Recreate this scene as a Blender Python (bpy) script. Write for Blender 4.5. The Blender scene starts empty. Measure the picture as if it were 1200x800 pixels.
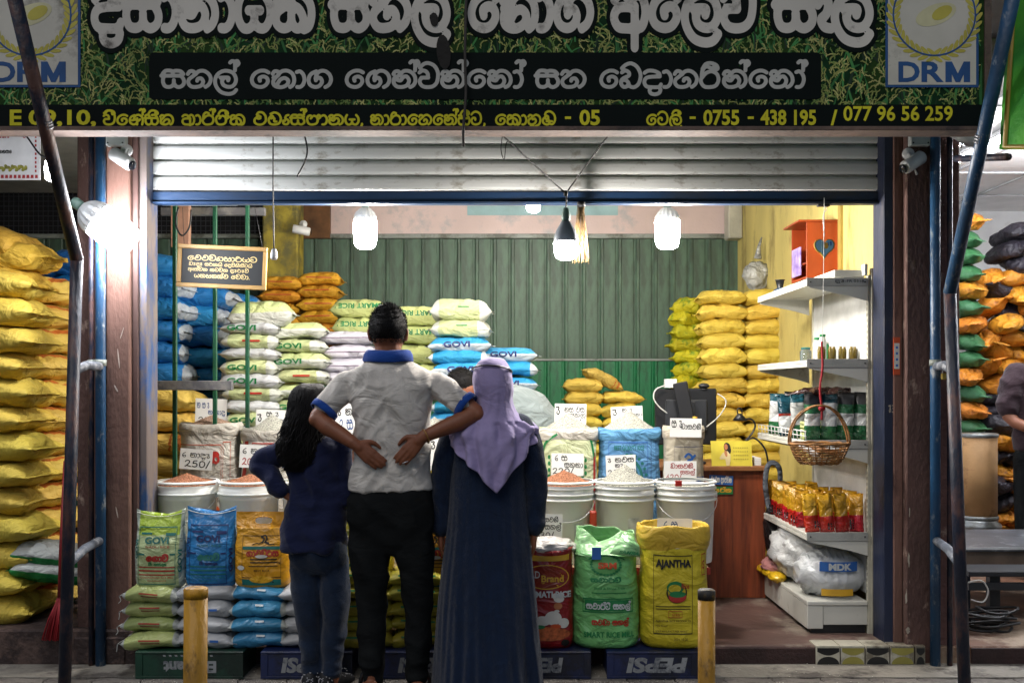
import bpy, math, random
import numpy as np
from mathutils import Vector, Matrix, noise
random.seed(7)
PI = math.pi
SC = bpy.context.scene
COL = SC.collection
# ------------------------------------------------------------------ camera, world, sun, exposure
F, CX, HY, EYE = 1170.0, 600.0, 455.0, 1.35      # focal length in photo pixels, horizon row, eye height
cam = bpy.data.cameras.new('camera'); cam_o = bpy.data.objects.new('camera', cam); COL.objects.link(cam_o)
cam.sensor_width = 36; cam.lens = 36 * F / 1200; cam.shift_y = (HY - 400) / 1200
cam.clip_end = 500
cam_o.location = (0, 0, EYE); cam_o.rotation_euler = (math.radians(90), 0, 0)
SC.camera = cam_o
world = bpy.data.worlds.new('World'); SC.world = world; world.use_nodes = True
wn = world.node_tree.nodes; wl = world.node_tree.links
sky = wn.new('ShaderNodeTexSky'); sky.sky_type = 'NISHITA'; sky.sun_disc = False
SUN_EL, SUN_AZ = 50, 200
sky.sun_elevation = math.radians(SUN_EL); sky.sun_rotation = math.radians(SUN_AZ)
sky.air_density = 1.0
bg = wn['Background']; wl.new(sky.outputs['Color'], bg.inputs['Color']); bg.inputs['Strength'].default_value = 0.046
sun = bpy.data.lights.new('sun', 'SUN'); sun.energy = 0.66; sun.angle = math.radians(35); sun.color = (1, .93, .84)
sun_o = bpy.data.objects.new('sun', sun); COL.objects.link(sun_o)
sd = Vector((math.sin(math.radians(SUN_AZ)) * math.cos(math.radians(SUN_EL)), math.cos(math.radians(SUN_AZ)) * math.cos(math.radians(SUN_EL)), math.sin(math.radians(SUN_EL))))
sun_o.rotation_euler = sd.to_track_quat('Z', 'Y').to_euler(); sun_o.location = (0, -5, 8)
SC.view_settings.view_transform = 'Standard'; SC.view_settings.look = 'None'
SC.view_settings.exposure = 0.38; SC.view_settings.gamma = 1; SC.view_settings.use_curve_mapping = False
SC.render.engine = 'CYCLES'
SC.cycles.use_denoising = True
SC.cycles.max_bounces = 7; SC.cycles.diffuse_bounces = 4; SC.cycles.transmission_bounces = 6; SC.cycles.transparent_max_bounces = 16
SC.cycles.caustics_reflective = False; SC.cycles.caustics_refractive = False
SC.cycles.sample_clamp_indirect = 4

def P(px, py, Y):
    return Vector(((px - CX) / F * Y, Y, EYE - (py - HY) / F * Y))
def PX(px, Y): return (px - CX) / F * Y
def PZ(py, Y): return EYE - (py - HY) / F * Y
ORD = ['top', 'second', 'third', 'fourth', 'fifth', 'sixth', 'seventh', 'eighth', 'ninth', 'tenth', 'eleventh', 'twelfth', 'thirteenth', 'fourteenth', 'fifteenth', 'sixteenth', 'seventeenth', 'eighteenth', 'nineteenth', 'twentieth']
def nz(x, y=0, z=0): return noise.noise(Vector((x, y, z)))

# ------------------------------------------------------------------ materials
MATS = {}
def lin(c):
    if isinstance(c, str):
        c = tuple(int(c[i:i+2], 16) / 255 for i in (0, 2, 4))
        c = tuple(x / 12.92 if x <= .04045 else ((x + .055) / 1.055) ** 2.4 for x in c)
    return (c[0], c[1], c[2], 1)
class N:
    def __init__(s, m): s.t = m.node_tree; s.n = s.t.nodes; s.l = s.t.links
    def new(s, t, **k):
        x = s.n.new(t)
        for a, b in k.items(): setattr(x, a, b)
        return x
    def link(s, a, b): s.l.new(a, b)
def mat(name, col, rough=.6, metal=0, var=.12, vs=6, bump=.1, bs=60, dirt=None, dirt_amt=.5, dirt_s=3, spec=.5, stretch=(1,1,1), trans=0, coat=0, col2=None, weave=0, fold=0, sheen=0, rnd=0):
    """procedural paint/cloth: base colour with noise variation, optional second dirt colour in noise patches, bump"""
    if name in MATS: return MATS[name]
    m = bpy.data.materials.new(name); m.use_nodes = True; MATS[name] = m
    g = N(m); b = g.n['Principled BSDF']
    c = lin(col)
    tc = g.new('ShaderNodeTexCoord'); mp = g.new('ShaderNodeMapping'); mp.inputs['Scale'].default_value = stretch
    g.link(tc.outputs['Object'], mp.inputs['Vector'])
    n1 = g.new('ShaderNodeTexNoise'); n1.inputs['Scale'].default_value = vs; n1.inputs['Detail'].default_value = 6
    g.link(mp.outputs[0], n1.inputs['Vector'])
    mx = g.new('ShaderNodeMix', data_type='RGBA')
    d = lin(col2) if col2 is not None else tuple(min(1, x * (1 + var * 1.5)) for x in c[:3]) + (1,)
    mx.inputs['A'].default_value = tuple(x * (1 - var * 2) for x in c[:3]) + (1,) if col2 is None else c
    mx.inputs['B'].default_value = d
    rmp = g.new('ShaderNodeMapRange'); rmp.inputs['From Min'].default_value = .3; rmp.inputs['From Max'].default_value = .7
    g.link(n1.outputs['Fac'], rmp.inputs['Value']); g.link(rmp.outputs[0], mx.inputs['Factor'])
    out = mx.outputs['Result']
    if dirt is not None:
        n2 = g.new('ShaderNodeTexNoise'); n2.inputs['Scale'].default_value = dirt_s; n2.inputs['Detail'].default_value = 10; n2.inputs['Roughness'].default_value = .7
        g.link(mp.outputs[0], n2.inputs['Vector'])
        r2 = g.new('ShaderNodeMapRange'); r2.inputs['From Min'].default_value = .62 - dirt_amt * .3; r2.inputs['From Max'].default_value = .74 - dirt_amt * .3
        g.link(n2.outputs['Fac'], r2.inputs['Value'])
        m2 = g.new('ShaderNodeMix', data_type='RGBA'); m2.inputs['B'].default_value = lin(dirt)
        g.link(out, m2.inputs['A']); g.link(r2.outputs[0], m2.inputs['Factor']); out = m2.outputs['Result']
    if rnd:                                  # every sack has its own shade of the cloth
        oi = g.new('ShaderNodeObjectInfo'); hs = g.new('ShaderNodeHueSaturation'); a1 = g.new('ShaderNodeMapRange'); a1.inputs['To Min'].default_value = 1-rnd; a1.inputs['To Max'].default_value = 1+rnd*.5
        g.link(oi.outputs['Random'], a1.inputs['Value']); g.link(a1.outputs[0], hs.inputs['Value'])
        a2 = g.new('ShaderNodeMath', operation='MULTIPLY_ADD'); a2.inputs[1].default_value = rnd*.12; a2.inputs[2].default_value = .5-rnd*.06; fr = g.new('ShaderNodeMath', operation='FRACT'); m7 = g.new('ShaderNodeMath', operation='MULTIPLY'); m7.inputs[1].default_value = 7.3
        g.link(oi.outputs['Random'], m7.inputs[0]); g.link(m7.outputs[0], fr.inputs[0]); g.link(fr.outputs[0], a2.inputs[0]); g.link(a2.outputs[0], hs.inputs['Hue']); g.link(out, hs.inputs['Color']); out = hs.outputs['Color']
    g.link(out, b.inputs['Base Color'])
    b.inputs['Roughness'].default_value = rough; b.inputs['Metallic'].default_value = metal
    b.inputs['Specular IOR Level'].default_value = spec
    if trans: b.inputs['Transmission Weight'].default_value = trans
    if coat: b.inputs['Coat Weight'].default_value = coat
    if sheen: b.inputs['Sheen Weight'].default_value = sheen
    if bump or weave or fold:
        n3 = g.new('ShaderNodeTexNoise'); n3.inputs['Scale'].default_value = bs; n3.inputs['Detail'].default_value = 4
        g.link(mp.outputs[0], n3.inputs['Vector'])
        bp = g.new('ShaderNodeBump'); bp.inputs['Strength'].default_value = bump * 2; bp.inputs['Distance'].default_value = .01
        g.link(n3.outputs['Fac'], bp.inputs['Height'])
        last = bp
        if weave:
            for ax in ('X', 'Z'):
                wv = g.new('ShaderNodeTexWave', bands_direction=ax); wv.inputs['Scale'].default_value = weave
                wv.inputs['Distortion'].default_value = .6
                g.link(tc.outputs['Object'], wv.inputs['Vector'])
                b2 = g.new('ShaderNodeBump'); b2.inputs['Strength'].default_value = .22; b2.inputs['Distance'].default_value = .004
                g.link(wv.outputs['Fac'], b2.inputs['Height']); g.link(last.outputs[0], b2.inputs['Normal']); last = b2
        if fold:
            n4 = g.new('ShaderNodeTexNoise'); n4.inputs['Scale'].default_value = 7; n4.inputs['Detail'].default_value = 3; n4.inputs['Distortion'].default_value = 1.2
            mp2 = g.new('ShaderNodeMapping'); mp2.inputs['Scale'].default_value = (1, 1, 1.6); g.link(tc.outputs['Object'], mp2.inputs['Vector']); g.link(mp2.outputs[0], n4.inputs['Vector'])
            b3 = g.new('ShaderNodeBump'); b3.inputs['Strength'].default_value = fold; b3.inputs['Distance'].default_value = .05
            g.link(n4.outputs['Fac'], b3.inputs['Height']); g.link(last.outputs[0], b3.inputs['Normal']); last = b3
        g.link(last.outputs[0], b.inputs['Normal'])
    return m
def base_sock(m):
    b = m.node_tree.nodes['Principled BSDF']; return b.inputs['Base Color']
def print_mask(m, axis, lo, hi, col, soft=.002, absv=False, axis2=None, lo2=0, hi2=0, wob=0):
    """paint a band of another colour where object coordinate axis is between lo and hi"""
    g = N(m); s = base_sock(m); src = s.links[0].from_socket
    tc = g.new('ShaderNodeTexCoord'); sx = g.new('ShaderNodeSeparateXYZ'); g.link(tc.outputs['Object'], sx.inputs[0])
    def band(ax, a, b, ab):
        v = sx.outputs[ax]
        if wob:
            nn = g.new('ShaderNodeTexNoise'); nn.inputs['Scale'].default_value = 25; g.link(tc.outputs['Object'], nn.inputs['Vector'])
            mm = g.new('ShaderNodeMath', operation='MULTIPLY_ADD'); mm.inputs[1].default_value = wob; g.link(nn.outputs['Fac'], mm.inputs[0]); g.link(v, mm.inputs[2]); v = mm.outputs[0]
        if ab:
            q = g.new('ShaderNodeMath', operation='ABSOLUTE'); g.link(v, q.inputs[0]); v = q.outputs[0]
        r1 = g.new('ShaderNodeMapRange'); r1.inputs['From Min'].default_value = a - soft; r1.inputs['From Max'].default_value = a + soft; g.link(v, r1.inputs['Value'])
        r2 = g.new('ShaderNodeMapRange'); r2.inputs['From Min'].default_value = b - soft; r2.inputs['From Max'].default_value = b + soft; r2.inputs['To Min'].default_value = 1; r2.inputs['To Max'].default_value = 0; g.link(v, r2.inputs['Value'])
        q = g.new('ShaderNodeMath', operation='MULTIPLY'); g.link(r1.outputs[0], q.inputs[0]); g.link(r2.outputs[0], q.inputs[1]); return q.outputs[0]
    f = band(axis, lo, hi, absv)
    if axis2 is not None:
        f2 = band(axis2, lo2, hi2, False); q = g.new('ShaderNodeMath', operation='MULTIPLY'); g.link(f, q.inputs[0]); g.link(f2, q.inputs[1]); f = q.outputs[0]
    mx = g.new('ShaderNodeMix', data_type='RGBA'); mx.inputs['B'].default_value = lin(col)
    g.link(src, mx.inputs['A']); g.link(f, mx.inputs['Factor']); g.link(mx.outputs['Result'], s)
    return m
def emis(name, col, strength):
    m = bpy.data.materials.new(name); m.use_nodes = True; b = m.node_tree.nodes['Principled BSDF']
    b.inputs['Base Color'].default_value = (.8, .8, .8, 1)
    b.inputs['Emission Color'].default_value = lin(col); b.inputs['Emission Strength'].default_value = strength
    MATS[name] = m; return m

# ------------------------------------------------------------------ mesh builder
class MB:
    def __init__(s): s.v = []; s.f = []; s.mi = []; s.sm = []; s.cur = 0; s.smooth = False
    def add(s, vs, fs, smooth=None):
        o = len(s.v); s.v.extend(tuple(v) for v in vs)
        for f in fs: s.f.append(tuple(i + o for i in f)); s.mi.append(s.cur); s.sm.append(s.smooth if smooth is None else smooth)
    def box(s, x0, x1, y0, y1, z0, z1, bev=0, M=None):
        c = Vector(((x0+x1)/2, (y0+y1)/2, (z0+z1)/2)); h = Vector((abs(x1-x0)/2, abs(y1-y0)/2, abs(z1-z0)/2))
        b = min(bev, h.x*.9, h.y*.9, h.z*.9)
        vs = []; idx = {}
        if b <= 0:
            for sx in (-1,1):
                for sy in (-1,1):
                    for sz in (-1,1): vs.append(c + Vector((sx*h.x, sy*h.y, sz*h.z)))
            fs = [(0,1,3,2),(4,6,7,5),(0,4,5,1),(2,3,7,6),(0,2,6,4),(1,5,7,3)]
        else:
            for sx in (-1,1):
                for sy in (-1,1):
                    for sz in (-1,1):
                        for a in range(3):
                            p = [h.x-b, h.y-b, h.z-b]; p[a] = h[a]
                            idx[(sx,sy,sz,a)] = len(vs); vs.append(c + Vector((sx*p[0], sy*p[1], sz*p[2])))
            fs = []
            for a in range(3):
                o1, o2 = (a+1)%3, (a+2)%3
                for sg in (-1,1):
                    q = []
                    for (p1,p2) in ((-1,-1),(1,-1),(1,1),(-1,1)):
                        k = [0,0,0]; k[a]=sg; k[o1]=p1; k[o2]=p2; q.append(idx[(k[0],k[1],k[2],a)])
                    fs.append(tuple(q if sg>0 else q[::-1]))
            for a in range(3):
                o1, o2 = (a+1)%3, (a+2)%3
                for p1 in (-1,1):
                    for p2 in (-1,1):
                        k=[0,0,0]; k[o1]=p1; k[o2]=p2
                        k[a]=-1; A=tuple(k); k[a]=1; B=tuple(k)
                        q=(idx[A+(o1,)],idx[B+(o1,)],idx[B+(o2,)],idx[A+(o2,)])
                        fs.append(q if p1*p2<0 else q[::-1])
            for sx in (-1,1):
                for sy in (-1,1):
                    for sz in (-1,1):
                        q=tuple(idx[(sx,sy,sz,a)] for a in range(3)); fs.append(q if sx*sy*sz>0 else q[::-1])
        if M is not None: vs = [M @ v for v in vs]
        s.add(vs, fs, False)
    def tube(s, pts, r, n=8, caps=True, flat=1.0):
        pts = [Vector(p) for p in pts]; k = len(pts)
        rs = r if isinstance(r, (list, tuple)) else [r]*k
        vs = []; t0 = (pts[1]-pts[0]).normalized(); up = Vector((0,0,1)) if abs(t0.z) < .9 else Vector((0,1,0))
        nrm = t0.cross(up).normalized()
        for i, p in enumerate(pts):
            t = (pts[min(i+1,k-1)] - pts[max(i-1,0)]).normalized()
            nrm = (nrm - t*nrm.dot(t)).normalized(); bn = t.cross(nrm)
            for j in range(n):
                a = 2*PI*j/n; vs.append(p + nrm*math.cos(a)*rs[i] + bn*math.sin(a)*rs[i]*flat)
        fs = [(i*n+j, i*n+(j+1)%n, (i+1)*n+(j+1)%n, (i+1)*n+j) for i in range(k-1) for j in range(n)]
        if caps: fs += [tuple(range(n))[::-1], tuple((k-1)*n+j for j in range(n))]
        s.add(vs, fs, True)
    def limb(s, pts, rs, n=16):
        """closed tapering limb with rounded ends"""
        pts = [Vector(p) for p in pts]; P2, R2 = [], []
        d0 = (pts[0]-pts[1]).normalized(); d1 = (pts[-1]-pts[-2]).normalized()
        for a in (80, 55, 28): P2.append(pts[0]+d0*rs[0]*math.sin(math.radians(a))); R2.append(rs[0]*math.cos(math.radians(a)))
        m = len(pts)
        for i in range(m-1):
            p0, p1, p2, p3 = pts[max(i-1,0)], pts[i], pts[i+1], pts[min(i+2,m-1)]
            for q in range(4):
                t = q/4
                P2.append(.5*((2*p1)+(p2-p0)*t+(2*p0-5*p1+4*p2-p3)*t*t+(3*p1-p0-3*p2+p3)*t**3))
                R2.append(rs[i]*(1-t)+rs[i+1]*t)
        P2.append(pts[-1]); R2.append(rs[-1])
        for a in (28, 55, 80): P2.append(pts[-1]+d1*rs[-1]*math.sin(math.radians(a))); R2.append(rs[-1]*math.cos(math.radians(a)))
        s.tube(P2, R2, n)
    def lathe(s, prof, c=(0,0,0), n=24, M=None, cap=True):
        vs = []; k = len(prof); c = Vector(c)
        for r, z in prof:
            for j in range(n):
                a = 2*PI*j/n; v = Vector((r*math.cos(a), r*math.sin(a), z))
                vs.append((M @ v if M is not None else v) + c)
        fs = [(i*n+j, i*n+(j+1)%n, (i+1)*n+(j+1)%n, (i+1)*n+j) for i in range(k-1) for j in range(n)]
        if cap: fs += [tuple(range(n))[::-1], tuple((k-1)*n+j for j in range(n))]
        s.add(vs, fs, True)
    def ell(s, c, r, nu=20, nv=12, M=None, fn=None):
        c = Vector(c); vs = []
        for i in range(nv+1):
            th = PI*i/nv
            for j in range(nu):
                a = 2*PI*j/nu; d = Vector((math.sin(th)*math.cos(a), math.sin(th)*math.sin(a), -math.cos(th)))
                v = Vector((d.x*r[0], d.y*r[1], d.z*r[2]))
                if fn: v = fn(v, d)
                vs.append((M @ v if M is not None else v) + c)
        fs = [(i*nu+j, i*nu+(j+1)%nu, (i+1)*nu+(j+1)%nu, (i+1)*nu+j) for i in range(nv) for j in range(nu)]
        s.add(vs, fs, True)
    def prism(s, poly, y0, y1, M=None, smooth=False):
        """poly of (x,z), extruded along y"""
        n = len(poly); vs = [Vector((x, y0, z)) for x, z in poly] + [Vector((x, y1, z)) for x, z in poly]
        if M is not None: vs = [M @ v for v in vs]
        s.add(vs, [tuple(range(n)), tuple(range(n, 2*n))[::-1]] , False)
        s.add(vs, [((i+1)%n, i, n+i, n+(i+1)%n) for i in range(n)], smooth)
    def loft(s, rings, cap=True, smooth=True):
        n = len(rings[0]); k = len(rings); vs = [v for r in rings for v in r]
        fs = [(i*n+j, i*n+(j+1)%n, (i+1)*n+(j+1)%n, (i+1)*n+j) for i in range(k-1) for j in range(n)]
        if cap: fs += [tuple(range(n))[::-1], tuple((k-1)*n+j for j in range(n))]
        s.add(vs, fs, smooth)
    def mesh(s, name, mats, origin=(0,0,0)):
        o = Vector(origin); me = bpy.data.meshes.new(name)
        me.from_pydata([(v[0]-o.x, v[1]-o.y, v[2]-o.z) for v in s.v], [], s.f)
        for m in (mats if isinstance(mats, (list, tuple)) else [mats]): me.materials.append(m)
        me.polygons.foreach_set('material_index', s.mi); me.polygons.foreach_set('use_smooth', s.sm)
        me.update(); return me
    def build(s, name, mats, parent=None, origin=None):
        if parent is not None: org = root_loc(parent); loc = (0,0,0)
        else: org = Vector(origin) if origin is not None else Vector((0,0,0)); loc = org
        return link(name, s.mesh(name, mats, org), parent, loc)
def root_loc(o):
    p = Vector((0,0,0))
    while o is not None: p = p + o.location; o = o.parent
    return p
def link(name, me, parent=None, loc=(0,0,0), rot=None):
    o = bpy.data.objects.new(name, me); COL.objects.link(o); o.location = loc
    if rot: o.rotation_euler = rot
    if parent is not None: o.parent = parent
    return o
def tag(o, label=None, cat=None, group=None, kind=None):
    if label: o['label'] = label
    if cat: o['category'] = cat
    if group: o['group'] = group
    if kind: o['kind'] = kind
    return o
def thing(name, label, cat, loc=(0,0,0), group=None):
    o = bpy.data.objects.new(name, None); COL.objects.link(o); o.location = loc; o.empty_display_size = .1
    return tag(o, label, cat, group)
def struct(name, mb, mats): return tag(mb.build(name, mats), kind='structure')
def copy_tree(o, loc=None, rot=None, parent=None, label=None):
    c = o.copy(); COL.objects.link(c)
    if parent is not None: c.parent = parent
    if loc is not None: c.location = loc
    if rot is not None: c.rotation_euler = rot
    if label: c['label'] = label
    for ch in list(o.children): copy_tree(ch, parent=c)
    return c
def crom(pts, k=6):
    out = []; m = len(pts)
    for i in range(m-1):
        p0, p1, p2, p3 = [np.array(pts[j], float) for j in (max(i-1,0), i, i+1, min(i+2,m-1))]
        for q in range(k):
            t = q/k; out.append(.5*((2*p1)+(p2-p0)*t+(2*p0-5*p1+4*p2-p3)*t*t+(3*p1-p0-3*p2+p3)*t**3))
    out.append(np.array(pts[-1], float)); return out
def remesh(mb, voxel, smooth=4, fn=None):
    me = mb.mesh('tmp', []); o = bpy.data.objects.new('tmp', me); COL.objects.link(o)
    m = o.modifiers.new('r', 'REMESH'); m.mode = 'VOXEL'; m.voxel_size = voxel
    if smooth: q = o.modifiers.new('s', 'SMOOTH'); q.factor = .5; q.iterations = smooth
    dg = bpy.context.evaluated_depsgraph_get(); r = bpy.data.meshes.new_from_object(o.evaluated_get(dg))
    bpy.data.objects.remove(o); bpy.data.meshes.remove(me)
    if fn:
        n = len(r.vertices); co = np.empty(n*3); r.vertices.foreach_get('co', co); co = co.reshape(-1,3)
        no = np.empty(n*3); r.vertices.foreach_get('normal', no); no = no.reshape(-1,3)
        r.vertices.foreach_set('co', fn(co, no).ravel())
    r.polygons.foreach_set('use_smooth', [True]*len(r.polygons)); r.update(); return r
def put_mesh(name, me, mats, parent):
    me.name = name; me.materials.clear()
    for m in (mats if isinstance(mats, (list, tuple)) else [mats]): me.materials.append(m)
    me.transform(Matrix.Translation(-root_loc(parent))); return link(name, me, parent)

# ------------------------------------------------------------------ lettering: a stroke alphabet (Sinhala letters, handwritten digits) and the built-in Latin font
G = {}
def gl(k, adv, *st): G[k] = (adv, st)
gl('s', 126, [(10,78),(24,91),(50,91),(58,84)], [(58,84),(72,91),(98,88),(112,74)], [(2,66),(100,66)], [(14,66),(10,38),(20,14),(42,9),(58,16),(64,28),(64,44)], [(64,28),(76,12),(94,9),(112,22),(114,44),(100,66)])
gl('h', 134, [(8,74),(18,88),(34,88),(44,76),(34,64),(14,48),(10,30),(24,12),(50,9),(74,16),(84,36),(74,52),(58,50),(54,40)], [(46,72),(62,88),(88,90),(112,74),(122,50),(114,24),(96,9)])
gl('l', 122, [(114,-6),(98,-22),(70,-26),(38,-16),(16,10),(9,40),(18,68),(40,86),(68,91),(98,80),(112,54),(110,30),(94,12),(70,10),(50,20),(44,40),(54,56)], [(36,56),(74,56),(74,42)])
gl('e', 104, [(92,82),(74,91),(48,90),(22,74),(10,46),(20,20),(46,9),(72,14),(88,34),(84,54),(66,62),(48,54),(50,40)])
gl('t', 120, [(8,76),(18,88),(34,86),(38,72),(26,60),(12,56)], [(26,60),(12,40),(14,20),(32,9),(58,9),(80,22),(84,42),(68,54),(48,48),(36,32),(26,14)], [(40,78),(58,90),(84,90),(106,74),(114,46),(108,20),(94,8)])
gl('A', 54, [(6,84),(22,88),(38,72),(44,46),(36,20),(22,9),(8,9)])
gl('g', 132, [(48,88),(22,74),(10,46),(18,20),(40,9),(62,14),(76,34),(68,54),(52,52),(46,42)], [(44,52),(52,76),(70,90),(94,88),(114,70),(120,44),(110,20),(92,8)])
gl('n', 130, [(8,74),(16,86),(32,88),(42,76),(32,64),(14,56),(9,32),(24,12),(52,9),(76,18),(86,42),(74,62),(56,58),(44,42),(28,44)], [(44,76),(62,90),(90,88),(112,68),(118,40),(108,18),(92,8)])
gl('v', 112, [(10,106),(28,124),(52,130),(82,116),(100,82),(96,36),(78,14),(50,8),(22,14),(9,36),(18,56)], [(8,82),(22,92),(40,88),(50,74),(50,56)], [(18,56),(52,56)])
gl('b', 118, [(12,82),(30,92),(48,82),(48,66),(30,58),(12,46),(8,26),(20,10),(38,12),(46,28),(34,42),(16,44)], [(46,28),(54,12),(76,8),(98,26),(108,68),(92,108),(62,128),(34,122),(12,104)])
gl('d', 102, [(10,80),(28,91),(58,90),(84,78),(88,62)], [(88,62),(40,60),(16,52),(9,32),(20,12),(46,8),(84,9),(94,22)], [(40,6),(36,-10),(44,-24),(66,-28),(86,-20),(92,-4)])
gl('r', 108, [(12,58),(8,36),(24,12),(54,8),(84,16),(98,44),(90,74),(64,88),(36,80),(14,56)], [(12,60),(16,92),(34,112),(58,106)])
gl('a', 118, [(10,78),(26,91),(48,88),(58,74),(58,60)], [(62,60),(24,58),(9,36),(22,12),(50,8),(74,8)], [(74,62),(74,-38)], [(64,76),(80,91),(100,80),(108,46),(98,14),(80,8)])
gl('y', 122, [(20,90),(9,66),(9,34),(24,10),(46,9),(60,26),(60,50)], [(42,52),(80,52)], [(60,26),(74,10),(96,10),(112,34),(110,66),(94,90)])
gl('k', 134, [(8,66),(18,84),(36,88),(46,76),(32,60),(12,46),(10,22),(28,9),(50,12),(58,28),(58,42)], [(58,28),(70,10),(88,10),(98,28),(86,52),(66,62),(40,62)], [(50,78),(72,92),(100,88),(120,66),(124,38),(116,14),(100,6)])
gl('T', 112, [(8,94),(28,114),(58,118),(88,98),(98,56),(84,20),(50,8),(20,16),(9,42),(20,64),(42,64),(44,48)])
gl('m', 114, [(58,76),(44,84),(30,72),(40,58),(58,62)], [(30,72),(12,52),(14,24),(40,8),(76,12),(100,40),(98,82),(74,112),(42,112),(30,92)])
gl('p', 122, [(12,84),(28,91),(38,80),(30,66),(12,60),(9,34),(22,10),(46,9),(60,26),(60,44)], [(60,26),(74,10),(98,10),(112,34),(108,64),(90,88)], [(14,62),(106,62)])
gl('c', 132, [(48,88),(22,74),(10,46),(18,20),(40,9),(62,14),(72,30)], [(44,52),(52,76),(70,90),(94,88),(114,70),(120,44),(114,8)], [(30,44),(60,50),(80,40),(96,52)], [(72,62),(72,8)])
gl('x', 126, [(8,84),(24,92),(42,84),(40,68)], [(2,64),(108,64)], [(14,64),(10,34),(24,10),(46,9),(60,26),(60,64)], [(60,26),(74,10),(98,10),(114,34),(108,66),(90,90),(64,90)])
gl('q', 126, [(40,60),(50,74),(36,86),(18,76),(12,46),(26,14),(56,8),(86,18),(96,46),(88,74),(66,84)], [(88,74),(104,90),(118,76),(106,60)])
gl('D', 120, [(30,60),(46,70),(36,84),(20,72),(10,44),(24,14),(58,8),(92,18),(108,56),(92,96),(58,112),(26,100)], [(56,60),(56,34),(72,34)])
gl('L', 128, [(8,76),(22,90),(40,84),(38,66),(14,50),(10,24),(30,9),(60,14),(76,36),(66,58),(48,52)], [(52,80),(76,92),(106,78),(116,44),(104,10),(78,-4),(50,-22),(28,-16),(36,-2),(60,-14),(84,-30),(108,-18)])
gl('B', 132, [(58,76),(44,84),(30,72),(40,56),(60,62)], [(30,72),(12,52),(14,24),(40,8),(66,14),(66,44)], [(66,24),(84,10),(108,20),(120,56),(110,96),(74,122),(40,114),(30,92)], [(44,36),(92,36)])
gl('N', 150, [(8,74),(18,88),(34,84),(36,66),(14,50),(10,22),(30,9),(50,20),(48,44)], [(50,20),(66,8),(86,22),(82,52),(62,66)], [(56,76),(80,92),(112,86),(134,56),(132,24),(116,8),(98,20),(100,48)])
gl('U', 0, [(-88,-2),(-90,-18),(-70,-26),(-48,-24),(-36,-12)])                  # u sign under the letter
gl('~', 0, [(-14,92),(-14,132),(-28,140),(-38,132)], [(-14,122),(-4,118),(4,128),(-2,140),(-12,138)])  # vowel killer with loop
gl('i', 0, [(-92,100),(-76,124),(-50,130),(-22,120),(-14,102),(-30,96),(-34,110)])                          # i sign over the letter
gl('W', 46, [(4,66),(24,88),(36,70),(30,44),(14,30),(24,12),(44,8)])                                       # ae sign
gl('Y', 60, [(48,90),(30,84),(24,60),(44,48),(50,30),(36,10),(10,16),(6,40),(20,40)])                      # joined y
gl(' ', 55)
gl('.', 34, [(14,10),(16,10)])
gl(',', 36, [(18,14),(18,6),(10,-12)])
gl('-', 70, [(12,46),(56,46)])
gl('/', 56, [(6,-6),(48,106)])
gl('0', 84, [(44,94),(16,80),(10,46),(22,12),(46,6),(68,24),(72,62),(62,88),(40,94)])
gl('1', 50, [(10,72),(28,92),(28,6)])
gl('2', 84, [(12,74),(24,92),(50,92),(62,72),(44,40),(10,8)], [(10,8),(30,16),(74,6)])
gl('3', 80, [(12,86),(40,94),(60,80),(48,58),(30,52),(56,46),(66,24),(44,6),(12,12)])
gl('4', 84, [(50,96),(34,60),(10,34),(70,38)], [(56,62),(50,4)])
gl('5', 84, [(66,94),(26,92),(18,56),(44,60),(66,40),(58,14),(34,4),(10,14)])
gl('6', 84, [(56,94),(24,74),(10,36),(26,8),(54,8),(66,30),(48,46),(20,34)])
gl('7', 76, [(10,90),(64,92),(28,4)])
gl('8', 80, [(60,84),(36,94),(18,78),(36,54),(62,30),(44,6),(16,16),(20,38),(52,62),(60,84)])
gl('9', 80, [(62,78),(36,92),(14,70),(32,48),(58,62),(62,78),(50,4)])
gl('R', 90, [(8,84),(30,84),(52,92),(60,74),(40,60),(66,40),(50,10),(24,16),(30,40)])                      # scribbled mark in handwriting
_gc = {}
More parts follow.
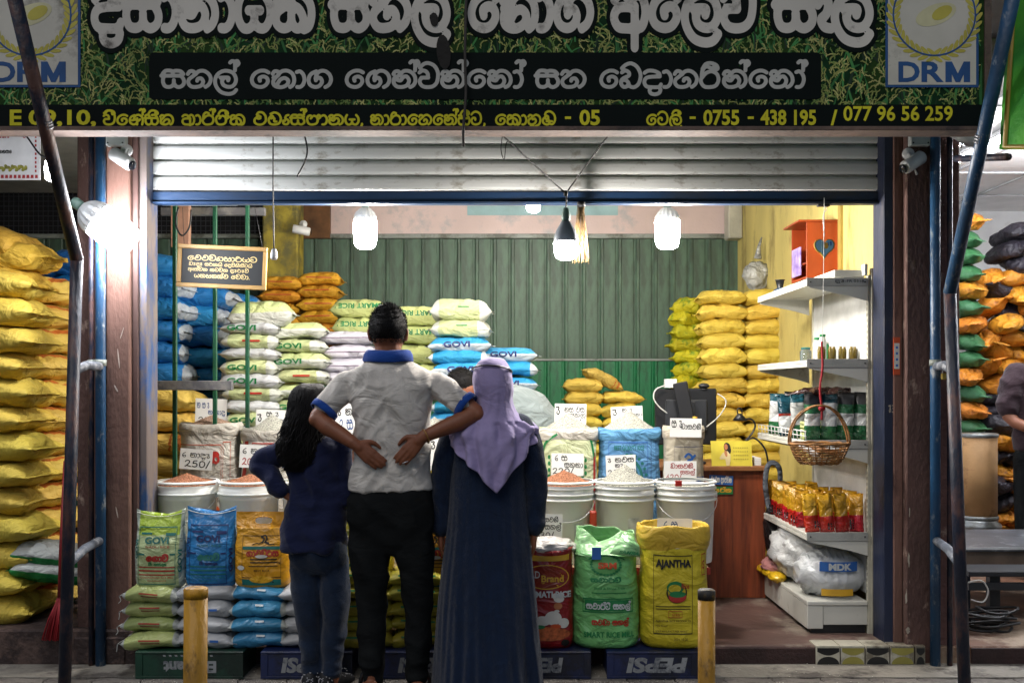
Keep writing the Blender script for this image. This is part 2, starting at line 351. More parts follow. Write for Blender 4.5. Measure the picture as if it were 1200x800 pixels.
def glyph(ch, rad, jit=0):
    """filled outline of a stroke glyph: distance field sampled on a grid, traced by marching squares"""
    key = (ch, rad, jit)
    if key in _gc: return _gc[key]
    adv, st = G[ch]
    if not st: _gc[key] = ([], []); return _gc[key]
    segs = []
    rr = random.Random(hash((ord(ch), jit)) & 0xffff)
    for q in st:
        if jit: q = [(x + rr.uniform(-jit, jit), y + rr.uniform(-jit, jit)) for x, y in q]
        c = crom(q, 5) if len(q) > 2 else [np.array(p, float) for p in q]
        segs += [(c[i], c[i+1]) for i in range(len(c)-1)]
    A = np.array([a for a, b in segs]); Bq = np.array([b for a, b in segs])
    lo = np.minimum(A.min(0), Bq.min(0)) - rad - 6; hi = np.maximum(A.max(0), Bq.max(0)) + rad + 6
    h = max(3.0, min(5.0, rad * .5)); nx = int((hi[0]-lo[0])/h)+2; ny = int((hi[1]-lo[1])/h)+2
    gx = lo[0] + np.arange(nx)*h; gy = lo[1] + np.arange(ny)*h
    X, Y = np.meshgrid(gx, gy); D = np.full(X.shape, 1e9)
    for a, b in zip(A, Bq):
        ab = b-a; L = max(1e-9, ab @ ab); t = np.clip(((X-a[0])*ab[0]+(Y-a[1])*ab[1])/L, 0, 1)
        D = np.minimum(D, np.hypot(X-a[0]-t*ab[0], Y-a[1]-t*ab[1]))
    D = rad - D
    vs, fs = [], []; ve = {}
    def vtx(i, j):
        k = ('c', i, j)
        if k not in ve: ve[k] = len(vs); vs.append((gx[i], gy[j]))
        return ve[k]
    def edge(i0, j0, i1, j1):
        k = (min((i0,j0),(i1,j1)), max((i0,j0),(i1,j1)))
        if k not in ve:
            a, b = D[j0,i0], D[j1,i1]; t = a/(a-b)
            ve[k] = len(vs); vs.append((gx[i0]+(gx[i1]-gx[i0])*t, gy[j0]+(gy[j1]-gy[j0])*t))
        return ve[k]
    for j in range(ny-1):
        for i in range(nx-1):
            cs = [(i,j),(i+1,j),(i+1,j+1),(i,j+1)]; ins = [D[c[1],c[0]] > 0 for c in cs]
            if not any(ins): continue
            poly = []
            for q in range(4):
                c, d = cs[q], cs[(q+1)%4]
                if ins[q]: poly.append(vtx(*c))
                if ins[q] != ins[(q+1)%4]: poly.append(edge(*c, *d))
            if len(poly) > 2: fs.append(tuple(poly))
    _gc[key] = (vs, fs); return _gc[key]
def stroke_width(s): return sum(G[c][0] for c in s)
def sinh(mb, s, x0, x1, zb, xh, rad, fn, jit=0, alt=.0003, spread=0):
    """letters of s from x0 to x1, baseline zb, x-height xh (units of the surface), fn(x,z,k)->3d point"""
    k = (x1-x0)/stroke_width(s); kz = xh/100.0; cx = 0
    for i, c in enumerate(s):
        vs, fs = glyph(c, rad + spread, jit)
        if vs: mb.add([fn(x0+(cx+x)*k, zb+y*kz, (i%2)*alt) for x, y in vs], fs, False)
        cx += G[c][0]
_tc = {}
def latin_mesh(s, bold, shear=0):
    key = (s, bold, shear)
    if key in _tc: return _tc[key]
    cu = bpy.data.curves.new('txt', 'FONT'); cu.body = s; cu.size = 1; cu.offset = bold; cu.resolution_u = 3; cu.fill_mode = 'FRONT'; cu.shear = shear
    o = bpy.data.objects.new('txt', cu); COL.objects.link(o)
    dg = bpy.context.evaluated_depsgraph_get(); me = bpy.data.meshes.new_from_object(o.evaluated_get(dg))
    vs = [(v.co.x, v.co.y) for v in me.vertices]; fs = [tuple(p.vertices) for p in me.polygons]
    bpy.data.objects.remove(o); bpy.data.curves.remove(cu); bpy.data.meshes.remove(me)
    a = np.array(vs); lo = a.min(0); hi = a.max(0)
    _tc[key] = ([(x-lo[0], y-lo[1]) for x, y in vs], fs, hi[0]-lo[0], hi[1]-lo[1]); return _tc[key]
def latin(mb, s, x0, x1, z0, z1, fn, bold=.02, shear=0):
    vs, fs, w, h = latin_mesh(s, bold, shear)
    mb.add([fn(x0+(x1-x0)*x/w, z0+(z1-z0)*y/h, 0) for x, y in vs], fs, False)
def flat(Y): return lambda x, z, o: Vector((x, Y-o, z))
def poly_flat(mb, poly, fn, o=0): mb.add([fn(x, z, o) for x, z in poly], [tuple(range(len(poly)))], False)
def rrect(x0, x1, z0, z1, r, n=5):
    out = []
    for cx, cz, a0 in ((x1-r, z0+r, -90), (x1-r, z1-r, 0), (x0+r, z1-r, 90), (x0+r, z0+r, 180)):
        for i in range(n+1):
            a = math.radians(a0+90*i/n); out.append((cx+r*math.cos(a), cz+r*math.sin(a)))
    return out
def ellp(cx, cz, rx, rz, a=0, n=10):
    ca, sa = math.cos(a), math.sin(a)
    return [(cx+rx*math.cos(t)*ca-rz*math.sin(t)*sa, cz+rx*math.cos(t)*sa+rz*math.sin(t)*ca) for t in [2*PI*i/n for i in range(n)]]
# ------------------------------------------------------------------ the setting: pavement, step, floor, ceiling
M_pav = mat('paver_stone', '79736c', .85, var=.25, vs=3, bump=.35, bs=90, dirt='4c4744', dirt_amt=.5, dirt_s=5)
M_sand = mat('joint_sand', '2f2a26', .95, bump=.4)
M_cem = mat('cement', '8a857b', .85, var=.2, vs=2, bump=.3, bs=40, dirt='4f4a45', dirt_amt=.5, dirt_s=4)
M_floor = mat('red_cement_floor', '5c4640', .5, var=.25, vs=2.2, bump=.12, bs=30, dirt='857a6e', dirt_amt=.35, dirt_s=3)
M_step = mat('step_cement', '57443d', .8, var=.3, vs=4, bump=.4, bs=45, dirt='2a1d1b', dirt_amt=.7, dirt_s=7)
M_oran = mat('orange_stained_floor', '6b4a36', .7, var=.3, vs=3, bump=.2, dirt='9a8874', dirt_amt=.4, dirt_s=2.5)
g = MB(); g.box(-30, 30, -25, 4.96, -.4, -.014); pav = struct('pavement', g, M_sand)
# wavy interlocking pavers
def paver_poly(w, d):
    w -= .004; d -= .004; o = []
    for i, (t, s_) in enumerate([(0,0),(.16,1),(.34,1),(.5,0),(.66,-1),(.84,-1),(1,0)]): o.append((-w/2+w*t, -d/2+s_*.010))
    for (t, s_) in [(0,0),(.25,1),(.5,0),(.75,-1),(1,0)][1:]: o.append((w/2+s_*.008, -d/2+d*t))
    for (t, s_) in [(1,0),(.84,-1),(.66,-1),(.5,0),(.34,1),(.16,1),(0,0)][1:]: o.append((-w/2+w*t, d/2+s_*.010))
    for (t, s_) in [(1,0),(.75,-1),(.5,0),(.25,1)][1:]: o.append((-w/2+s_*.008, -d/2+d*t))
    return o
def paver_me():
    o = paver_poly(.225, .1125); n = len(o); vs = [(x, y, -.02) for x, y in o] + [(x, y, -.003) for x, y in o] + [(x*.97, y*.95, 0) for x, y in o]
    b = MB(); b.add(vs, [tuple(range(2*n, 3*n))] + [(i, (i+1) % n, n+(i+1) % n, n+i) for i in range(n)] + [(n+i, n+(i+1) % n, 2*n+(i+1) % n, 2*n+i) for i in range(n)], False)
    return b.mesh('paver', M_pav)
pm = paver_me()
for r in range(11):
    y = 4.60 - .1125*r
    for c in range(27):
        x = -2.95 + .225*c + (r % 2)*.1125
        if abs(x) > .52*y + .25: continue
        link('paver', pm, pav, (x, y, random.uniform(-.002, .003)), (random.uniform(-.012, .012), random.uniform(-.012, .012), random.uniform(-.01, .01)))
g = MB(); g.box(-6, 6, 4.66, 4.905, -.05, .004)
struct('cement_apron', g, M_cem)
g = MB(); g.box(-1.75, 1.935, 4.9, 9.2, -.2, .09, .006)
struct('shop_floor', g, [M_floor])
g = MB(); g.box(-8, -1.752, 4.88, 9.2, -.2, .172, .01)
struct('left_bay_floor', g, M_step)
g = MB(); g.box(1.937, 8, 4.9, 9.4, -.2, .085, .006)
struct('right_bay_floor', g, M_oran)
g = MB(); g.box(-1.74, 1.93, 4.885, 4.899, .0, .082, .003); struct('step_riser', g, mat('step_riser_red', '33201e', .8, var=.3, bump=.4))
g = MB(); g.box(2.25, 8, 4.885, 4.899, .0, .08, .003); struct('step_riser', g, MATS['step_riser_red'])
# patterned tiles on the step
tiles = thing('tile_strip', 'strip of black, olive and white patterned tiles on the step below the shelf', 'tiles', P(955, 778, 4.88))
Mb = mat('tile_black', '16181a', .3, var=.1, bump=0); Mo = mat('tile_olive', '8b8440', .35, bump=0); Mw = mat('tile_white', 'b9b5a4', .35, dirt='6b6558', bump=0)
for i in range(5):
    x0 = PX(956 + i*29, 4.88); x1 = x0 + .117; zb, zt = .004, .087; mc = Mo if i % 2 else Mb
    if i == 4: x1 = x0 + .05
    b = MB(); b.box(x0, x1-.002, 4.872, 4.884, zb, zt, .001); b.box(x0, x1-.002, 4.872, 4.99, zt+.0006, zt+.008, .001); t = b.build('tile', [Mw], tiles)
    b = MB(); xm = (x0+x1)/2; zm = (zb+zt)/2; f_ = flat(4.8715); hw = (x1-x0)/2-.005
    poly_flat(b, [(xm+hw*math.cos(a), zb+.002+.037*math.sin(a)) for a in [PI*q/14 for q in range(15)]], f_, 0)
    poly_flat(b, [(xm+hw, zt-.002), (xm-hw, zt-.002)] + [(xm-hw+2*hw*q/10, zm+.003+.018*(1-math.sin(PI*q/10))) for q in range(11)], f_, 0)
    b.build('tile_pattern', mc, t)
M_ceil = mat('ceiling_board', 'b9b8b0', .8, var=.1)
g = MB(); g.box(-8, 1.93, 5.12, 9.2, 3.02, 3.1); struct('ceiling', g, M_ceil)
g = MB(); g.box(2.21, 8, 5.0, 9.4, 3.0, 3.1)
rc = struct('right_bay_ceiling', g, mat('white_ceiling', 'e2e2e2', .6, var=.05))
for x in (2.75, 3.35, 3.95):
    b = MB(); b.box(x, x+.02, 5.0, 9.38, 2.985, 2.9985); b.build('batten', mat('ceiling_batten', 'a5a6a8', .6), rc)
for y in (5.8, 6.7, 7.6, 8.5):
    b = MB(); b.box(2.22, 5, y, y+.02, 2.985, 2.9975); b.build('batten', MATS['ceiling_batten'], rc)

# ------------------------------------------------------------------ back wall of ribbed panels
M_gu = mat('ribbed_grey_green', '4e6856', .55, var=.14, vs=4, bump=.05, dirt='3f4f43', dirt_amt=.5, dirt_s=6, stretch=(1,1,.25))
M_gl = mat('ribbed_bright_green', '127a48', .5, var=.14, vs=4, bump=.05, dirt='0a3a22', dirt_amt=.35, dirt_s=6, stretch=(1,1,.25))
bw = thing('back_wall', 'ribbed metal back wall, grey green above and bright green below', 'wall', (0, 8.5, 0))
def rib_me(z0, z1, m):
    w = .152; pr = [(-w/2, 0), (-w/2+.012, -.016), (-w/2+.03, -.016), (-w/2+.036, -.006), (w/2-.02, -.006), (w/2-.012, 0), (w/2, 0)]
    vs = [(x, y, z0) for x, y in pr] + [(x, y, z1) for x, y in pr]; n = len(pr)
    b = MB(); b.add(vs, [(i, i+1, n+i+1, n+i) for i in range(n-1)], False); b.box(-w/2, w/2, .001, .02, z0, z1); return b.mesh('wall_panel', m)
mu = rib_me(1.60, 2.62, M_gu); ml = rib_me(.1, 1.585, M_gl)
for i in range(44):
    x = -4.65 + .152*i
    if x > 1.9: break
    link('wall_panel', mu, bw, (x, 0, 0)); link('wall_panel', ml, bw, (x, 0, 0))
b = MB(); b.box(-4.8, 1.92, 8.46, 8.53, 2.622, 2.66, .004); b.box(-4.8, 1.92, 8.475, 8.50, 1.584, 1.602, .003)
b.build('rail', mat('grey_rail', '8d948f', .5, dirt='55584f'), bw)
b = MB(); b.box(-1.55, 1.92, 8.49, 8.53, 2.66, 3.02); b.build('upper_board', mat('pink_board', 'cdb8b4', .6, var=.08, vs=1.5, dirt='8f9aa0', dirt_amt=.3, dirt_s=1.2), bw)
b = MB(); b.box(-.38, .9, 8.482, 8.489, 2.82, 2.9); b.build('faded_banner', mat('pale_teal_banner', '8fb0b4', .6, var=.1), bw)
b = MB(); b.box(-1.95, -1.54, 8.44, 8.5, 2.62, 2.95); b.build('patch_board', mat('brown_patch', '6d4a2c', .8, var=.3), bw)
b = MB(); b.box(-8, -1.56, 8.53, 8.6, 2.66, 3.02); b.box(-8, 1.95, 8.535, 8.6, 0, 2.66); b.build('backing', mat('dark_backing', '15161b', .8), bw)
b = MB()
for i in range(70):
    x = -4.8 + i*.042; b.box(x, x+.005, 8.515, 8.52, 2.665, 3.02)
for i in range(8): z = 2.69+.042*i; b.box(-4.8, -1.9, 8.508, 8.513, z, z+.005)
tag(b.build('wire_mesh', mat('mesh_wire', '4d5057', .4, metal=.6), bw), kind='stuff')
# yellow side wall with pilaster, partition wall, left end wall
M_yel = mat('yellow_wall_paint', 'c6b56c', .75, var=.12, vs=2, bump=.12, bs=40, dirt='8f7f4a', dirt_amt=.35, dirt_s=3, stretch=(1,1,.4))
yw = thing('side_wall', 'yellow painted side wall behind the white shelving', 'wall', (1.94, 6.8, 0))
b = MB(); b.box(1.92, 1.96, 5.2, 8.53, .09, 3.02); b.build('plaster', M_yel, yw)
b = MB(); b.box(1.905, 1.92, 5.79, 5.84, .09, 3.02); b.build('conduit_strip', mat('yellow_dark', '9c8640', .7), yw)
b = MB(); b.box(1.80, 1.92, 8.3, 8.47, 2.6, 3.0, .01); b.build('switch_box', mat('white_plastic_dirty', 'b9b7a8', .5), yw)
pw = thing('partition_wall', 'white plastered partition between the rice shop and the right bay', 'wall', (2.1, 7, 0))
b = MB(); b.box(1.962, 2.2, 5.2, 9.4, .085, 3.02); b.build('plaster', mat('white_wall', 'd8d8d8', .7, var=.05, dirt='b5b5b2', dirt_amt=.2), pw)
rw = thing('right_back_wall', 'white back wall of the right bay behind the orange and black sacks', 'wall', (4, 9.3, 0))
b = MB(); b.box(2.2, 8, 9.3, 9.45, .085, 3.05); b.build('plaster', MATS['white_wall'], rw)
b = MB(); b.box(5.2, 5.3, 5.0, 9.3, .085, 3.05); b.build('end_plaster', MATS['white_wall'], rw)
b = MB()
for i in range(26): x = 2.3+i*.07; b.box(x, x+.007, 8.9, 8.907, 1.6, 2.6)
for i in range(15): z = 1.62+.07*i; b.box(2.3, 4.1, 8.892, 8.899, z, z+.007)
tag(b.build('wire_mesh', mat('pale_wire', '7d8588', .4, metal=.5), rw), kind='stuff')
lw = thing('left_end_wall', 'dark end wall of the left bay beyond the yellow sacks', 'wall', (-4.9, 7, 0))
b = MB(); b.box(-5.0, -4.8, 4.9, 8.6, .17, 3.05); b.build('plaster', mat('dark_wall', '4a4440', .8), lw)
yc = thing('yellow_column', 'short yellow column at the back beside the pink board', 'column', (-1.9, 8.2, 0))
b = MB(); b.box(-2.05, -1.76, 8.2, 8.44, .09, 3.02, .01); b.build('shaft', mat('yellow_column_paint', 'a8973a', .75, var=.25, dirt='6b6640', dirt_s=4), yc)
# roof slab over the canopy and the wall above the shutter
cr = thing('canopy_roof', 'metal canopy roof behind the signboard', 'roof', (0, 4.6, 3.1))
b = MB(); b.box(-8, 8, 4.36, 5.2, 3.1, 3.16); b.build('sheet', mat('canopy_sheet', '55585a', .6), cr)
b = MB(); b.box(-8, 8, 5.12, 5.25, 3.0, 4.0); b.build('fascia', MATS['dark_wall'], cr)

# ------------------------------------------------------------------ pillars
M_br = mat('brown_plaster', '523a34', .85, var=.18, vs=5, bump=.5, bs=50, dirt='a08a7c', dirt_amt=.08, dirt_s=14, stretch=(1,1,.5))
M_br2 = mat('brown_plaster_smooth', '694c42', .8, var=.15, vs=5, bump=.25, bs=60, dirt='4a312b', dirt_amt=.15, dirt_s=9, stretch=(1,1,.4))
lp = thing('pillar', 'brown plastered pillar on the left, washed pink by the bare bulb', 'pillar', (-2.0, 5.0, 0))
b = MB(); b.box(PX(124,4.9), PX(152,4.9), 4.9, 5.25, .0, 3.05, .006); b.build('shaft', M_br2, lp)
b = MB(); b.box(PX(86,4.9), PX(124,4.9)-.002, 4.94, 5.25, .0, 3.05, .006); b.build('side_strip', M_br, lp)
b = MB(); b.box(PX(152,4.9)+.001, PX(159,4.9), 4.93, 5.2, .09, 3.05, .003); b.build('edge_trim', mat('dark_brown_trim', '4a332e', .7), lp)
b = MB(); b.box(PX(86,4.9)+.01, PX(150,4.9), 4.872, 4.896, .0, .14, .01); b.build('base', M_step, lp)
rp = thing('pillar', 'dark brown plastered pillar on the right with peeling edges', 'pillar', (2.05, 5.0, 0))
b = MB(); b.box(PX(1062,4.9), PX(1092,4.9), 4.9, 5.25, 0, 3.05, .006); b.build('shaft', M_br, rp)
b = MB(); b.box(PX(1051,4.9), PX(1062,4.9)-.001, 4.94, 5.2, .09, 3.05, .004); b.build('edge_trim', M_br2, rp)
b = MB(); b.box(PX(1092,4.9)+.001, PX(1128,4.9), 4.93, 5.25, 0, 3.05, .006); b.build('side_strip', mat('rough_brown', '70504a', .9, var=.2, bump=.8, bs=35, dirt='b0a090', dirt_amt=.05, dirt_s=9), rp)
M_flake = mat('bare_plaster_patch', 'a39a8b', .9, var=.2, bump=.4)
rr = random.Random(4)
def flake(mb, cx, cz, rx, rz, Y, n=11):
    poly_flat(mb, [(cx+rx*math.cos(a)*rr.uniform(.5,1.1), cz+rz*math.sin(a)*rr.uniform(.5,1.1)) for a in [2*PI*i/n for i in range(n)]], flat(Y), 0)
b = MB()
for (px, py, rx, rz) in ((1113,668,.02,.055),(1118,655,.012,.03),(1064,738,.012,.02),(1065,655,.006,.04),(1062,700,.006,.05),(1066,600,.004,.03),(1112,640,.008,.015)):
    Y = 4.898 if px < 1090 else 4.927
    flake(b, PX(px, Y), PZ(py, Y), rx, rz, Y)
b.build('peeled_patch', M_flake, rp)
b = MB()
for (px, py, rx, rz, a) in ((139,420,.003,.05,.1),(136,455,.004,.02,.5),(143,390,.002,.03,-.3),(137,600,.003,.03,.2)):
    poly_flat(b, [(PX(px,4.898)+x*math.cos(a)-z*math.sin(a), PZ(py,4.898)+x*math.sin(a)+z*math.cos(a)) for x, z in ellp(0,0,rx,rz)], flat(4.898), 0)
b.build('scratch', mat('pale_scratch', 'b8a79c', .8), lp)

# ------------------------------------------------------------------ roller shutter
M_slat = mat('shutter_metal', 'd4d6d4', .5, metal=0, var=.05, vs=3, bump=.06, bs=30, dirt='a09c94', dirt_amt=.25, dirt_s=14, stretch=(.7,1,1.2))
M_bl = mat('blue_paint', '1d4577', .55, var=.2, vs=5, bump=.1, dirt='6b605c', dirt_amt=.75, dirt_s=6, stretch=(1,1,.35))
M_nv = mat('navy_paint', '141c33', .5, var=.2, bump=.1, dirt='3c3a40', dirt_amt=.2, dirt_s=7, stretch=(1,1,.35))
sh = thing('roller_shutter', 'grey metal roller shutter, half raised, with a blue bottom bar', 'shutter', (0, 5.05, 2.3))
xa, xb = PX(172, 5.05)+.002, PX(1037, 5.05)-.002
pr = [(.012,0),(.012,.004),(-.009,.006),(-.013,.018),(-.014,.036),(-.013,.056),(-.009,.068),(.012,.071),(.012,.0785)]
b = MB(); n = len(pr); vs = [(xa, y, z) for y, z in pr] + [(xb, y, z) for y, z in pr]
b.add(vs, [(i, n+i, n+i+1, i+1) for i in range(n-1)], False); slm = b.mesh('slat', M_slat)
for i in range(9): link('slat', slm, sh, (0, 0, .047+.0785*i))
b = MB(); b.box(xa, xb, 5.03, 5.06, 2.29, 2.345, .008); b.box(xa, xb, 5.015, 5.07, 2.278, 2.2895, .002); b.build('bottom_bar', mat('blue_bar', '143458', .55, var=.2, vs=2, dirt='30343c', dirt_amt=.35, dirt_s=3, stretch=(.3,1,1)), sh)
for (x0, x1, m) in ((PX(159,4.95)+.001, PX(172,4.95), M_bl), (PX(1036,4.95), PX(1051,4.95)-.001, M_nv)):
    b = MB(); b.box(x0, x1, 4.95, 4.965, .09, 3.0, .002); b.box(x0, x0+.006, 4.9655, 5.1, .09, 3.0); b.box(x1-.006, x1, 4.9655, 5.1, .09, 3.0); b.build('guide_rail', m, sh)
b = MB(); sinh(b, 'R3', PX(1041,4.95), PX(1048,4.95), 1.23, .04, 8, flat(4.949)); b.build('chalk_mark', M_flake, sh)

# ------------------------------------------------------------------ pipes and awning posts
M_pipe = mat('blue_pipe', '1a4264', .45, var=.2, vs=8, bump=.15, bs=60, dirt='8a8f92', dirt_amt=.22, dirt_s=22, stretch=(1,1,.5))
M_post = mat('dark_blue_post', '151f33', .5, var=.25, vs=7, bump=.25, bs=50, dirt='5b3f38', dirt_amt=.5, dirt_s=7, stretch=(1,1,.4))
def wall_pipe(px, label, r=.024, dark=False):
    x = PX(px, 4.86); t = thing('pipe', label, 'pipe', (x, 4.86, 0))
    b = MB(); b.tube([(x,4.86,.0),(x,4.86,1.5),(x,4.86,3.1)], r, 14); b.build('tube', M_post if dark else M_pipe, t)
    for z in (1.46,):
        b = MB(); b.tube([(x,4.86,z),(x,4.86,z+.03)], r+.004, 14); b.build('clamp', MATS['grey_rail'], t)
    return t
wall_pipe(118, 'blue pipe fixed up the left brown pillar')
wall_pipe(1096, 'blue pipe fixed up the right brown pillar')
wall_pipe(1113, 'thin dark pipe between the right pillar and the awning post', .013, True)
wall_pipe(107, 'thin dark pipe beside the left awning post', .013, True)
def awning(xs, label):
    (b0, b1, b2) = xs
    t = thing('awning_post', label, 'post', (b0[0], b0[1], 0))
    b = MB(); b.tube([b0, b1], .0265, 16); b.build('upright', M_post, t)
    d = (b2-b1).normalized(); b = MB(); b.tube([b1 - d*.02 + Vector((0,-.01,0)), b2], .0275, 16); b.build('diagonal', M_pipe if b0[0] > 0 else M_post, t)
    b = MB(); c = b1*.52+b2*.48
    for k in range(3): 
        a = c + d*(.012*k); b.tube([a, a+d*.009], .031, 12)
    b.build('wire_tie', mat('tie_wire', '6e6f73', .4, metal=.6), t)
    for zz in ((PZ(435, 4.5), PZ(655, 4.5))):
        f_ = (zz-b0.z)/(b1.z-b0.z); a = b0.lerp(b1, f_); e = Vector((PX(118 if b0.x < 0 else 1096, 4.86), 4.84, zz+.03))
        b = MB(); m_ = (a+e)/2 + Vector((0, 0, .015)); b.tube([a, m_, e], .021, 12); b.build('brace', mat('worn_brace', '59606c', .5, var=.3, dirt='8d8f93', dirt_amt=.4, dirt_s=12), t)
    return t
awning((Vector((PX(75,4.35),4.35,-.02)), P(90,300,4.4), P(8,-40,3.75)), 'dark blue awning post on the left with a leaning upper arm')
awning((Vector((PX(1131,4.35),4.35,-.02)), P(1113,338,4.4), P(1197,-50,3.75)), 'blue awning post on the right with a leaning upper arm')
# bollards
M_bol = mat('yellow_bollard_paint', 'bd8a22', .5, var=.25, vs=6, bump=.25, bs=50, dirt='20180f', dirt_amt=.24, dirt_s=9, stretch=(1,1,.5))
for px0, px1, py, lab, lean in ((216,243,688,'rusty yellow bollard in front of the green crate', .012),(818,838,690,'black-topped yellow bollard in front of the yellow rice bag', 0)):
    Y = 3.0; x = PX((px0+px1)/2, Y); r = PX(px1, Y)-x; z = PZ(py, Y)
    t = thing('bollard', lab, 'bollard', (x, Y, 0))
    b = MB(); b.tube([(x-lean*6*.1,Y,-.02),(x-lean*.2,Y,z*.5),(x,Y,z-.03)], r, 24); b.build('tube', M_bol, t)
    b = MB(); b.lathe([(r+.001,z-.03),(r+.001,z-.004),(r-.004,z)], (x,Y,0), 24); b.build('cap', M_bol if px0 < 400 else mat('bollard_cap', '2b2722', .6, dirt='8a6a2a', dirt_amt=.3, dirt_s=12), t)

# ------------------------------------------------------------------ the signboard
SY = 4.25
M_sg = mat('sign_green', '10301a', .8, spec=.12, var=.5, vs=5, bump=.05, dirt='27401a', dirt_amt=.6, dirt_s=4)
M_bk = mat('sign_black', '06100f', .75, spec=.12, bump=0, var=.1)
M_wt = mat('sign_white', 'c9c5bd', .7, spec=.12, var=.1, vs=2, bump=0, dirt='5e5a55', dirt_amt=.15, dirt_s=5)
M_wt2 = mat('sign_grey_white', 'b2b2ad', .7, spec=.12, var=.06, bump=0)
M_ylw = mat('sign_yellow', 'cfc832', .7, spec=.12, var=.08, bump=0)
sg = thing('signboard', 'wide green shop signboard with white Sinhala lettering over rice plants', 'sign', (0, SY, 2.45))
X0, X1, Zb, Zt = PX(-40, SY), PX(1153, SY), PZ(152, SY), 3.45
b = MB(); b.box(X0, X1, SY, SY+.09, Zb+.012, Zt); b.build('board', M_sg, sg)
b = MB(); b.box(X0, X1+.012, SY-.012, SY+.1, Zb-.006, Zb+.0118, .002); b.box(X1+.0005, X1+.03, SY-.01, SY+.1, Zb+.012, Zt, .003); b.build('frame', mat('sign_frame', '6e5a50', .8, var=.3, dirt='3a302c'), sg)
# printed rice plants: grains, stalks and blades as flat print
rr = random.Random(11); gm = MB()
def spr(px): return PX(px, SY)
def spz(py): return PZ(py, SY)
lay = 0
for i in range(1300):                                   # blades
    x = rr.uniform(spr(-20), spr(1153)); z = rr.uniform(Zb, spz(-60)); a = rr.gauss(PI/2, .5); L = rr.uniform(.06, .22); w = rr.uniform(.002, .006)
    bend = rr.uniform(-.5, .5); pts = []
    for q in range(6):
        t = q/5; aa = a+bend*t; pts.append((x+L*t*math.cos(aa), z+L*t*math.sin(aa)))
    if max(p[0] for p in pts) > X1-.01 or min(p[0] for p in pts) < X0+.01: continue
    lay = (lay+1) % 40; o = .001+lay*.00002; gm.cur = rr.choice((0,0,1,1,4,4))
    L_ = []; R_ = []
    for q, (u, v) in enumerate(pts):
        ww = w*math.sin(PI*(.1+.9*q/5))**.6+.0004 if q < 5 else .0003
        L_.append((u-ww*math.sin(a), v+ww*math.cos(a))); R_.append((u+ww*math.sin(a), v-ww*math.cos(a)))
    n = len(pts); gm.add([Vector((p[0], SY-o, p[1])) for p in L_+R_], [(q, n+q, n+q+1, q+1) for q in range(n-1)], False)
for i in range(5200):                                   # drooping heads of grain
    x = rr.uniform(spr(-20), spr(1148)); z = rr.uniform(Zb-.01, spz(-50)); a = rr.gauss(PI/2, .45); bend = rr.choice((-1,1))*rr.uniform(.4,1.6)
    m = rr.choice((2,2,3,3,5)); nseg = rr.randint(6, 11); u, v = x, z
    for q in range(nseg):
        aa = a-bend*q/nseg*1.2; u += .0052*math.cos(aa); v += .0052*math.sin(aa)
        ga = aa+rr.choice((-.5,.5)); gm.cur = m
        if X0+.02 < u < X1-.02 and Zb+.01 < v < Zt-.02:
            lay = (lay+1) % 40; o = .0021+lay*.00002
            c, s_ = math.cos(ga), math.sin(ga); gx, gz = u+.003*c, v+.003*s_; l, w = rr.uniform(.005,.0075), .0024
            gm.add([(gx-l*c, SY-o, gz-l*s_), (gx+w*s_, SY-o, gz-w*c), (gx+l*c, SY-o, gz+l*s_), (gx-w*s_, SY-o, gz+w*c)], [(0,1,2,3)], False)
pg = [mat('print_leaf_green', '3a8040', .8, bump=0), mat('print_deep_green', '0e2c16', .8, bump=0), mat('print_grain', '8f9450', .8, bump=0), mat('print_grain_green', '64803c', .8, bump=0), mat('print_leaf_mid', '24602c', .8, bump=0), mat('print_grain_pale', 'b5b470', .8, bump=0)]
tag(gm.build('rice_print', pg, sg), kind='stuff')
# caption panels and strips
b = MB(); poly_flat(b, rrect(spr(175), spr(962), spz(117), spz(62), .02), flat(SY-.0035), 0); b.build('caption_panel', M_bk, sg)
b = MB(); poly_flat(b, [(X0, Zb+.013), (X1, Zb+.013), (X1, spz(123)), (X0, spz(123))], flat(SY-.0035), 0); b.build('address_strip', M_bk, sg)
# headline (cut off by the top of the picture, complete on the board)
WORDS = [('dsAnAyk',108,369),('shl',388,527),('etAg',549,696),('aelv',716,886),('sWl',907,1022)]
for nm, sp_, m, off in (('headline_outline', 12, M_bk, .0042), ('headline_word', 0, M_wt, .0052)):
    for w, a, c in WORDS: b = MB(); sinh(b, w, spr(a), spr(c), spz(38), spz(-10)-spz(38), 12.5, lambda x, z, o, off=off: Vector((x, SY-off-o, z)), spread=sp_); b.build(nm, m, sg)
L2 = [('shl~',189,279),('etAg',293,391),('egn~vn~enA~',404,614),('sh',627,688),('ebdAhri',702,844),('n~enA~',846,944)]
for w, a, c in L2: b = MB(); sinh(b, w, spr(a), spr(c), spz(104.6), spz(81.5)-spz(104.6), 9.5, lambda x, z, o: Vector((x, SY-.0045-o, z))); b.build('caption_word', M_wt2, sg)
fb = flat(SY-.0045)
L3 = [('vieec~xit',121,204),('aAr~qik',213,288),('mDYs~qAny,',297,427),('nArAehen~piT,',434,570),('ekALB',580,652),('eTli',757,799)]
for w, a, c in L3: b = MB(); sinh(b, w.replace('ee', 'e'), spr(a), spr(c), spz(147.5), spz(134)-spz(147.5), 9.5, lambda x, z, o: Vector((x, SY-.0045-o, z))); b.build('address_word', M_ylw, sg)
for s_, a, c in [('E',12,26),('09,10,',34,113),('05',679,703),('0755',824,866),('438 195',891,956),('/',973,981)]:
    lo = spz(150) if ',' in s_ else spz(147.5)
    b = MB(); latin(b, s_, spr(a), spr(c), lo, spz(129), fb, .03); b.build('address_word', M_ylw, sg)
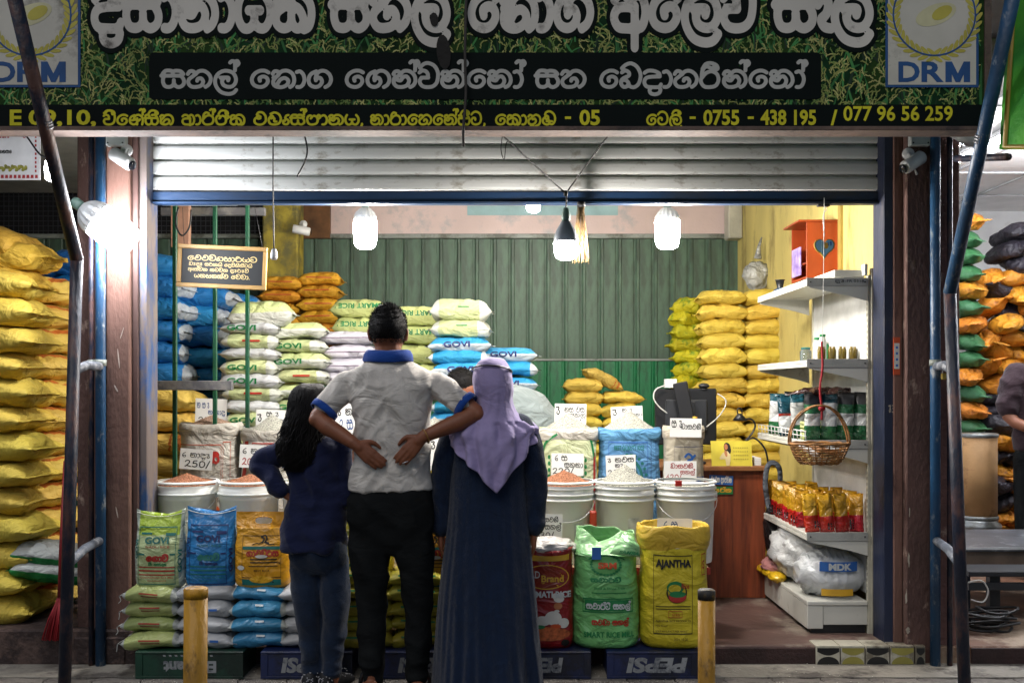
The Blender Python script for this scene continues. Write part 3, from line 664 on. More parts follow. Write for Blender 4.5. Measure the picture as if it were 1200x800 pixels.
for a, c in ((662,669),(808,815),(876,883)): b = MB(); poly_flat(b, [(spr(a), spz(140)), (spr(c), spz(140)), (spr(c), spz(137)), (spr(a), spz(137))], fb, 0); b.build('dash', M_ylw, sg)
b = MB(); latin(b, '077 96 56 259', spr(988), spr(1116), spz(142.5), spz(124.5), fb, .02)
b.build('address_word', M_ylw, sg)
# two round emblems with DRM
M_lw = mat('logo_white', 'c2bfb4', .7, bump=0, var=.06, dirt='77746a', dirt_amt=.3); M_lb = mat('logo_blue', '174a82', .7, bump=0); M_ly = mat('logo_yellow', 'b5ab48', .7, bump=0); M_lc = mat('logo_cream', 'c4c09a', .7, bump=0)
for (x0, x1, cx) in ((-28, 95, 36), (1037, 1146, 1094)):
    b = MB(); poly_flat(b, [(spr(x0),spz(103)),(spr(x1),spz(103)),(spr(x1),spz(-45)),(spr(x0),spz(-45))], flat(SY-.006), 0); p_ = b.build('logo_border', M_lb, sg)
    b = MB(); poly_flat(b, [(spr(x0+3),spz(100)),(spr(x1-3),spz(100)),(spr(x1-3),spz(-42)),(spr(x0+3),spz(-42))], flat(SY-.0068), 0); b.build('logo_panel', M_lw, p_)
    b = MB(); X_, Z_ = spr(cx), spz(18); s_ = SY/F
    b.cur = 0
    for q_, ch in enumerate('DR'): latin(b, ch, spr(cx+(-42,-15,13)[q_]), spr(cx+(-17,11,42)[q_]), spz(97), spz(73), flat(SY-.0076), .03)
    xm0, xm1, zm0, zm1 = spr(cx+13), spr(cx+42), spz(97), spz(73); wq = (xm1-xm0)*.26
    for pl in ([(xm0,zm0),(xm0+wq,zm0),(xm0+wq,zm1),(xm0,zm1)],[(xm1-wq,zm0),(xm1,zm0),(xm1,zm1),(xm1-wq,zm1)]): poly_flat(b, pl, flat(SY-.0076), 0)
    poly_flat(b, [(xm0+.001,zm1),((xm0+xm1)/2-wq*.35,zm0),((xm0+xm1)/2+wq*.35,zm0),(xm1-.001,zm1),(xm1-wq,zm1),((xm0+xm1)/2,zm0+(zm1-zm0)*.42),(xm0+wq,zm1)], flat(SY-.0079), 0)
    for k in range(32):                                      # laurel ring
        t = -PI/2 + (k//2+.4)/16*2*PI*.46*(1 if k % 2 else -1)
        for sd_, rad in ((1, 52), (-1, 44)):
            b.cur = 1; a_ = t+PI/2*(1 if k % 2 else -1)
            poly_flat(b, ellp(X_+s_*rad*math.cos(t), Z_+s_*rad*math.sin(t), s_*7.2, s_*2.4, a_+sd_*.62*(-1 if k % 2 else 1), 8), flat(SY-.0076-.0001*(k % 5)), 0)
    b.cur = 0
    for k in range(40):
        t0 = -PI/2-PI*.9+k*PI*1.8/40; t1 = t0+PI*1.8/40
        b.add([(X_+s_*r_*math.cos(t), SY-.0083, Z_+s_*r_*math.sin(t)) for r_, t in ((47,t0),(49,t0),(49,t1),(47,t1))], [(0,1,2,3)], False)
    b.cur = 2; poly_flat(b, ellp(X_+s_*2, Z_+s_*0, s_*25, s_*12, .35, 18), flat(SY-.0076), 0)
    b.cur = 1; poly_flat(b, ellp(X_+s_*9, Z_+s_*2, s_*13, s_*7, .5, 16), flat(SY-.0082), 0)
    b.build('emblem', [M_lb, M_ly, M_lc], p_)
# burn mark and cables on the sign
b = MB(); poly_flat(b, ellp(spr(520), spz(62), .03, .075, .1, 14), flat(SY-.0092), 0); poly_flat(b, ellp(spr(509), spz(24), .018, .03, .1, 12), flat(SY-.0092), 0)
b.build('burn_mark', mat('scorch', '1c1a18', .9, var=.3, bump=.3, bs=30), sg)
cab = mat('black_cable', '111113', .6, bump=0)
def cable(name, label, pts, r=.004, m=None, cat='cable'):
    b = MB(); b.tube(crom([tuple(p) for p in pts], 5), r, 6); o = b.build(name, m or cab, None, pts[0]); return tag(o, label, cat)
cable('cable', 'dark cable hanging down over the middle of the signboard', [P(547,-30,4.22), P(545,60,4.22), P(546,110,4.22), P(543,150,4.22), P(543,172,4.24)], .006, mat('dusty_cable', '3a3632', .8))
# green neighbouring sign on the right edge
gs = thing('signboard', 'bright green signboard with a yellow frame at the right edge', 'sign', P(1200, 170, 4.0))
A, B_, C_, D_ = P(1178,172,4.0), P(1300,172,3.6), P(1310,-60,3.6), P(1193,-60,4.0)
dn = Vector((0,.05,0))
def quadbox(mb, q, th): mb.add(list(q)+[v+th for v in q], [(0,1,2,3),(7,6,5,4),(0,4,5,1),(1,5,6,2),(2,6,7,3),(3,7,4,0)], False)
b = MB(); quadbox(b, (A, B_, C_, D_), dn); b.build('board', mat('bright_green_board', '1f7a28', .4, var=.3, vs=4, col2='4c9a20'), gs)
b = MB(); b.tube([D_, A, B_], .012, 4); b.build('frame', mat('yellow_frame', '8a7420', .5), gs)
b = MB(); b.tube([P(1120,186,4.6), P(1182,184,4.2)], .016, 8); b.build('bracket', M_post, gs)
# hanging poster at the far left
po = thing('poster', 'white printed poster with a red border at the left edge under the sign', 'poster', P(15, 212, 4.7))
b = MB(); b.box(PX(-40,4.7), PX(47,4.7), 4.7, 4.706, PZ(211,4.7), PZ(140,4.7)); b.build('sheet', mat('poster_sheet', 'd5d5d8', .5, bump=.02), po)
b = MB(); f_ = flat(4.6985)
for i in range(9): poly_flat(b, [(PX(1+i*5,4.7),PZ(209,4.7)),(PX(4.6+i*5,4.7),PZ(209,4.7)),(PX(4.4+i*5,4.7),PZ(205,4.7)),(PX(1.4+i*5,4.7),PZ(205,4.7))], f_, 0)
for i in range(9): poly_flat(b, [(PX(41,4.7),PZ(202-i*5,4.7)),(PX(43,4.7),PZ(202-i*5,4.7)),(PX(43,4.7),PZ(199-i*5,4.7)),(PX(41,4.7),PZ(199-i*5,4.7))], f_, 0)
sinh(b, 'sAgR', PX(-6,4.7), PX(12,4.7), PZ(162,4.7), .028, 10, f_); sinh(b, 'evdmA', PX(16,4.7), PX(38,4.7), PZ(160,4.7), .024, 8, f_)
b.build('red_print', mat('poster_red', '9c1f22', .5, bump=0), po)
b = MB(); sinh(b, 'pgnse', PX(-5,4.7), PX(14,4.7), PZ(180,4.7), .016, 10, f_); b.build('black_print', M_bk, po)
b = MB()
for i in range(12): poly_flat(b, ellp(PX(2+i*2.6,4.7), PZ(197+2*math.sin(i*2),4.7), .012, .008, i), flat(4.698-.0001*i), 0)
b.build('vegetable_picture', mat('poster_veg', '7d7a2a', .5, bump=0, var=.4, vs=40), po)
# ------------------------------------------------------------------ sacks
def sack_pt(u, v, side, L, Wd, T, sd, tied, plump):
    au, av = abs(u), abs(v)
    e = max(0, 1-au**plump)**.5; g_ = max(0, 1-av**3.6)**.5
    t = T/2*e*g_
    x = L/2*u*(1-.06*(1-v*v)); y = Wd/2*v*(1+.02*(1-u*u)-.10*au**9)
    if tied and (u > .80 if tied == 1 else au > .80):
        q = (au-.80)/.20; k = (1-q)**1.3; nb = .2+.8*k if q < .6 else .2+.8*k+(q-.6)*.8
        y *= nb; t = max(t*(k*.9+.1), T*.05)
        if q > .5: x += (1 if u > 0 else -1)*.02
    wr = .045*T*(au**3)*math.sin(v*11+sd*3+nz(u*2, sd)*3) + .05*T*nz(x*9+sd*7, y*9, side*3.1)*2*g_
    wr += .07*T*nz(x*20+sd, y*20, side*2)*g_ + .16*T*nz(x*5+sd*2, y*6, side+sd)*g_*e - .10*T*max(0, 1-abs(nz(x*11+sd, y*7+sd*3, side*4))*5)*g_
    t = max(t+wr*(.35+.65*e), .0022)
    z = side*t - T*.10*au**3 + .02*T*nz(x*3, y*3, sd)
    if side < 0: z = max(z, -T*.46-T*.10*au**3)
    if side > 0 and not tied: z = min(z, T*.47+.03*T*nz(x*6+sd, y*6))
    y += .010*nz(x*12, z*14, sd+5)+.012*nz(x*5, sd*3, 8); x += .014*nz(y*9, sd*5, 4)*au**3
    return Vector((x, y, z))
def sack_mesh(name, L, Wd, T, sd, mats, nu=20, nv=12, tied=0, plump=5.0, tails=True):
    vs = []; us = [math.sin((-1+2*i/nu)*PI/2) for i in range(nu+1)]; vv = [math.sin((-1+2*j/nv)*PI/2) for j in range(nv+1)]
    for side in (1, -1):
        for u in us:
            for v in vv: vs.append(sack_pt(u, v, side, L, Wd, T, sd, tied, plump))
    m = nv+1; o = (nu+1)*m; fs = []
    for i in range(nu):
        for j in range(nv):
            a = i*m+j; fs.append((a, a+m, a+m+1, a+1)); fs.append((o+a, o+a+1, o+a+m+1, o+a+m))
    for i in range(nu):
        a = i*m; fs.append((a, o+a, o+a+m, a+m)); a = i*m+nv; fs.append((a, a+m, o+a+m, o+a))
    for j in range(nv):
        a = j; fs.append((a, a+1, o+a+1, o+a)); a = nu*m+j; fs.append((a, o+a, o+a+1, a+1))
    b = MB(); b.add(vs, fs, True)
    if tails and not tied:                      # stitched hem strip at each end
        for s_ in (1, -1):
            q = [sack_pt(s_, v, 1, L, Wd, T, sd, 0, plump)+Vector((s_*.001, 0, -.001)) for v in vv]; w = s_*.016
            n = len(q); qq = q+[p+Vector((w, 0, -.004+.004*nz(p.y*30, sd))) for p in q]
            b.add(qq+[p+Vector((0,0,.003)) for p in qq], [(i, i+1, n+i+1, n+i) for i in range(n-1)]+[(2*n+i, 3*n+i, 3*n+i+1, 2*n+i+1) for i in range(n-1)]+[(n+i, n+i+1, 3*n+i+1, 3*n+i) for i in range(n-1)], True)
    return b.mesh(name, mats)
def sack_side(L, Wd, T, sd, plump=5.0, out=.003):
    """maps (x,z) on the long front side of a lying sack to its surface"""
    def f(x, z, o):
        u = max(-.97, min(.97, x/(L/2))); e = max(.05, 1-abs(u)**plump)**.5
        r = min(.98, abs(z+T*.10*abs(u)**3)/(T/2*e)); v = (1-r*r)**(1/3.6)
        p = sack_pt(u, -v, 1 if z >= 0 else -1, L, Wd, T, sd, 0, plump)
        return Vector((x, p.y-out-o-.004, z))
    return f
def SM(name, col, **k):
    d = dict(rough=.55, var=.08, vs=5, bump=.15, bs=22, weave=150, spec=.3, fold=.8, rnd=.16); d.update(k); return mat(name, col, **d)
M_sy = SM('yellow_weave', 'dcc052', dirt='b09238', dirt_amt=.15)
M_sy2 = SM('deep_yellow_weave', 'd3b558'); print_mask(M_sy2, 'X', .175, .205, 'b8682a', axis2='Z', lo2=-.02, hi2=.3, wob=.04); print_mask(M_sy2, 'X', .135, .15, 'b8682a', axis2='Z', lo2=-.02, hi2=.3, wob=.05)
M_so = SM('orange_weave', 'd59a2c', dirt='9a5510', dirt_amt=.2)
M_sb = SM('blue_weave', '2a7fbe', rough=.35); print_mask(M_sb, 'X', .2, .5, 'b4bcc4', absv=True, wob=.02)
M_sb2 = SM('blue_plain_weave', '1a5f9c', rough=.33)
M_sl = SM('lime_weave', 'bcc490'); print_mask(M_sl, 'X', .125, .5, 'c3c6bc', absv=True, wob=.02)
M_slw = SM('lime_over_white_weave', 'c6c9c0'); print_mask(M_slw, 'Z', .012, .3, 'bcc68c', wob=.01)
M_sw = SM('white_weave', 'c2c4c6')
M_slv = SM('lilac_white_weave', 'c4c1cc'); print_mask(M_slv, 'Z', -.006, .0, '6f5a72', wob=.004)
M_sbw = SM('blue_white_weave', '2f8fbe'); print_mask(M_sbw, 'X', .16, .5, 'c4ccd0', absv=True, wob=.02)
M_sbw2 = SM('blue_over_white_weave', 'bcc6cc'); print_mask(M_sbw2, 'Z', .008, .3, '3390c0', wob=.01)
M_pr_green = mat('ink_green', '14713c', .5, bump=0); M_pr_red = mat('ink_red', 'a5281c', .5, bump=0); M_pr_navy = mat('ink_navy', '16245c', .5, bump=0); M_pr_black = mat('ink_black', '14140f', .5, bump=0)
M_pr_orange = mat('ink_orange', 'b8481c', .5, bump=0)
def with_print(root, L, Wd, T, sd, items):
    """items: (kind, text, x0, x1, z0, z1, material)"""
    f = sack_side(L, Wd, T, sd)
    for k, tx, x0, x1, z0, z1, m in items:
        b = MB()
        if k == 'txt': latin(b, tx, x0, x1, z0, z1, f, .03)
        elif k == 'up': latin(b, tx, x0, x1, z0, z1, lambda x, z, o: f(x0+x1-x, z0+z1-z, o), .03)
        elif k == 'bar':
            n = 8; b.add([f(x0+(x1-x0)*i/n, z, 0) for z in (z0, z1) for i in range(n+1)], [(i, i+1, n+2+i, n+1+i) for i in range(n)], False)
        nm_ = 'print' if k != 'bar' else 'printed_stripe'; link(nm_, b.mesh(nm_, m), root)
# sack kinds: (meshes, L, W, T)
def kind(name, L, Wd, T, m, n=3, **k):
    n = n+2 if n > 2 else n
    return [(sack_mesh(name, L, Wd, T*1.08, sd, m, **k), L, Wd, T*1.08, sd) for sd in range(n)]
rs_ = random.Random(21)
def stack(kd, x, Y, z0, n, pitch, label, group, items=None, jx=.012, rz=.06, alt=None, every=1, name='rice_sack', altm=None, flip=False, cat='sack', rz0=0):
    """n sacks piled up at (x,Y) from height z0; counted from the top in the labels"""
    made = []
    for i in range(n):
        kk = kd if alt is None or i % 2 == 0 else alt
        me, L, Wd, T, sd = kk[rs_.randrange(len(kk))]
        o = link(name, me, None, (x+rs_.uniform(-jx, jx), Y+rs_.uniform(-.015, .015), z0+pitch*(i+.5)), (rs_.uniform(-.02, .02), rs_.uniform(-.025, .025), rs_.uniform(-rz, rz)+(PI if flip and i % 2 else 0)+rz0+(PI if items is None and not rz0 and rs_.random() < .5 else 0)))
        o.scale = (rs_.uniform(.95, 1.05), rs_.uniform(.95, 1.05), rs_.uniform(.96, 1.06))
        k = n-1-i
        pos = 'at the bottom' if k == n-1 and n > 1 else (ORD[k] + ' from top' if k else 'on top')
        tag(o, label.replace('#', pos), cat, group)
        if items and not (flip and i % 2):
            it = items(i, k)
            if it: with_print(o, L, Wd, T, sd, it)
        made.append(o)
    return made

K_bigy = kind('sack_body', .66, .40, .15, M_sy, 4, plump=5)
K_bigy2 = kind('sack_body', .50, .38, .145, M_sy2, 3, plump=3.2)
# left bay: two columns of big yellow sacks
for c, (px, Y, z0, n, lab) in enumerate(((-25, 5.15, .172, 13, 'yellow rice sack, #, front column of the stack left of the pillar'), (38, 5.46, .172, 13, 'yellow printed sack, #, rear column of the stack left of the pillar'))):
    stack(K_bigy if c == 0 else K_bigy2, PX(px, Y), Y, z0, n, .1365, lab, 'yellow sacks piled in the left bay', jx=.025, rz=.07, rz0=-.45*c, items=lambda i, k: [('bar','',.02,.16,.022,.028,M_pr_orange)] if (i*7+c) % 3 == 0 else [('bar','',-.05,.08,.03,.034,M_pr_green)] if i % 4 == 1 else None)
K_mess = kind('sack_body', .52, .36, .15, SM('pale_yellow_weave', 'cba23a'), 3, tied=1)
for i, (px, py, rx, rl) in enumerate(((0, 326, .15, 'crumpled sack third highest on the left yellow stack'), (8, 306, -.1, 'slumped pale yellow sack high on the left yellow stack'), (-8, 283, .22, 'topmost crumpled yellow sack of the left yellow stack'))):
    p = P(px, py, 5.2); tag(link('rice_sack', K_mess[i % 3][0] if i < 2 else K_mess[0][0], None, p, (0, rx, .1-i*.15)), rl, 'sack', 'yellow sacks piled in the left bay')
K_blue = kind('sack_body', .62, .42, .16, M_sb2, 2)
p = P(76, 312, 6.2); tag(link('rice_sack', K_blue[0][0], None, p, (0, -.12, .1)), 'blue sack lying high behind the left yellow stack', 'sack')
for i in range(8):
    p = P(78, 312, 6.2)-Vector((0,0,.15*(i+1))); tag(link('rice_sack', (K_blue if i < 1 else K_mess)[i % 2][0], None, p, (0, 0, .05*(-1)**i)), ('blue sack just under the high blue one' if i == 0 else 'pale yellow sack %s down the column behind the left yellow stack' % ORD[i]), 'sack', 'sacks behind the yellow stack')
K_gr = kind('sack_body', .4, .3, .12, SM('white_green_weave', 'b8bcb8'), 1); print_mask(MATS['white_green_weave'], 'Z', -.2, -.0, '1f7a3c', wob=.01)
for i in range(2): tag(link('rice_sack', K_gr[0][0], None, P(66, 648+i*17, 5.15), (0, .15, .3)), ('white and green bag wedged low beside the red broom', 'lower white and green bag by the red broom')[i], 'sack')

# inner left: blue sacks, yellow sacks under them
K_b = kind('sack_body', .50, .36, .15, M_sb, 4)
Yb = 6.7
stack(K_b, PX(182,Yb), Yb, PZ(450,Yb), 6, .142, 'blue and white sack, #, in the column against the left door frame', 'blue sacks inside on the left', rz=.15, jx=.03)
stack(K_b, PX(232,Yb+.25), Yb+.25, PZ(478,Yb+.25), 7, .140, 'blue and white sack, #, in the middle blue column behind the sign', 'blue sacks inside on the left', rz=.15, jx=.03)
stack(K_b, PX(270,7.4), 7.4, PZ(560,7.4), 10, .135, 'blue and white sack, #, in the blue column next to the lime packs', 'blue sacks inside on the left', rz=.15, jx=.03)
K_y = kind('sack_body', .46, .34, .14, M_sy2, 3)
stack(K_y, PX(188,6.3), 6.3, PZ(632,6.3), 7, .137, 'yellow sack, #, of the pile under the blue sacks by the frame', 'yellow sacks under the blue ones', rz=.15, jx=.03)
stack(K_y, PX(226,6.75), 6.75, PZ(632,6.75), 5, .137, 'yellow sack, #, of the pile behind the green lattice post', 'yellow sacks under the blue ones', rz=.15, jx=.03)
# orange stack at the back
K_o = kind('sack_body', .33, .26, .10, M_so, 3)
def it_o(i, k): return [('bar','',-.1,.1,.0,.008,M_pr_orange)]
stack(K_o, PX(332,7.8), 7.8, PZ(400,7.8), 5, .1, 'orange sack, #, in the left column below the yellow pillar', 'orange sacks at the back', items=it_o)
stack(K_o, PX(376,7.8), 7.8, PZ(410,7.8), 6, .1, 'orange sack, #, in the right column left of the lettered sacks', 'orange sacks at the back', items=it_o, rz=.1)
# lime and white packs
K_l = kind('sack_body', .36, .26, .095, M_sl, 3); K_lw = kind('sack_body', .37, .26, .09, M_sw, 3); K_lh = kind('sack_body', .37, .27, .10, M_slw, 3)
def it_l(i, k):
    if i % 2 == 0: return [('bar','',-.04,.07,-.006,.006,M_pr_red)] if i % 4 else [('txt','GOVI',-.12,.06,-.018,.016,M_pr_green)]
    return [('txt','GOVI',-.13,.05,-.02,.014,M_pr_green)] if i % 4 == 3 else None
Yl = 6.4
stack(K_l, PX(297,Yl), Yl, PZ(560,Yl), 12, .0835, 'lime or white pack, #, in the left column of the lime stack', 'lime and white packs', items=it_l, alt=K_lw, jx=.015, rz=.08)
stack(K_l, PX(352,Yl+.12), Yl+.12, PZ(555,Yl+.12), 10, .098, 'lime or white pack, #, in the right column of the lime stack', 'lime and white packs', items=it_l, alt=K_lh, jx=.015, rz=.1)
K_big = kind('sack_body', .40, .30, .16, M_slw, 1); tag(link('rice_sack', K_big[0][0], None, P(308,368,Yl), (.05,-.05,.1)), 'fat pale lime sack lying highest on the lime stack', 'sack', 'lime and white packs')
# smart rice + lilac
K_s = kind('sack_body', .37, .27, .13, SM('pale_lime_weave', 'b9c27f'), 2)
def it_s(i, k): return [('up','SMART RICE |',-.15,.16,-.005,.042,M_pr_green)]
Ys = 6.7
K_lv = kind('sack_body', .37, .27, .095, M_slv, 3)
stack(K_lv, PX(410,Ys), Ys, PZ(500,Ys), 7, .0915, 'lilac white pack, #, in the stack left of the man', 'lilac white packs', jx=.015, rz=.06)
stack(K_s, PX(424,Ys+.15), Ys+.15, PZ(393,Ys+.15), 2, .12, 'pale lime lettered sack, #, above the lilac packs left of the head', 'lettered pale lime sacks', items=it_s, jx=.01)
stack(K_s, PX(489,Ys+.1), Ys+.1, PZ(470,Ys+.1), 5, .128, 'pale lime lettered sack, #, in the stack just right of the head', 'lettered pale lime sacks', items=lambda i, k: it_s(i, k) if k < 2 else None, jx=.01)
# lime on blue/white
K_lt = kind('sack_body', .38, .28, .13, M_sl, 2)
K_bw = kind('sack_body', .40, .27, .10, M_sbw, 3); K_w = kind('sack_body', .41, .27, .095, M_sbw2, 3)
Yt = 6.5
def it_b(i, k): return [('txt','GOVI',-.1,.07,-.018,.02,M_pr_navy)] if i % 2 else None
stack(K_bw, PX(541,Yt), Yt, PZ(540,Yt), 10, .0795, 'blue or white lettered pack, #, in the stack behind the shopkeeper', 'blue and white packs', items=it_b, alt=K_w, jx=.012, rz=.08)
stack(K_lt, PX(541,Yt), Yt, PZ(396,Yt), 2, .12, 'lime sack, #, above the blue packs right of the head', 'lime sacks over the blue packs', items=lambda i, k: [('bar','',-.02,.05,.01,.017,M_pr_green)], jx=.01)
stack(K_bw, PX(596,6.7), 6.7, PZ(540,6.7), 8, .095, 'blue or white pack, #, in the low stack beside the green wall', 'blue and white packs', items=it_b, alt=K_w, jx=.012, rz=.08)
# small yellow pile in the middle
K_sy = kind('sack_body', .30, .24, .10, M_sy, 4)
Ym = 7.6
stack(K_sy, PX(683,Ym), Ym, PZ(560,Ym), 8, .0945, 'small yellow sack, #, left column of the low pile before the green wall', 'small yellow sacks in the low pile', jx=.012, rz=.12)
stack(K_sy, PX(727,Ym), Ym, PZ(560,Ym), 7, .0945, 'small yellow sack, #, right column of the low pile before the green wall', 'small yellow sacks in the low pile', jx=.012, rz=.12)
tag(link('rice_sack', K_bigy2[0][0], None, P(706,443,Ym-.02), (.1,.45,.2)), 'tilted yellow sack with red print leaning on the low pile', 'sack', 'small yellow sacks in the low pile').scale = (.62,.62,.66)
# tall yellow stack on the right
Yr = 7.3
K_ty = kind('sack_body', .345, .26, .115, M_sy, 4)
stack(K_ty, PX(845,Yr), Yr, .47, 15, .1062, 'yellow sack, #, left column of the tall stack by the yellow wall', 'yellow sacks in the tall right stack', jx=.008, rz=.06)
stack(K_ty, PX(896,Yr), Yr, .47, 15, .1062, 'yellow sack, #, right column of the tall stack by the yellow wall', 'yellow sacks in the tall right stack', jx=.008, rz=.06)
stack(kind('sack_body', .36, .26, .115, M_sy, 2), PX(870,Yr+.3), Yr+.3, .09, 16, .11, 'yellow sack, #, of the hidden column behind the tall right stack', 'yellow sacks in the tall right stack', jx=.008)
stack(K_ty, PX(845,Yr), Yr, .09, 3, .12, 'yellow sack, #, low in the left column beside the desk', 'yellow sacks low beside the desk')
stack(K_ty, PX(896,Yr), Yr, .09, 3, .12, 'yellow sack, #, low in the right column beside the desk', 'yellow sacks low beside the desk')
K_tie = kind('sack_body', .26, .2, .12, SM('green_yellow_weave', 'b7ad1c', dirt='5e7d20', dirt_amt=.4, dirt_s=14), 3, tied=2)
stack(K_tie, PX(806,7.75), 7.75, PZ(470,7.75), 8, .098, 'green and yellow tied bag, #, of the knobbly pile at the tall stack', 'knobbly green and yellow bags', rz=.8, jx=.02, name='tied_bag', cat='bag')

# right bay: orange and black sacks with pointed ends, green sacks
M_ob = SM('orange_shiny_weave', 'bb7824', rough=.4, dirt='6b3a18', dirt_amt=.35, dirt_s=9); M_kb = SM('black_weave', '221f26', rough=.35); M_gb = SM('dark_green_weave', '2f5c3a', rough=.4, fold=.3)
def ear_mesh(nm, m, sd, L=.42, Wd=.30, T=.13):
    """bag seen from its end: a tied neck that runs out to a crumpled ear"""
    b = MB(); rg = []; n = 14
    for i in range(15):
        t = i/14; y = -L/2+L*t
        if t < .12: w, h = Wd*(.46-.28*t/.12), T*(.12+.06*t/.12)
        elif t < .36: q = (t-.12)/.24; w = Wd*(.18+.82*q**.8); h = T*(.18+.82*q**.7)
        elif t < .9: w, h = Wd, T
        else: q = (1-t)/.1; w, h = Wd*(.7+.3*q), T*(.4+.6*q)
        rr_ = []
        for j in range(n):
            a = 2*PI*j/n; c, s_ = math.cos(a), math.sin(a); k = 1+.16*(1-min(1, t/.4))*math.sin(a*4+sd*2)+.14*nz(t*5+sd*3, a)+.10*nz(t*13+sd*3, a*2.5, 4)
            rr_.append(Vector((w/2*abs(c)**1.1*(1 if c > 0 else -1)*k, y, h/2*abs(s_)**.95*(1 if s_ > 0 else -1)*k-.02*(1-t)*(1 if t < .3 else 0))))
        rg.append(rr_)
    b.loft(rg); return b.mesh(nm, m)
EO = [ear_mesh('sack_body', M_ob, i) for i in range(3)]; EK = [ear_mesh('sack_body', M_kb, i+5) for i in range(2)]; EG = [ear_mesh('sack_body', M_gb, i+9, .4, .26, .12) for i in range(2)]
re_ = random.Random(5); Yo = 7.6
NB = ['one','two','three','four','five','six','seven','eight','nine','ten','eleven','twelve','thirteen','fourteen','fifteen','sixteen','seventeen','eighteen','nineteen','twenty','twenty-one','twenty-two']
for c in range(5):
    for r in range(22 if c else 19):
        blk = re_.random() < .45; me = re_.choice(EK if blk else EO); x = PX(1160, Yo)+c*.15+(r % 2)*.06; z = .085+.06+.113*r
        o = link('rice_sack', me, None, (x+re_.uniform(-.03,.03), Yo+re_.uniform(-.08,.05), z), (re_.uniform(-.45,.3), re_.uniform(-.7,.7), re_.uniform(-.8,.7)))
        o.scale = (.85, 1.15, 1.12)
        tag(o, '%s sack with pointed ear, row %s from the bottom, column %s from the drum' % ('black' if blk else 'orange', NB[r], NB[c]), 'sack', 'orange and black sacks in the right bay')
for c in range(1):
    for r in range(20):
        x = PX(1134, 7.5); z = .09+.07+.128*r; me = EO[r % 3] if r in (4, 8, 10, 13, 15, 19) else re_.choice(EG)
        o = link('rice_sack', me, None, (x+re_.uniform(-.02,.02), 7.5+.12*c, z), (re_.uniform(-.1,.1), re_.uniform(-.2,.2), re_.uniform(-.3,.3))); o.scale = (.78, 1, 1)
        tag(o, '%s sack, %s from the bottom of the column behind the awning post' % ('orange' if me in EO else 'green', ['lowest','second','third','fourth','fifth','sixth','seventh','eighth','ninth','tenth','eleventh','twelfth','thirteenth','fourteenth','fifteenth','sixteenth','seventeenth','eighteenth','nineteenth','twentieth'][r]), 'sack', 'green sacks in the right bay')
# ------------------------------------------------------------------ lamps
E_b = emis('bulb_glow', 'fff8f0', 340); E_far = emis('far_bulb_glow', 'fff8f0', 300); E_t = emis('tube_glow', 'f8faff', 330)
M_al = mat('lamp_aluminium', 'c8cacc', .4, metal=.3, bump=0); M_wp = mat('white_plastic', 'cfd0cf', .4, bump=0); M_gs = mat('grey_socket', '5f7a70', .5, bump=0)
def bulb(c, r, h, label, M=None, glow=E_b, ribs=True, socket_up=.05):
    c = Vector(c); t = thing('bulb', label, 'light bulb', c)
    M = M or Matrix()
    b = MB(); b.lathe([(r*.55,-h*.62),(r*.82,-h*.56),(r*.96,-h*.4),(r,-h*.15),(r,h*.12),(r*.97,h*.18)], c, 24, M); b.build('globe', glow, t)
    b = MB(); n = 32; vs = []
    for z, k in ((h*.185,1.0),(h*.30,.97),(h*.42,.80),(h*.52,.5),(h*.56,.3)):
        for j in range(n): a = 2*PI*j/n; q = r*k*(1 if j % 2 else .93); vs.append(M @ Vector((q*math.cos(a), q*math.sin(a), z))+c)
    b.add(vs, [(i*n+j, i*n+(j+1) % n, (i+1)*n+(j+1) % n, (i+1)*n+j) for i in range(4) for j in range(n)]+[tuple(range(n))[::-1]], False); b.build('heat_sink', M_al, t)
    b = MB(); b.lathe([(r*.29,h*.56),(r*.31,h*.6),(r*.31,h*.6+socket_up*.7),(r*.22,h*.6+socket_up)], c, 16, M); b.build('socket', M_gs, t)
    return t
for px, py, Y, r, lab in ((428,262,5.3,.062,'glowing white bulb hanging left of the man, under the shutter'),(782,262,5.3,.066,'glowing white bulb hanging right of centre, before the green wall')):
    c = P(px, py+4, Y); bulb(c, r, .185, lab); cable('cord', ('left' if px < 600 else 'right')+' white cord holding a glowing bulb from the ceiling', [c+Vector((0,0,.13)), c+Vector((0,0,.35)), Vector((c.x, c.y, 3.02))], .003, mat('white_cord', 'b9b9b4', .6))
c = P(663, 284, 4.8)
t = thing('hanging_lamp', 'lit bulb on a black wire hanging in front of the shutter', 'lamp', c)
b = MB(); b.lathe([(.03,-.082),(.046,-.074),(.054,-.05),(.057,-.02),(.058,0)], c, 24); b.build('globe', E_b, t)
b = MB(); b.lathe([(.0585,.0005),(.059,.01),(.055,.03),(.045,.06),(.03,.085),(.022,.10)], c, 28); b.build('shade', mat('grey_lamp_body', '7f8790', .4, metal=.2, bump=0), t)
b = MB(); b.lathe([(.018,.1005),(.021,.11),(.021,.135),(.017,.15),(.012,.165)], c, 16); b.build('socket', M_gs, t)
k = c+Vector((0,0,.235)); b = MB(); b.tube(crom([tuple(c+Vector((0,0,.16))), tuple(c+Vector((.004,0,.2))), tuple(k)], 3), .004, 6); b.tube([k, P(590,160,4.6), P(583,140,4.5)], .0035, 6); b.tube([k, P(714,157,4.6), P(728,135,4.5)], .0035, 6)
b.lathe([(.009,-.012),(.011,0),(.009,.012)], k, 8); b.tube(crom([tuple(P(589,158,4.6)), tuple(P(587,175,4.58)), tuple(P(591,187,4.58)), tuple(P(595,165,4.6)), tuple(P(612,180,4.63))], 5), .002, 5); b.build('wire', cab, t)
bulb(P(625,236,6.9), .05, .12, 'glowing bulb far inside at the ceiling near the centre', glow=E_far)
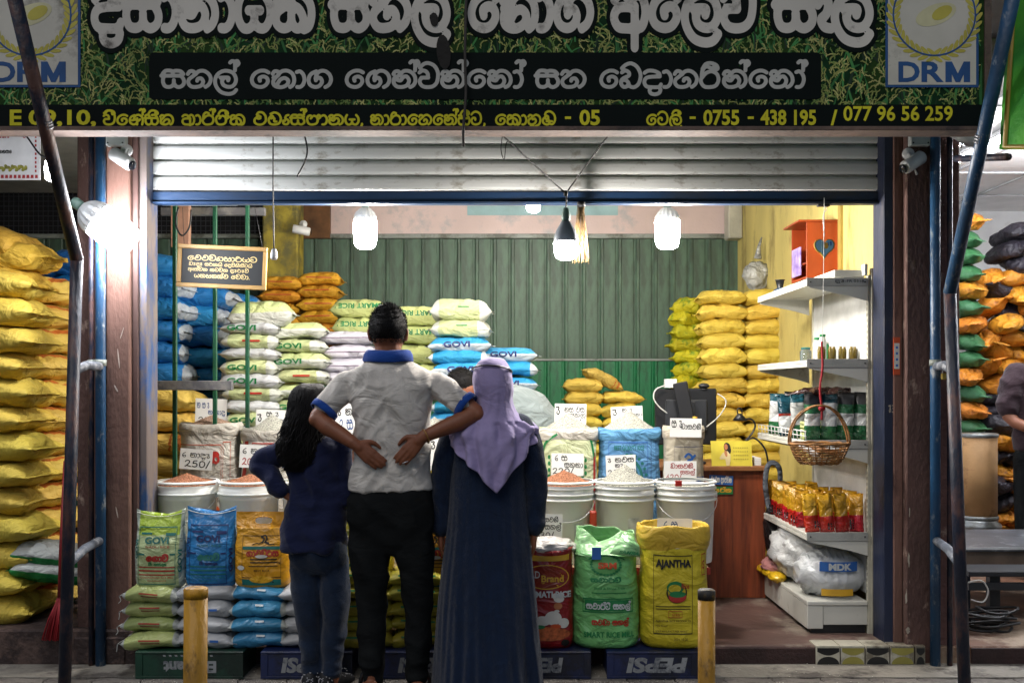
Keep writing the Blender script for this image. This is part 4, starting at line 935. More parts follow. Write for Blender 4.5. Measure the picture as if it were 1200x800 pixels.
# bulb on the left pillar, tilted outward
Mt = Matrix.Rotation(math.radians(-52), 4, 'Y') @ Matrix.Rotation(math.radians(12), 4, 'X')
bulb(P(124,264,4.72), .085, .24, 'big glaring bulb fixed on the left pillar beside the post', Mt, emis('pillar_bulb_glow', 'f8faff', 95), socket_up=.04)
c = P(61,198,4.35); t = thing('small_lamp', 'small bright lamp hanging beside the left leaning post arm', 'lamp', c)
b = MB(); b.lathe([(.012,-.055),(.028,-.045),(.031,0),(.028,.03)], c, 16); b.build('globe', emis('small_lamp_glow', 'f8faff', 70), t)
b = MB(); b.lathe([(.0285,.0305),(.02,.04),(.012,.06)], c, 12); b.tube(crom([tuple(c+Vector((0,0,.05))), tuple(P(48,182,4.35)), tuple(P(35,165,4.35)), tuple(P(26,150,4.35)), tuple(P(20,120,4.4))], 4), .004, 6); b.build('wire', cab, t)
# ceiling tube light in the right bay
t = thing('tube_light', 'slanting white tube light on the ceiling of the right bay', 'lamp', (2.9, 6.6, 2.95))
b = MB(); b.tube([(3.1,7.0,2.93),(3.15,5.7,2.93)], .014, 10); b.build('tube', E_t, t)
b = MB(); b.box(3.08,3.17,5.66,7.04,2.95,2.984,.004); b.build('fixture', M_wp, t)
t = thing('tube_light', 'tube light on the right bay ceiling beyond the picture edge', 'lamp', (4.2, 6.6, 2.95))
b = MB(); b.tube([(4.2,7.0,2.93),(4.2,5.7,2.93)], .014, 10); b.build('tube', E_t, t)
b = MB(); b.box(4.16,4.24,5.66,7.04,2.95,2.984,.004); b.build('fixture', M_wp, t)
# ------------------------------------------------------------------ platforms that carry the stacks
M_wd = mat('old_timber', '5a4432', .8, var=.3, vs=8, bump=.3, stretch=(.3,1,3)); M_tan = mat('tan_board', 'a08a68', .7, var=.12); M_redp = mat('red_edge', '8c2a22', .6)
def platform(label, x0, x1, y0, y1, top, name='timber_platform', m=M_wd):
    t = thing(name, label, 'platform', ((x0+x1)/2, (y0+y1)/2, .09))
    n = max(2, int((y1-y0)/.12))
    for i in range(n): b = MB(); w = (y1-y0)/n; b.box(x0, x1, y0+w*i+.003, y0+w*(i+1)-.003, top-.025, top-.002, .002); b.build('plank', m, t)
    for x in (x0+.03, x1-.03):
        for y in (y0+.04, y1-.04): b = MB(); b.box(x-.025, x+.025, y-.025, y+.025, .09, top-.0255); b.build('leg', m, t)
    return t
platform('timber platform under the lime and white packs', -1.84, -1.17, 6.22, 6.75, PZ(560,6.4))
platform('timber platform under the lilac and lettered packs', -1.165, -.52, 6.5, 7.05, PZ(500,6.7)-.366)
platform('timber platform under the blue and white packs', -.51, .2, 6.3, 6.9, PZ(540,6.5))
platform('timber rack under the orange sacks', -1.98, -1.25, 7.6, 8.0, PZ(410,7.8))
platform('timber platform under the low yellow pile', .3, 1.05, 7.4, 7.85, PZ(560,7.6))
platform('timber rack under the knobbly green bags', 1.2, 1.5, 7.62, 7.95, PZ(470,7.75))
platform('timber shelf under the blue column beside the lime packs', -2.45, -1.85, 7.2, 7.6, PZ(560,7.4))
# bench of rice buckets
BX0, BX1 = PX(170, 5.05), PX(830, 5.05)
t = thing('display_bench', 'long low bench with a red edge under the rice buckets', 'bench', (0, 5.5, .09))
b = MB(); b.box(BX0, BX1, 5.0, 6.05, .425, .452, .004); b.build('top', M_tan, t)
b = MB(); b.box(BX0, BX1, 4.99, 4.9985, .42, .455); b.build('edge_strip', M_redp, t)
b = MB(); b.box(BX0+.02, BX1-.02, 5.02, 5.035, .092, .4245); b.build('front_panel', M_tan, t)
for x in (BX0+.05, 0, BX1-.05): b = MB(); b.box(x-.03, x+.03, 5.95, 6.0, .09, .4245); b.build('leg', M_wd, t)

# ------------------------------------------------------------------ rice buckets
M_bkt = mat('white_bucket', 'e4e6e2', .42, var=.05, vs=4, bump=.03, dirt='8f8d82', dirt_amt=.12, dirt_s=5, spec=.4)
def rice(col, nm): return mat(nm, col, .8, var=.35, vs=160, bump=.9, bs=220, spec=.2)
M_rr = rice('c98a68', 'red_rice'); M_rw = rice('dcd6c6', 'white_rice'); M_rp = rice('c9a791', 'pink_rice')
def heap(c, r, h, m, label, lump=.12):
    c = Vector(c); b = MB(); nr, nn = 12, 36; vs = [c+Vector((0,0,h))]
    for i in range(1, nr+1):
        t = i/nr
        for j in range(nn):
            a = 2*PI*j/nn; q = r*t; x, y = q*math.cos(a), q*math.sin(a)
            z = h*(1-t)**1.05*(1-.15*t) + h*lump*nz(x*14+c.x*5, y*14, c.x) *(1-t**4)
            vs.append(c+Vector((x, y, max(z, -.01) if t < 1 else -.015)))
    fs = [(0, 1+j, 1+(j+1) % nn) for j in range(nn)]
    for i in range(nr-1):
        for j in range(nn): a = 1+i*nn+j; bq = 1+i*nn+(j+1) % nn; fs.append((a, a+nn, bq+nn, bq))
    b.add(vs, fs, True)
    rg = random.Random(int(abs(c.x)*1000))
    for k in range(500):                                       # loose grains on the surface
        a = rg.uniform(0, 2*PI); t = rg.random()**.6*.97; q = r*t; x, y = q*math.cos(a), q*math.sin(a); z = h*(1-t)**1.05*(1-.15*t)+h*lump*nz(x*14+c.x*5, y*14, c.x)*(1-t**4)+.001
        d = Vector((rg.uniform(-1,1), rg.uniform(-1,1), rg.uniform(-.3,.6))).normalized()*.0038; e = d.cross(Vector((0,0,1))).normalized()*.0013; p = c+Vector((x,y,z)); u = Vector((0,0,.002))
        b.add([p-d, p+e, p+d, p-e, p+u], [(0,1,4),(1,2,4),(2,3,4),(3,0,4)], False)
    o = b.build('rice_heap', m, None, c); return tag(o, label, 'rice')
def bucket(px, Y, label, m, hl, r=.158, zt=None, hh=.09, seed=0):
    x = PX(px, Y); z0 = .453; zt = zt or .87; t = thing('bucket', label, 'bucket', (x, Y, z0))
    H = zt-z0; pr = [(r*.86,z0),(r*.87,z0+.01),(r*.955,zt-.095)]
    b = MB(); b.lathe(pr+[(r*.965,zt-.094),(r*.975,zt-.02),(r*.93,zt-.02),(r*.93,zt-.05),(.01,zt-.05)], (x,Y,0), 40, cap=False); b.lathe([(.005,z0),(r*.86,z0)], (x,Y,0), 40, cap=False); b.build('body', M_bkt, t)
    b = MB()
    for k, zz in enumerate((zt-.004, zt-.034, zt-.066, zt-.093) if px > 600 else (zt-.004, zt-.062)): b.lathe([(r*.95,zz-.006),(r*(1.01 if k else 1.03),zz-.006),(r*(1.02 if k else 1.045),zz),(r*(1.0),zz+.006),(r*.94,zz+.006)], (x,Y,0), 40, cap=False)
    b.build('rim', M_bkt, t)
    b = MB(); pts = [(x+r*1.03*math.cos(a), Y-r*1.03*abs(math.sin(a)), zt-.07-.17*math.sin(-a)*1) for a in [-PI*q/14 for q in range(15)]]
    pts = [(p[0], p[1], zt-.07-.13*math.sin(PI*q/14)) for q, p in enumerate(pts)]
    if seed % 2: b.tube(pts, .0022, 5); b.build('handle', M_al, t)
    for s_ in (-1, 1): b = MB(); b.box(x+s_*r*1.0-.008, x+s_*r*1.0+.008, Y-.012, Y+.012, zt-.085, zt-.055, .003); b.build('handle_lug', M_bkt, t)
    rq = random.Random(seed); b = MB(); a0 = -PI/2+rq.uniform(-.6,.6); dw, z1, z2 = rq.uniform(.18,.4), z0+rq.uniform(.1,.16), z0+rq.uniform(.2,.26)
    rad = lambda z: r*(.87+.085*(z-z0)/(H-.095))+.0012
    b.add([(x+rad(z)*math.cos(a0+dw*(i/6-.5)), Y+rad(z)*math.sin(a0+dw*(i/6-.5)), z) for z in (z1, z2) for i in range(7)], [(i, i+1, 8+i, 7+i) for i in range(6)], True); b.build('faded_label', mat('faded_label', 'b9bab0', .6, var=.2, vs=25, bump=0, dirt='98978c', dirt_amt=.4, dirt_s=12), t)
    if m: heap((x, Y, zt-.012), r*.93, hh, m, hl)
    else: heap((x, Y, zt-.03), r*.93, .02, M_rw, hl)
YB = 5.22
for px, lab, m, hl, hh in ((219,'white bucket of red rice at the left end of the bench',M_rr,'reddish rice heaped in the leftmost bucket',.045),(292,'white bucket of red rice between the girl and the leftmost bucket',M_rr,'reddish rice in the bucket beside the girl',.04),
    (366,'white bucket hidden mostly by the girl',M_rw,'white rice in the bucket behind the girl',.06),(440,'white bucket seen beside the man, behind his left side',M_rw,'white rice in the bucket behind the man',.06),
    (516,'white bucket of pinkish rice between the man and the woman',M_rp,'pinkish rice in the bucket between man and woman',.06),(589,'white bucket behind the woman in the blue dress',M_rw,'white rice in the bucket behind the woman',.06),
    (661,'white bucket of red rice right beside the woman',M_rr,'reddish rice heaped in the bucket beside the woman',.06),(732,'white bucket heaped with white rice, second from right',M_rw,'tall cone of white rice in the second bucket from right',.085),(803,'white bucket at the right end of the bench with a red clip',None,'shallow white rice in the rightmost bucket',.02)):
    bucket(px, YB, lab, m, hl, hh=hh*1.15, seed=int(px))
x = PX(795,5.05); b = MB(); b.box(x-.016, x+.018, 5.045, 5.055, .855, .885, .002); tag(b.build('clip', mat('red_clip', 'a31f18', .4), None, (x,5.05,.87)), 'small red clip on the rim of the rightmost bucket', 'clip')
b = MB(); b.box(PX(691,5.12), PX(699,5.12), 5.1, 5.14, PZ(622,5.12), PZ(598,5.12), .004); b.box(PX(693,5.12), PX(697,5.12), 5.095, 5.0995, PZ(620,5.12), PZ(600,5.12), .001); tag(b.build('packet', mat('red_orange_plastic', 'b5361c', .4), None, P(695,640,5.12)), 'small red packet wedged between two white buckets', 'packet')
tag(link('rice_sack', kind('sack_body', .2, .12, .05, SM('tan_cloth','8a6d50'), 1)[0][0], None, P(695,640,5.14)), 'small tan cloth under the red packet between the buckets', 'cloth')

# ------------------------------------------------------------------ standing bags: loft with a print surface
class Bag:
    def __init__(s, w, d, h, sd, top='seam', ear=.02, crumple=.012, taper=.0, wtop=1.0, n=2.7, base=.9):
        s.w, s.d, s.h, s.sd, s.top, s.ear, s.cr, s.n, s.wtop, s.base = w, d, h, sd, top, ear, crumple, n, wtop, base
    def wz(s, t):
        k = s.base+(1-s.base)*min(1, t/.12)**.5
        return s.w*k*(1-.045*math.sin(PI*min(1, max(0, (t-.55)/.5))))*(1+(s.wtop-1)*t*t)
    def dz(s, t):
        if s.top == 'open': return s.d*(.8+.2*min(1, t/.1)**.5)*(1+.05*math.sin(t*PI))
        k = (.75+.25*min(1, t/.12)**.5)
        return s.d*k*(max(0, 1-max(0, (t-.32)/.68)**1.7)+.015)
    def disp(s, x, z):
        return s.cr*(nz(x*7+s.sd*3, z*8, s.sd)*1.0+.5*nz(x*19, z*16+s.sd, 2)+.22*nz(x*40, z*44, s.sd+3)) + s.cr*.35*math.sin(z*70+nz(x*4, z*5, s.sd)*6)*max(0, (z/s.h-.45))
    def front(s, x, z, o=0):
        t = max(0, min(1, z/s.h)); w, d = s.wz(t), s.dz(t); q = min(.97, abs(2*x/w))
        return Vector((x, -d/2*(1-q**s.n)**(1/s.n)-s.disp(x, z)-.0036-o, z+(s.ear*(2*x/w)**2-s.ear*.3)*max(0, (t-.75)/.25)**2))
    def loft(s, b, nr=56, n=88, t1=1.0):
        R = []
        for i in range(nr+1):
            t = i/nr*t1; z = s.h*t; w, d = s.wz(t), s.dz(t)
            if t < .05: k = .86+.14*(t/.05)**.5; w *= k; d *= k
            r = []
            for j in range(n):
                a = 2*PI*j/n+PI/n; c, sn = math.cos(a), math.sin(a)
                x = w/2*abs(c)**(2/s.n)*(1 if c > 0 else -1); y = d/2*abs(sn)**(2/s.n)*(1 if sn > 0 else -1)
                dy = -s.disp(x, z)*abs(sn)**.5 if sn < 0 else s.disp(x+1, z)*abs(sn)**.5
                zz = z+(s.ear*(2*x/w)**2-s.ear*.3)*max(0, (t-.75)/.25)**2
                r.append(Vector((x+.5*s.cr*nz(z*20, s.sd, a), y+dy, zz)))
            R.append(r)
        return R
def bag_print(bag, root, off, items, M=None):
    for it in items:
        k = it[0]; b = MB(); nmn = 'print'; w, h = bag.w/2, bag.h
        fn = lambda x, z, o: off+bag.front(x, z, o)
        if k == 'txt': _, s_, x0, x1, z0, z1, m = it[:7]; latin(b, s_, x0*w, x1*w, z0*h, z1*h, lambda x, z, o: fn(x, z, o+.0034), it[7] if len(it) > 7 else .03); nmn = 'lettering'
        elif k == 'sin': _, s_, x0, x1, z0, z1, m = it[:7]; sinh(b, s_, x0*w, x1*w, z0*h, (z1-z0)*h, it[7] if len(it) > 7 else 12, fn, alt=.0001); nmn = 'lettering'
        elif k == 'bar':
            _, x0, x1, z0, z1, m = it; n, k2 = 14, 4
            b.add([fn((x0+(x1-x0)*i/n)*w, (z0+(z1-z0)*j/k2)*h, -.0008) for j in range(k2+1) for i in range(n+1)], [(j*(n+1)+i, j*(n+1)+i+1, (j+1)*(n+1)+i+1, (j+1)*(n+1)+i) for j in range(k2) for i in range(n)], True)
        elif k == 'frame':
            _, x0, x1, z0, z1, tw, m = it
            for (a0, a1, c0, c1) in ((x0,x1,z0,z0+tw),(x0,x1,z1-tw,z1),(x0,x0+tw*1.4,z0,z1),(x1-tw*1.4,x1,z0,z1)):
                n = 16; hor = (a1-a0)*w > (c1-c0)*h; ii, jj = (n, 1) if hor else (1, n)
                b.add([fn((a0+(a1-a0)*i/ii)*w, (c0+(c1-c0)*j/jj)*h, -.0004) for j in range(jj+1) for i in range(ii+1)], [(j*(ii+1)+i, j*(ii+1)+i+1, (j+1)*(ii+1)+i+1, (j+1)*(ii+1)+i) for j in range(jj) for i in range(ii)], True)
        elif k == 'ell':
            _, cx, cz, rx, rz, m = it[:6]; o_ = it[6] if len(it) > 6 else 0; rg = [[(cx*w, cz*h)]]
            vs = [fn(cx*w, cz*h, o_)]; nn = 24
            for q in (1, 2, 3): vs += [fn((cx+rx*q/3*math.cos(2*PI*i/nn))*w, cz*h+rz*h*q/3*math.sin(2*PI*i/nn), o_) for i in range(nn)]
            b.add(vs, [(0, 1+i, 1+(i+1) % nn) for i in range(nn)]+[(1+q*nn+i, 1+(q+1)*nn+i, 1+(q+1)*nn+(i+1) % nn, 1+q*nn+(i+1) % nn) for q in range(2) for i in range(nn)], True)
        elif k == 'stroke':
            _, pts, rad, m = it; c = crom(pts, 5); L_ = []; 
            for i in range(len(c)):
                d = c[min(i+1, len(c)-1)]-c[max(0, i-1)]; d = np.array([d[0]*w, d[1]*h]); d /= max(1e-9, np.hypot(*d)); p = np.array([c[i][0]*w, c[i][1]*h])
                L_ += [fn(p[0]-d[1]*rad, p[1]+d[0]*rad, .0004), fn(p[0]+d[1]*rad, p[1]-d[0]*rad, .0004)]
            b.add(L_, [(2*i, 2*i+1, 2*i+3, 2*i+2) for i in range(len(c)-1)], False)
        b.build(nmn, m, root)
def laces(cx, cz, rx, rz, m, n=26):
    """a wreath of small leaves"""
    return [('ell', cx+rx*math.cos(a), cz+rz*math.sin(a), .05, .012, m, .0002) for a in [2*PI*i/n for i in range(n)]]
def standing_bag(name, label, cat, px0, px1, pyt, pyb, Y, d, m, items, sd=1, rz=0, group=None, mats=None, hole=False, **kw):
    w = (px1-px0)/F*Y; z0 = PZ(pyb, Y); h = PZ(pyt, Y)-z0; c = Vector((PX((px0+px1)/2, Y), Y+d/2, z0))
    bg_ = Bag(w, d, h, sd, **kw); t = thing(name, label, cat, c, group)
    b = MB(); b.loft([[v+c for v in r] for r in bg_.loft(b, t1=.80 if hole else 1.0)]); b.build('bag_body', m, t)
    if kw.get('top', 'seam') == 'seam' and not hole:
        pts = [c+bg_.front(x*w*.96/2, h*.965)+Vector((0,-.001,0)) for x in [-1+2*i/16 for i in range(17)]]; b = MB(); b.tube(pts, .0018, 4); b.build('stitching', mat('stitch_thread', 'b9b9ae', .8, bump=0), t)
    if hole:                                   # flat carrying flap with a hole
        b = MB(); zz0, zz1 = h*.775, h; n = 32; wz = w*.965; hc = (w*.02, h*.885); rx, rz_ = w*.165, h*.05
        outer = []; inner = []
        for i in range(n):
            a = 2*PI*i/n; ca, sa = math.cos(a), math.sin(a); k = 1/max(abs(ca)/1, abs(sa)/1)
            outer.append((wz/2*ca*k, (zz0+zz1)/2+(zz1-zz0)/2*sa*k)); inner.append((hc[0]+rx*abs(ca)**.7*(1 if ca > 0 else -1), hc[1]+rz_*abs(sa)**.7*(1 if sa > 0 else -1)))
        def fl(p, o): x, z = p; return c+Vector((x, -.004-d*.22*max(0, (h-z)/(h*.225))**2*(1-(2*x/wz)**2)-.006*nz(x*12, z*12, sd)+o, z))
        for o, fl_ in ((-.002, False), (.002, True)):
            vs = [fl(p, o) for p in outer]+[fl(((p[0]+q[0])/2, (p[1]+q[1])/2), o) for p, q in zip(outer, inner)]+[fl(p, o) for p in inner]
            fs = [(r*n+i, r*n+(i+1) % n, (r+1)*n+(i+1) % n, (r+1)*n+i) for r in (0, 1) for i in range(n)]
            b.add(vs, [f[::-1] for f in fs] if fl_ else fs, True)
        b.tube([fl(p, 0) for p in inner]+[fl(inner[0], 0)], .0035, 5); b.build('handle_flap', m, t)
    bag_print(bg_, t, c, items); 
    if rz: t.rotation_euler = (0, 0, rz)
    return t, bg_, c
BK, GR, RD, NV, OR = M_pr_black, M_pr_green, M_pr_red, M_pr_navy, M_pr_orange
TL = mat('ink_teal', '176a63', .5, bump=0); WH = mat('ink_white', 'c6c6c0', .5, bump=0); YE = mat('ink_yellow', 'c79a28', .5, bump=0); BR = mat('ink_maroon', '5b1f14', .5, bump=0); SB = mat('ink_blue', '2a5fa8', .5, bump=0); PB = mat('ink_pale', 'b9bfc0', .5, bump=0)
PL = dict(rough=.28, weave=0, bump=.06, bs=14, fold=.6, spec=.5)
M_gvg = SM('lime_print_film', 'b3c08c', **PL); print_mask(M_gvg, 'Z', .265, .6, '9db53a', wob=.03); print_mask(M_gvg, 'X', .098, .3, 'a9b2a4', absv=True)
M_gvb = SM('blue_print_film', '2a78b4', **PL); M_hy = SM('amber_print_film', 'cc9422', **PL)
Yg = 4.70
def govi(c1, c2, c3): return [('frame',-.78,.72,.06,.82,.012,c1),('txt','GOVI',-.5,.45,.60,.69,c1,.04),('txt','NADU RICE',-.45,.5,.545,.575,c2,.01),('bar',-.7,-.25,.72,.745,c1),('bar',.3,.68,.70,.74,c1),
    ('sin','egAvi',-.42,.46,.37,.44,c2,16),('sin','b~r Akshln',-.34,.4,.315,.345,c3,12),('bar',-.74,.7,.285,.298,c2),('bar',-.74,.7,.235,.255,c2),('bar',-.74,.7,.185,.20,c2),('txt','POLANNARUWA RICE MILL',-.68,.66,.145,.17,c2,.01),('txt','POLONNARUWA',-.35,.4,.105,.125,c2,.01),
    ('bar',-.75,-.5,.45,.47,c1),('bar',.5,.7,.45,.47,c1)]
def side_text(bag, root, c, tx, side, z0, z1, m):
    w, h = bag.w/2, bag.h; b = MB(); xa_, xb_ = (.80, .93) if side > 0 else (-.93, -.80)
    latin(b, tx, z0*h, z1*h, 0, 1, lambda u, v, o: c+bag.front((xb_-(xb_-xa_)*v)*w, u, 0), .03); b.build('lettering', m, root)
for px0, px1, sd, m, cols, lab, top in ((154,213,1,M_gvg,(TL,RD,GR),'pale lime upright rice bag lettered in green and red, leftmost on the packs',602),(214,273,2,M_gvb,(NV,TL,NV),'shiny blue upright rice bag on the grey packs behind the rusty bollard',599)):
    t, bg_, c = standing_bag('rice_bag', lab, 'rice bag', px0, px1, top, 690, Yg, .13, m, govi(*cols), sd=sd, ear=.03, crumple=.006)
    side_text(bg_, t, c, 'GOVI', 1, .22, .52, cols[0]); side_text(bg_, t, c, 'GOVI', -1, .4, .65, cols[0])
HY_ = [('frame',-.66,.74,.15,.70,.008,BK),('sin','gAmbirs',-.5,.66,.43,.50,RD,11),('bar',-.64,.72,.52,.56,TL),('bar',-.35,.6,.385,.40,BK),('bar',-.35,.6,.345,.36,BK),('bar',-.4,.62,.30,.31,BK),('txt','BEST RICE',-.2,.35,.235,.26,BK,.01),('bar',-.66,.74,.05,.13,TL),('ell',.05,.13,.42,.05,M_hy,.0005),('bar',-.2,.5,.085,.10,BK),('ell',.05,.43,.22,.022,WH,.001),('ell',-.7,.28,.14,.03,WH),
    ('stroke',[(-.3,.58),(-.15,.60),(-.05,.595),(.1,.62),(.2,.60),(.35,.585),(.5,.59)],.002,BK),('stroke',[(.05,.60),(.12,.66),(.02,.68),(.16,.70),(.22,.66),(.18,.62),(.3,.60)],.0035,BK),('txt','5kg',.6,.72,.33,.37,BK,.03)]
standing_bag('rice_bag', 'amber rice bag with a cut carrying hole, left of the girl', 'rice bag', 272, 337, 601, 690, Yg, .13, M_hy, HY_, sd=5, hole=True, crumple=.006)
standing_bag('rice_bag', 'amber rice bag seen between the man and the woman', 'rice bag', 476, 540, 601, 692, Yg+.02, .13, M_hy, HY_, sd=8, hole=True, crumple=.006)
M_yb = SM('yellow_film', 'c4b324', **PL)
standing_bag('rice_bag', 'yellow rice bag seen between the girl and the man', 'rice bag', 400, 460, 598, 692, Yg+.03, .13, M_yb, [('frame',-.8,.8,.1,.85,.01,GR),('txt','RICE',-.5,.5,.6,.7,GR,.04),('bar',-.7,.7,.3,.34,GR)], sd=6, crumple=.008)
# ------------------------------------------------------------------ crates
def crate(px0, px1, label, m, word, wx, Y=4.64, pyt=766):
    x0, x1 = PX(px0, Y), PX(px1, Y); z1 = .128; t = thing('crate', label, 'crate', ((x0+x1)/2, Y+.17, 0)); y1 = Y+.25
    b = MB(); th = .014
    b.box(x0, x1, Y+.006, Y+.006+th, .004, z1-.012); b.box(x0, x1, y1-th, y1, .004, z1-.012); b.box(x0, x0+th, Y+.021, y1-th-.001, .004, z1-.012); b.box(x1-th, x1, Y+.021, y1-th-.001, .004, z1-.012); b.build('side', m, t)
    b = MB(); b.box(x0-.004, x1+.004, Y, y1+.004, z1-.0115, z1, .003); b.build('bottom', m, t)
    b = MB(); b.box(x0-.003, x1+.003, Y+.001, Y+.0055, .002, .014, .001); b.box(x0-.003, x0+.03, Y+.001, Y+.0055, .0145, z1-.012, .001); b.box(x1-.03, x1+.003, Y+.001, Y+.0055, .0145, z1-.012, .001); b.build('rib', m, t)
    for q in range(5): 
        b = MB(); xq = x0+.05+(x1-x0-.1)*q/4; b.box(xq-.003, xq+.003, Y+.003, Y+.0058, .0145, .024); b.build('rib', m, t)
    b = MB(); zc0, zc1 = .028, .1; f_ = flat(Y+.0048)
    a, c_ = PX(wx[0], Y), PX(wx[1], Y)
    latin(b, word, a, c_, zc0, zc1, lambda x, z, o: f_(a+c_-x, zc0+zc1-z, o), .05, .15 if word == 'PEPSI' else 0)
    if word != 'PEPSI':
        for q in range(9): xq = a+q*(c_-a)/9; poly_flat(b, [(xq, zc1+.004), (xq+.012, zc1+.004), (xq+.009, zc1+.012), (xq-.003, zc1+.012)], f_, 0)
    b.build('lettering', mat('crate_white', '85888a', .6, dirt='4c5058', dirt_amt=.4, dirt_s=15, bump=0), t); return t
M_cg = mat('green_crate', '0f3d2c', .5, var=.15, dirt='0a1f18', bump=.05); M_cb = mat('navy_crate', '14224e', .5, var=.15, dirt='0b1022', bump=.05)
crate(159, 284, 'dark green plastic crate under the lime and grey packs', M_cg, 'Elephant', (191, 253))
crate(306, 412, 'navy plastic crate behind the girl\'s shoes', M_cb, 'PEPSI', (329, 388))
crate(440, 546, 'navy plastic crate behind the man\'s feet', M_cb, 'PEPSI', (466, 524))
crate(588, 692, 'navy plastic crate under the red rice bag', M_cb, 'PEPSI', (606, 660))
crate(712, 818, 'navy plastic crate under the yellow rice bag, fully lettered', M_cb, 'PEPSI', (734, 806))
# small packs lying on the crates
K_p = {}
for nm, col, kw in (('lime_pack_film','a5b070',{}),('grey_pack_film','a9abad',{}),('blue_pack_film','3c7ea8',{}),('yellow_pack_film','b0a53a',{})):
    m = SM(nm, col, rough=.35, weave=0, bs=18, fold=.5)
    if nm.startswith('lime') or nm.startswith('blue'): print_mask(m, 'X', .112, .3, 'aeb2ac', absv=True, wob=.01)
    K_p[nm[:4]] = kind('sack_body', .275, .22, .083, m, 3)
def packs(px, n, kd, colour, where, group, items, Y=4.79):
    for o in stack(K_p[kd], PX(px, Y-.1), Y, .130, n, .0725, colour+' rice pack, #, '+where, group, items=items, jx=.006, rz=.05, name='rice_pack', cat='rice pack'):
        if kd == 'lime':
            q = o.location; b = MB(); s_ = rs_.uniform(-.01, .01); b.tube(crom([(-.135,-.05,0),(-.16,-.07,-.015),(-.155+s_,-.075,-.035),(-.165,-.075,-.05)], 3), .002, 4); link('string', b.mesh('string', WH), o)
packs(176, 4, 'lime', 'lime green', 'pile at the left end on the green crate', 'lime packs on the crate', lambda i, k: [('bar','',-.05,.05,.006,.012,RD),('bar','',-.04,.05,-.006,-.001,BR)])
packs(239, 4, 'grey', 'silver grey', 'pile behind the rusty bollard', 'grey packs on the crate', lambda i, k: [('bar','',.03,.07,-.002,.008,SB)] if k in (1, 3) else None)
packs(303, 4, 'blue', 'blue', 'pile under the amber bag', 'blue packs on the crate', lambda i, k: [('bar','',-.01,.03,.018,.026,PB)])
packs(364, 4, 'grey', 'silver grey', 'pile behind the girl\'s legs', 'grey packs behind the girl', None)
packs(427, 5, 'yell', 'yellow green', 'pile just left of the man\'s legs', 'yellow green packs', lambda i, k: [('bar','',-.08,.09,.012,.02,GR)], Y=4.80)
packs(489, 5, 'yell', 'yellow green', 'pile between the man\'s legs', 'yellow green packs', lambda i, k: [('bar','',-.08,.09,.012,.02,GR)], Y=4.80)
packs(548, 4, 'yell', 'yellow green', 'pile between the man and the dress', 'yellow green packs', None, Y=4.80)

# large bags on the right
M_red = SM('red_print_film', '7d1f12', **PL); M_sgr = SM('green_soft_film', '6fae6a', trans=.0, **PL); M_aj = SM('yellow_woven', 'c2ad2c', rough=.45, weave=120, fold=.5)
Yq = 4.68
chef = [('ell',.42,.52,.2,.035,WH),('ell',.28,.55,.12,.03,WH),('ell',.5,.56,.12,.025,WH),('ell',.38,.45,.16,.035,mat('ink_skin','a86a42',.5,bump=0)),('ell',.34,.40,.10,.014,WH,.001),('ell',.2,.33,.32,.07,WH),('ell',-.2,.30,.3,.05,WH),('ell',.6,.28,.2,.05,WH),('ell',0,.17,.85,.07,mat('ink_rice_bowl','a5532a',.5,bump=0,var=.3,vs=60)),('ell',-.3,.24,.2,.02,GR,.001),('ell',.3,.25,.2,.02,OR,.001),('ell',.66,.08,.16,.035,BK,.001)]
t, bg_, c = standing_bag('rice_bag', 'red printed rice bag with a white liner, beside the woman', 'rice bag', 611, 673, 645, 762, Yq, .2, M_red,
    [('bar',-.92,.92,.90,.955,YE),('ell',-.05,.74,.86,.125,YE),('ell',-.05,.74,.82,.115,M_red,.0006),('txt','AD',-.7,-.3,.73,.80,WH,.01),('txt','Brand',-.25,.6,.69,.76,YE,.03),('stroke',[(-.4,.66),(0,.68),(.4,.65)],.003,YE),('txt','BASMATI RICE',-.95,.88,.535,.60,PB,.04)]+chef, sd=11, top='open', crumple=.005, n=3.5)
b = MB(); rg = random.Random(3)
def crump(v, d): return v*(1+.22*nz(d.x*2.2, d.y*2.2, d.z*3)+.10*nz(d.x*6, d.y*6, d.z*8))
b.ell(c+Vector((0,0,bg_.h+.005)), (.14,.10,.045), 40, 20, fn=crump); b.build('plastic_liner', mat('milky_plastic', 'c9c4c0', .25, var=.06, vs=10, bump=.2, bs=25, trans=.1, fold=.6), t)
t, bg_, c = standing_bag('rice_bag', 'translucent green rice bag with a folded open top', 'rice bag', 672, 752, 650, 762, Yq-.02, .26, M_sgr,
    [('ell',-.05,.90,.40,.10,mat('ink_green_pale','5a9a58',.5,bump=0)),('txt','SRM',-.28,.26,.86,.93,OR,.05),('sin','smArTi',-.5,.4,.72,.76,GR,12),('txt','Send & Stone Free',-.4,.5,.645,.67,GR,.01),('bar',-.45,.55,.60,.61,GR),('frame',-.72,.76,.40,.55,.012,GR),('bar',-.66,.70,.42,.53,GR),('sin','smAr~Ti shl~',-.62,.68,.435,.49,PB,11),('sin','smbA shl~',-.46,.62,.27,.32,RD,12),('txt','SMART RICE MILL',-.7,.8,.14,.20,GR,.03),('stroke',[(-.55,.95),(-.3,1.0),(0,1.01),(.3,.99),(.5,.95)],.003,GR)]+laces(-.05,.90,.42,.105,GR), sd=13, top='open', crumple=.010, wtop=.96, n=2.6)
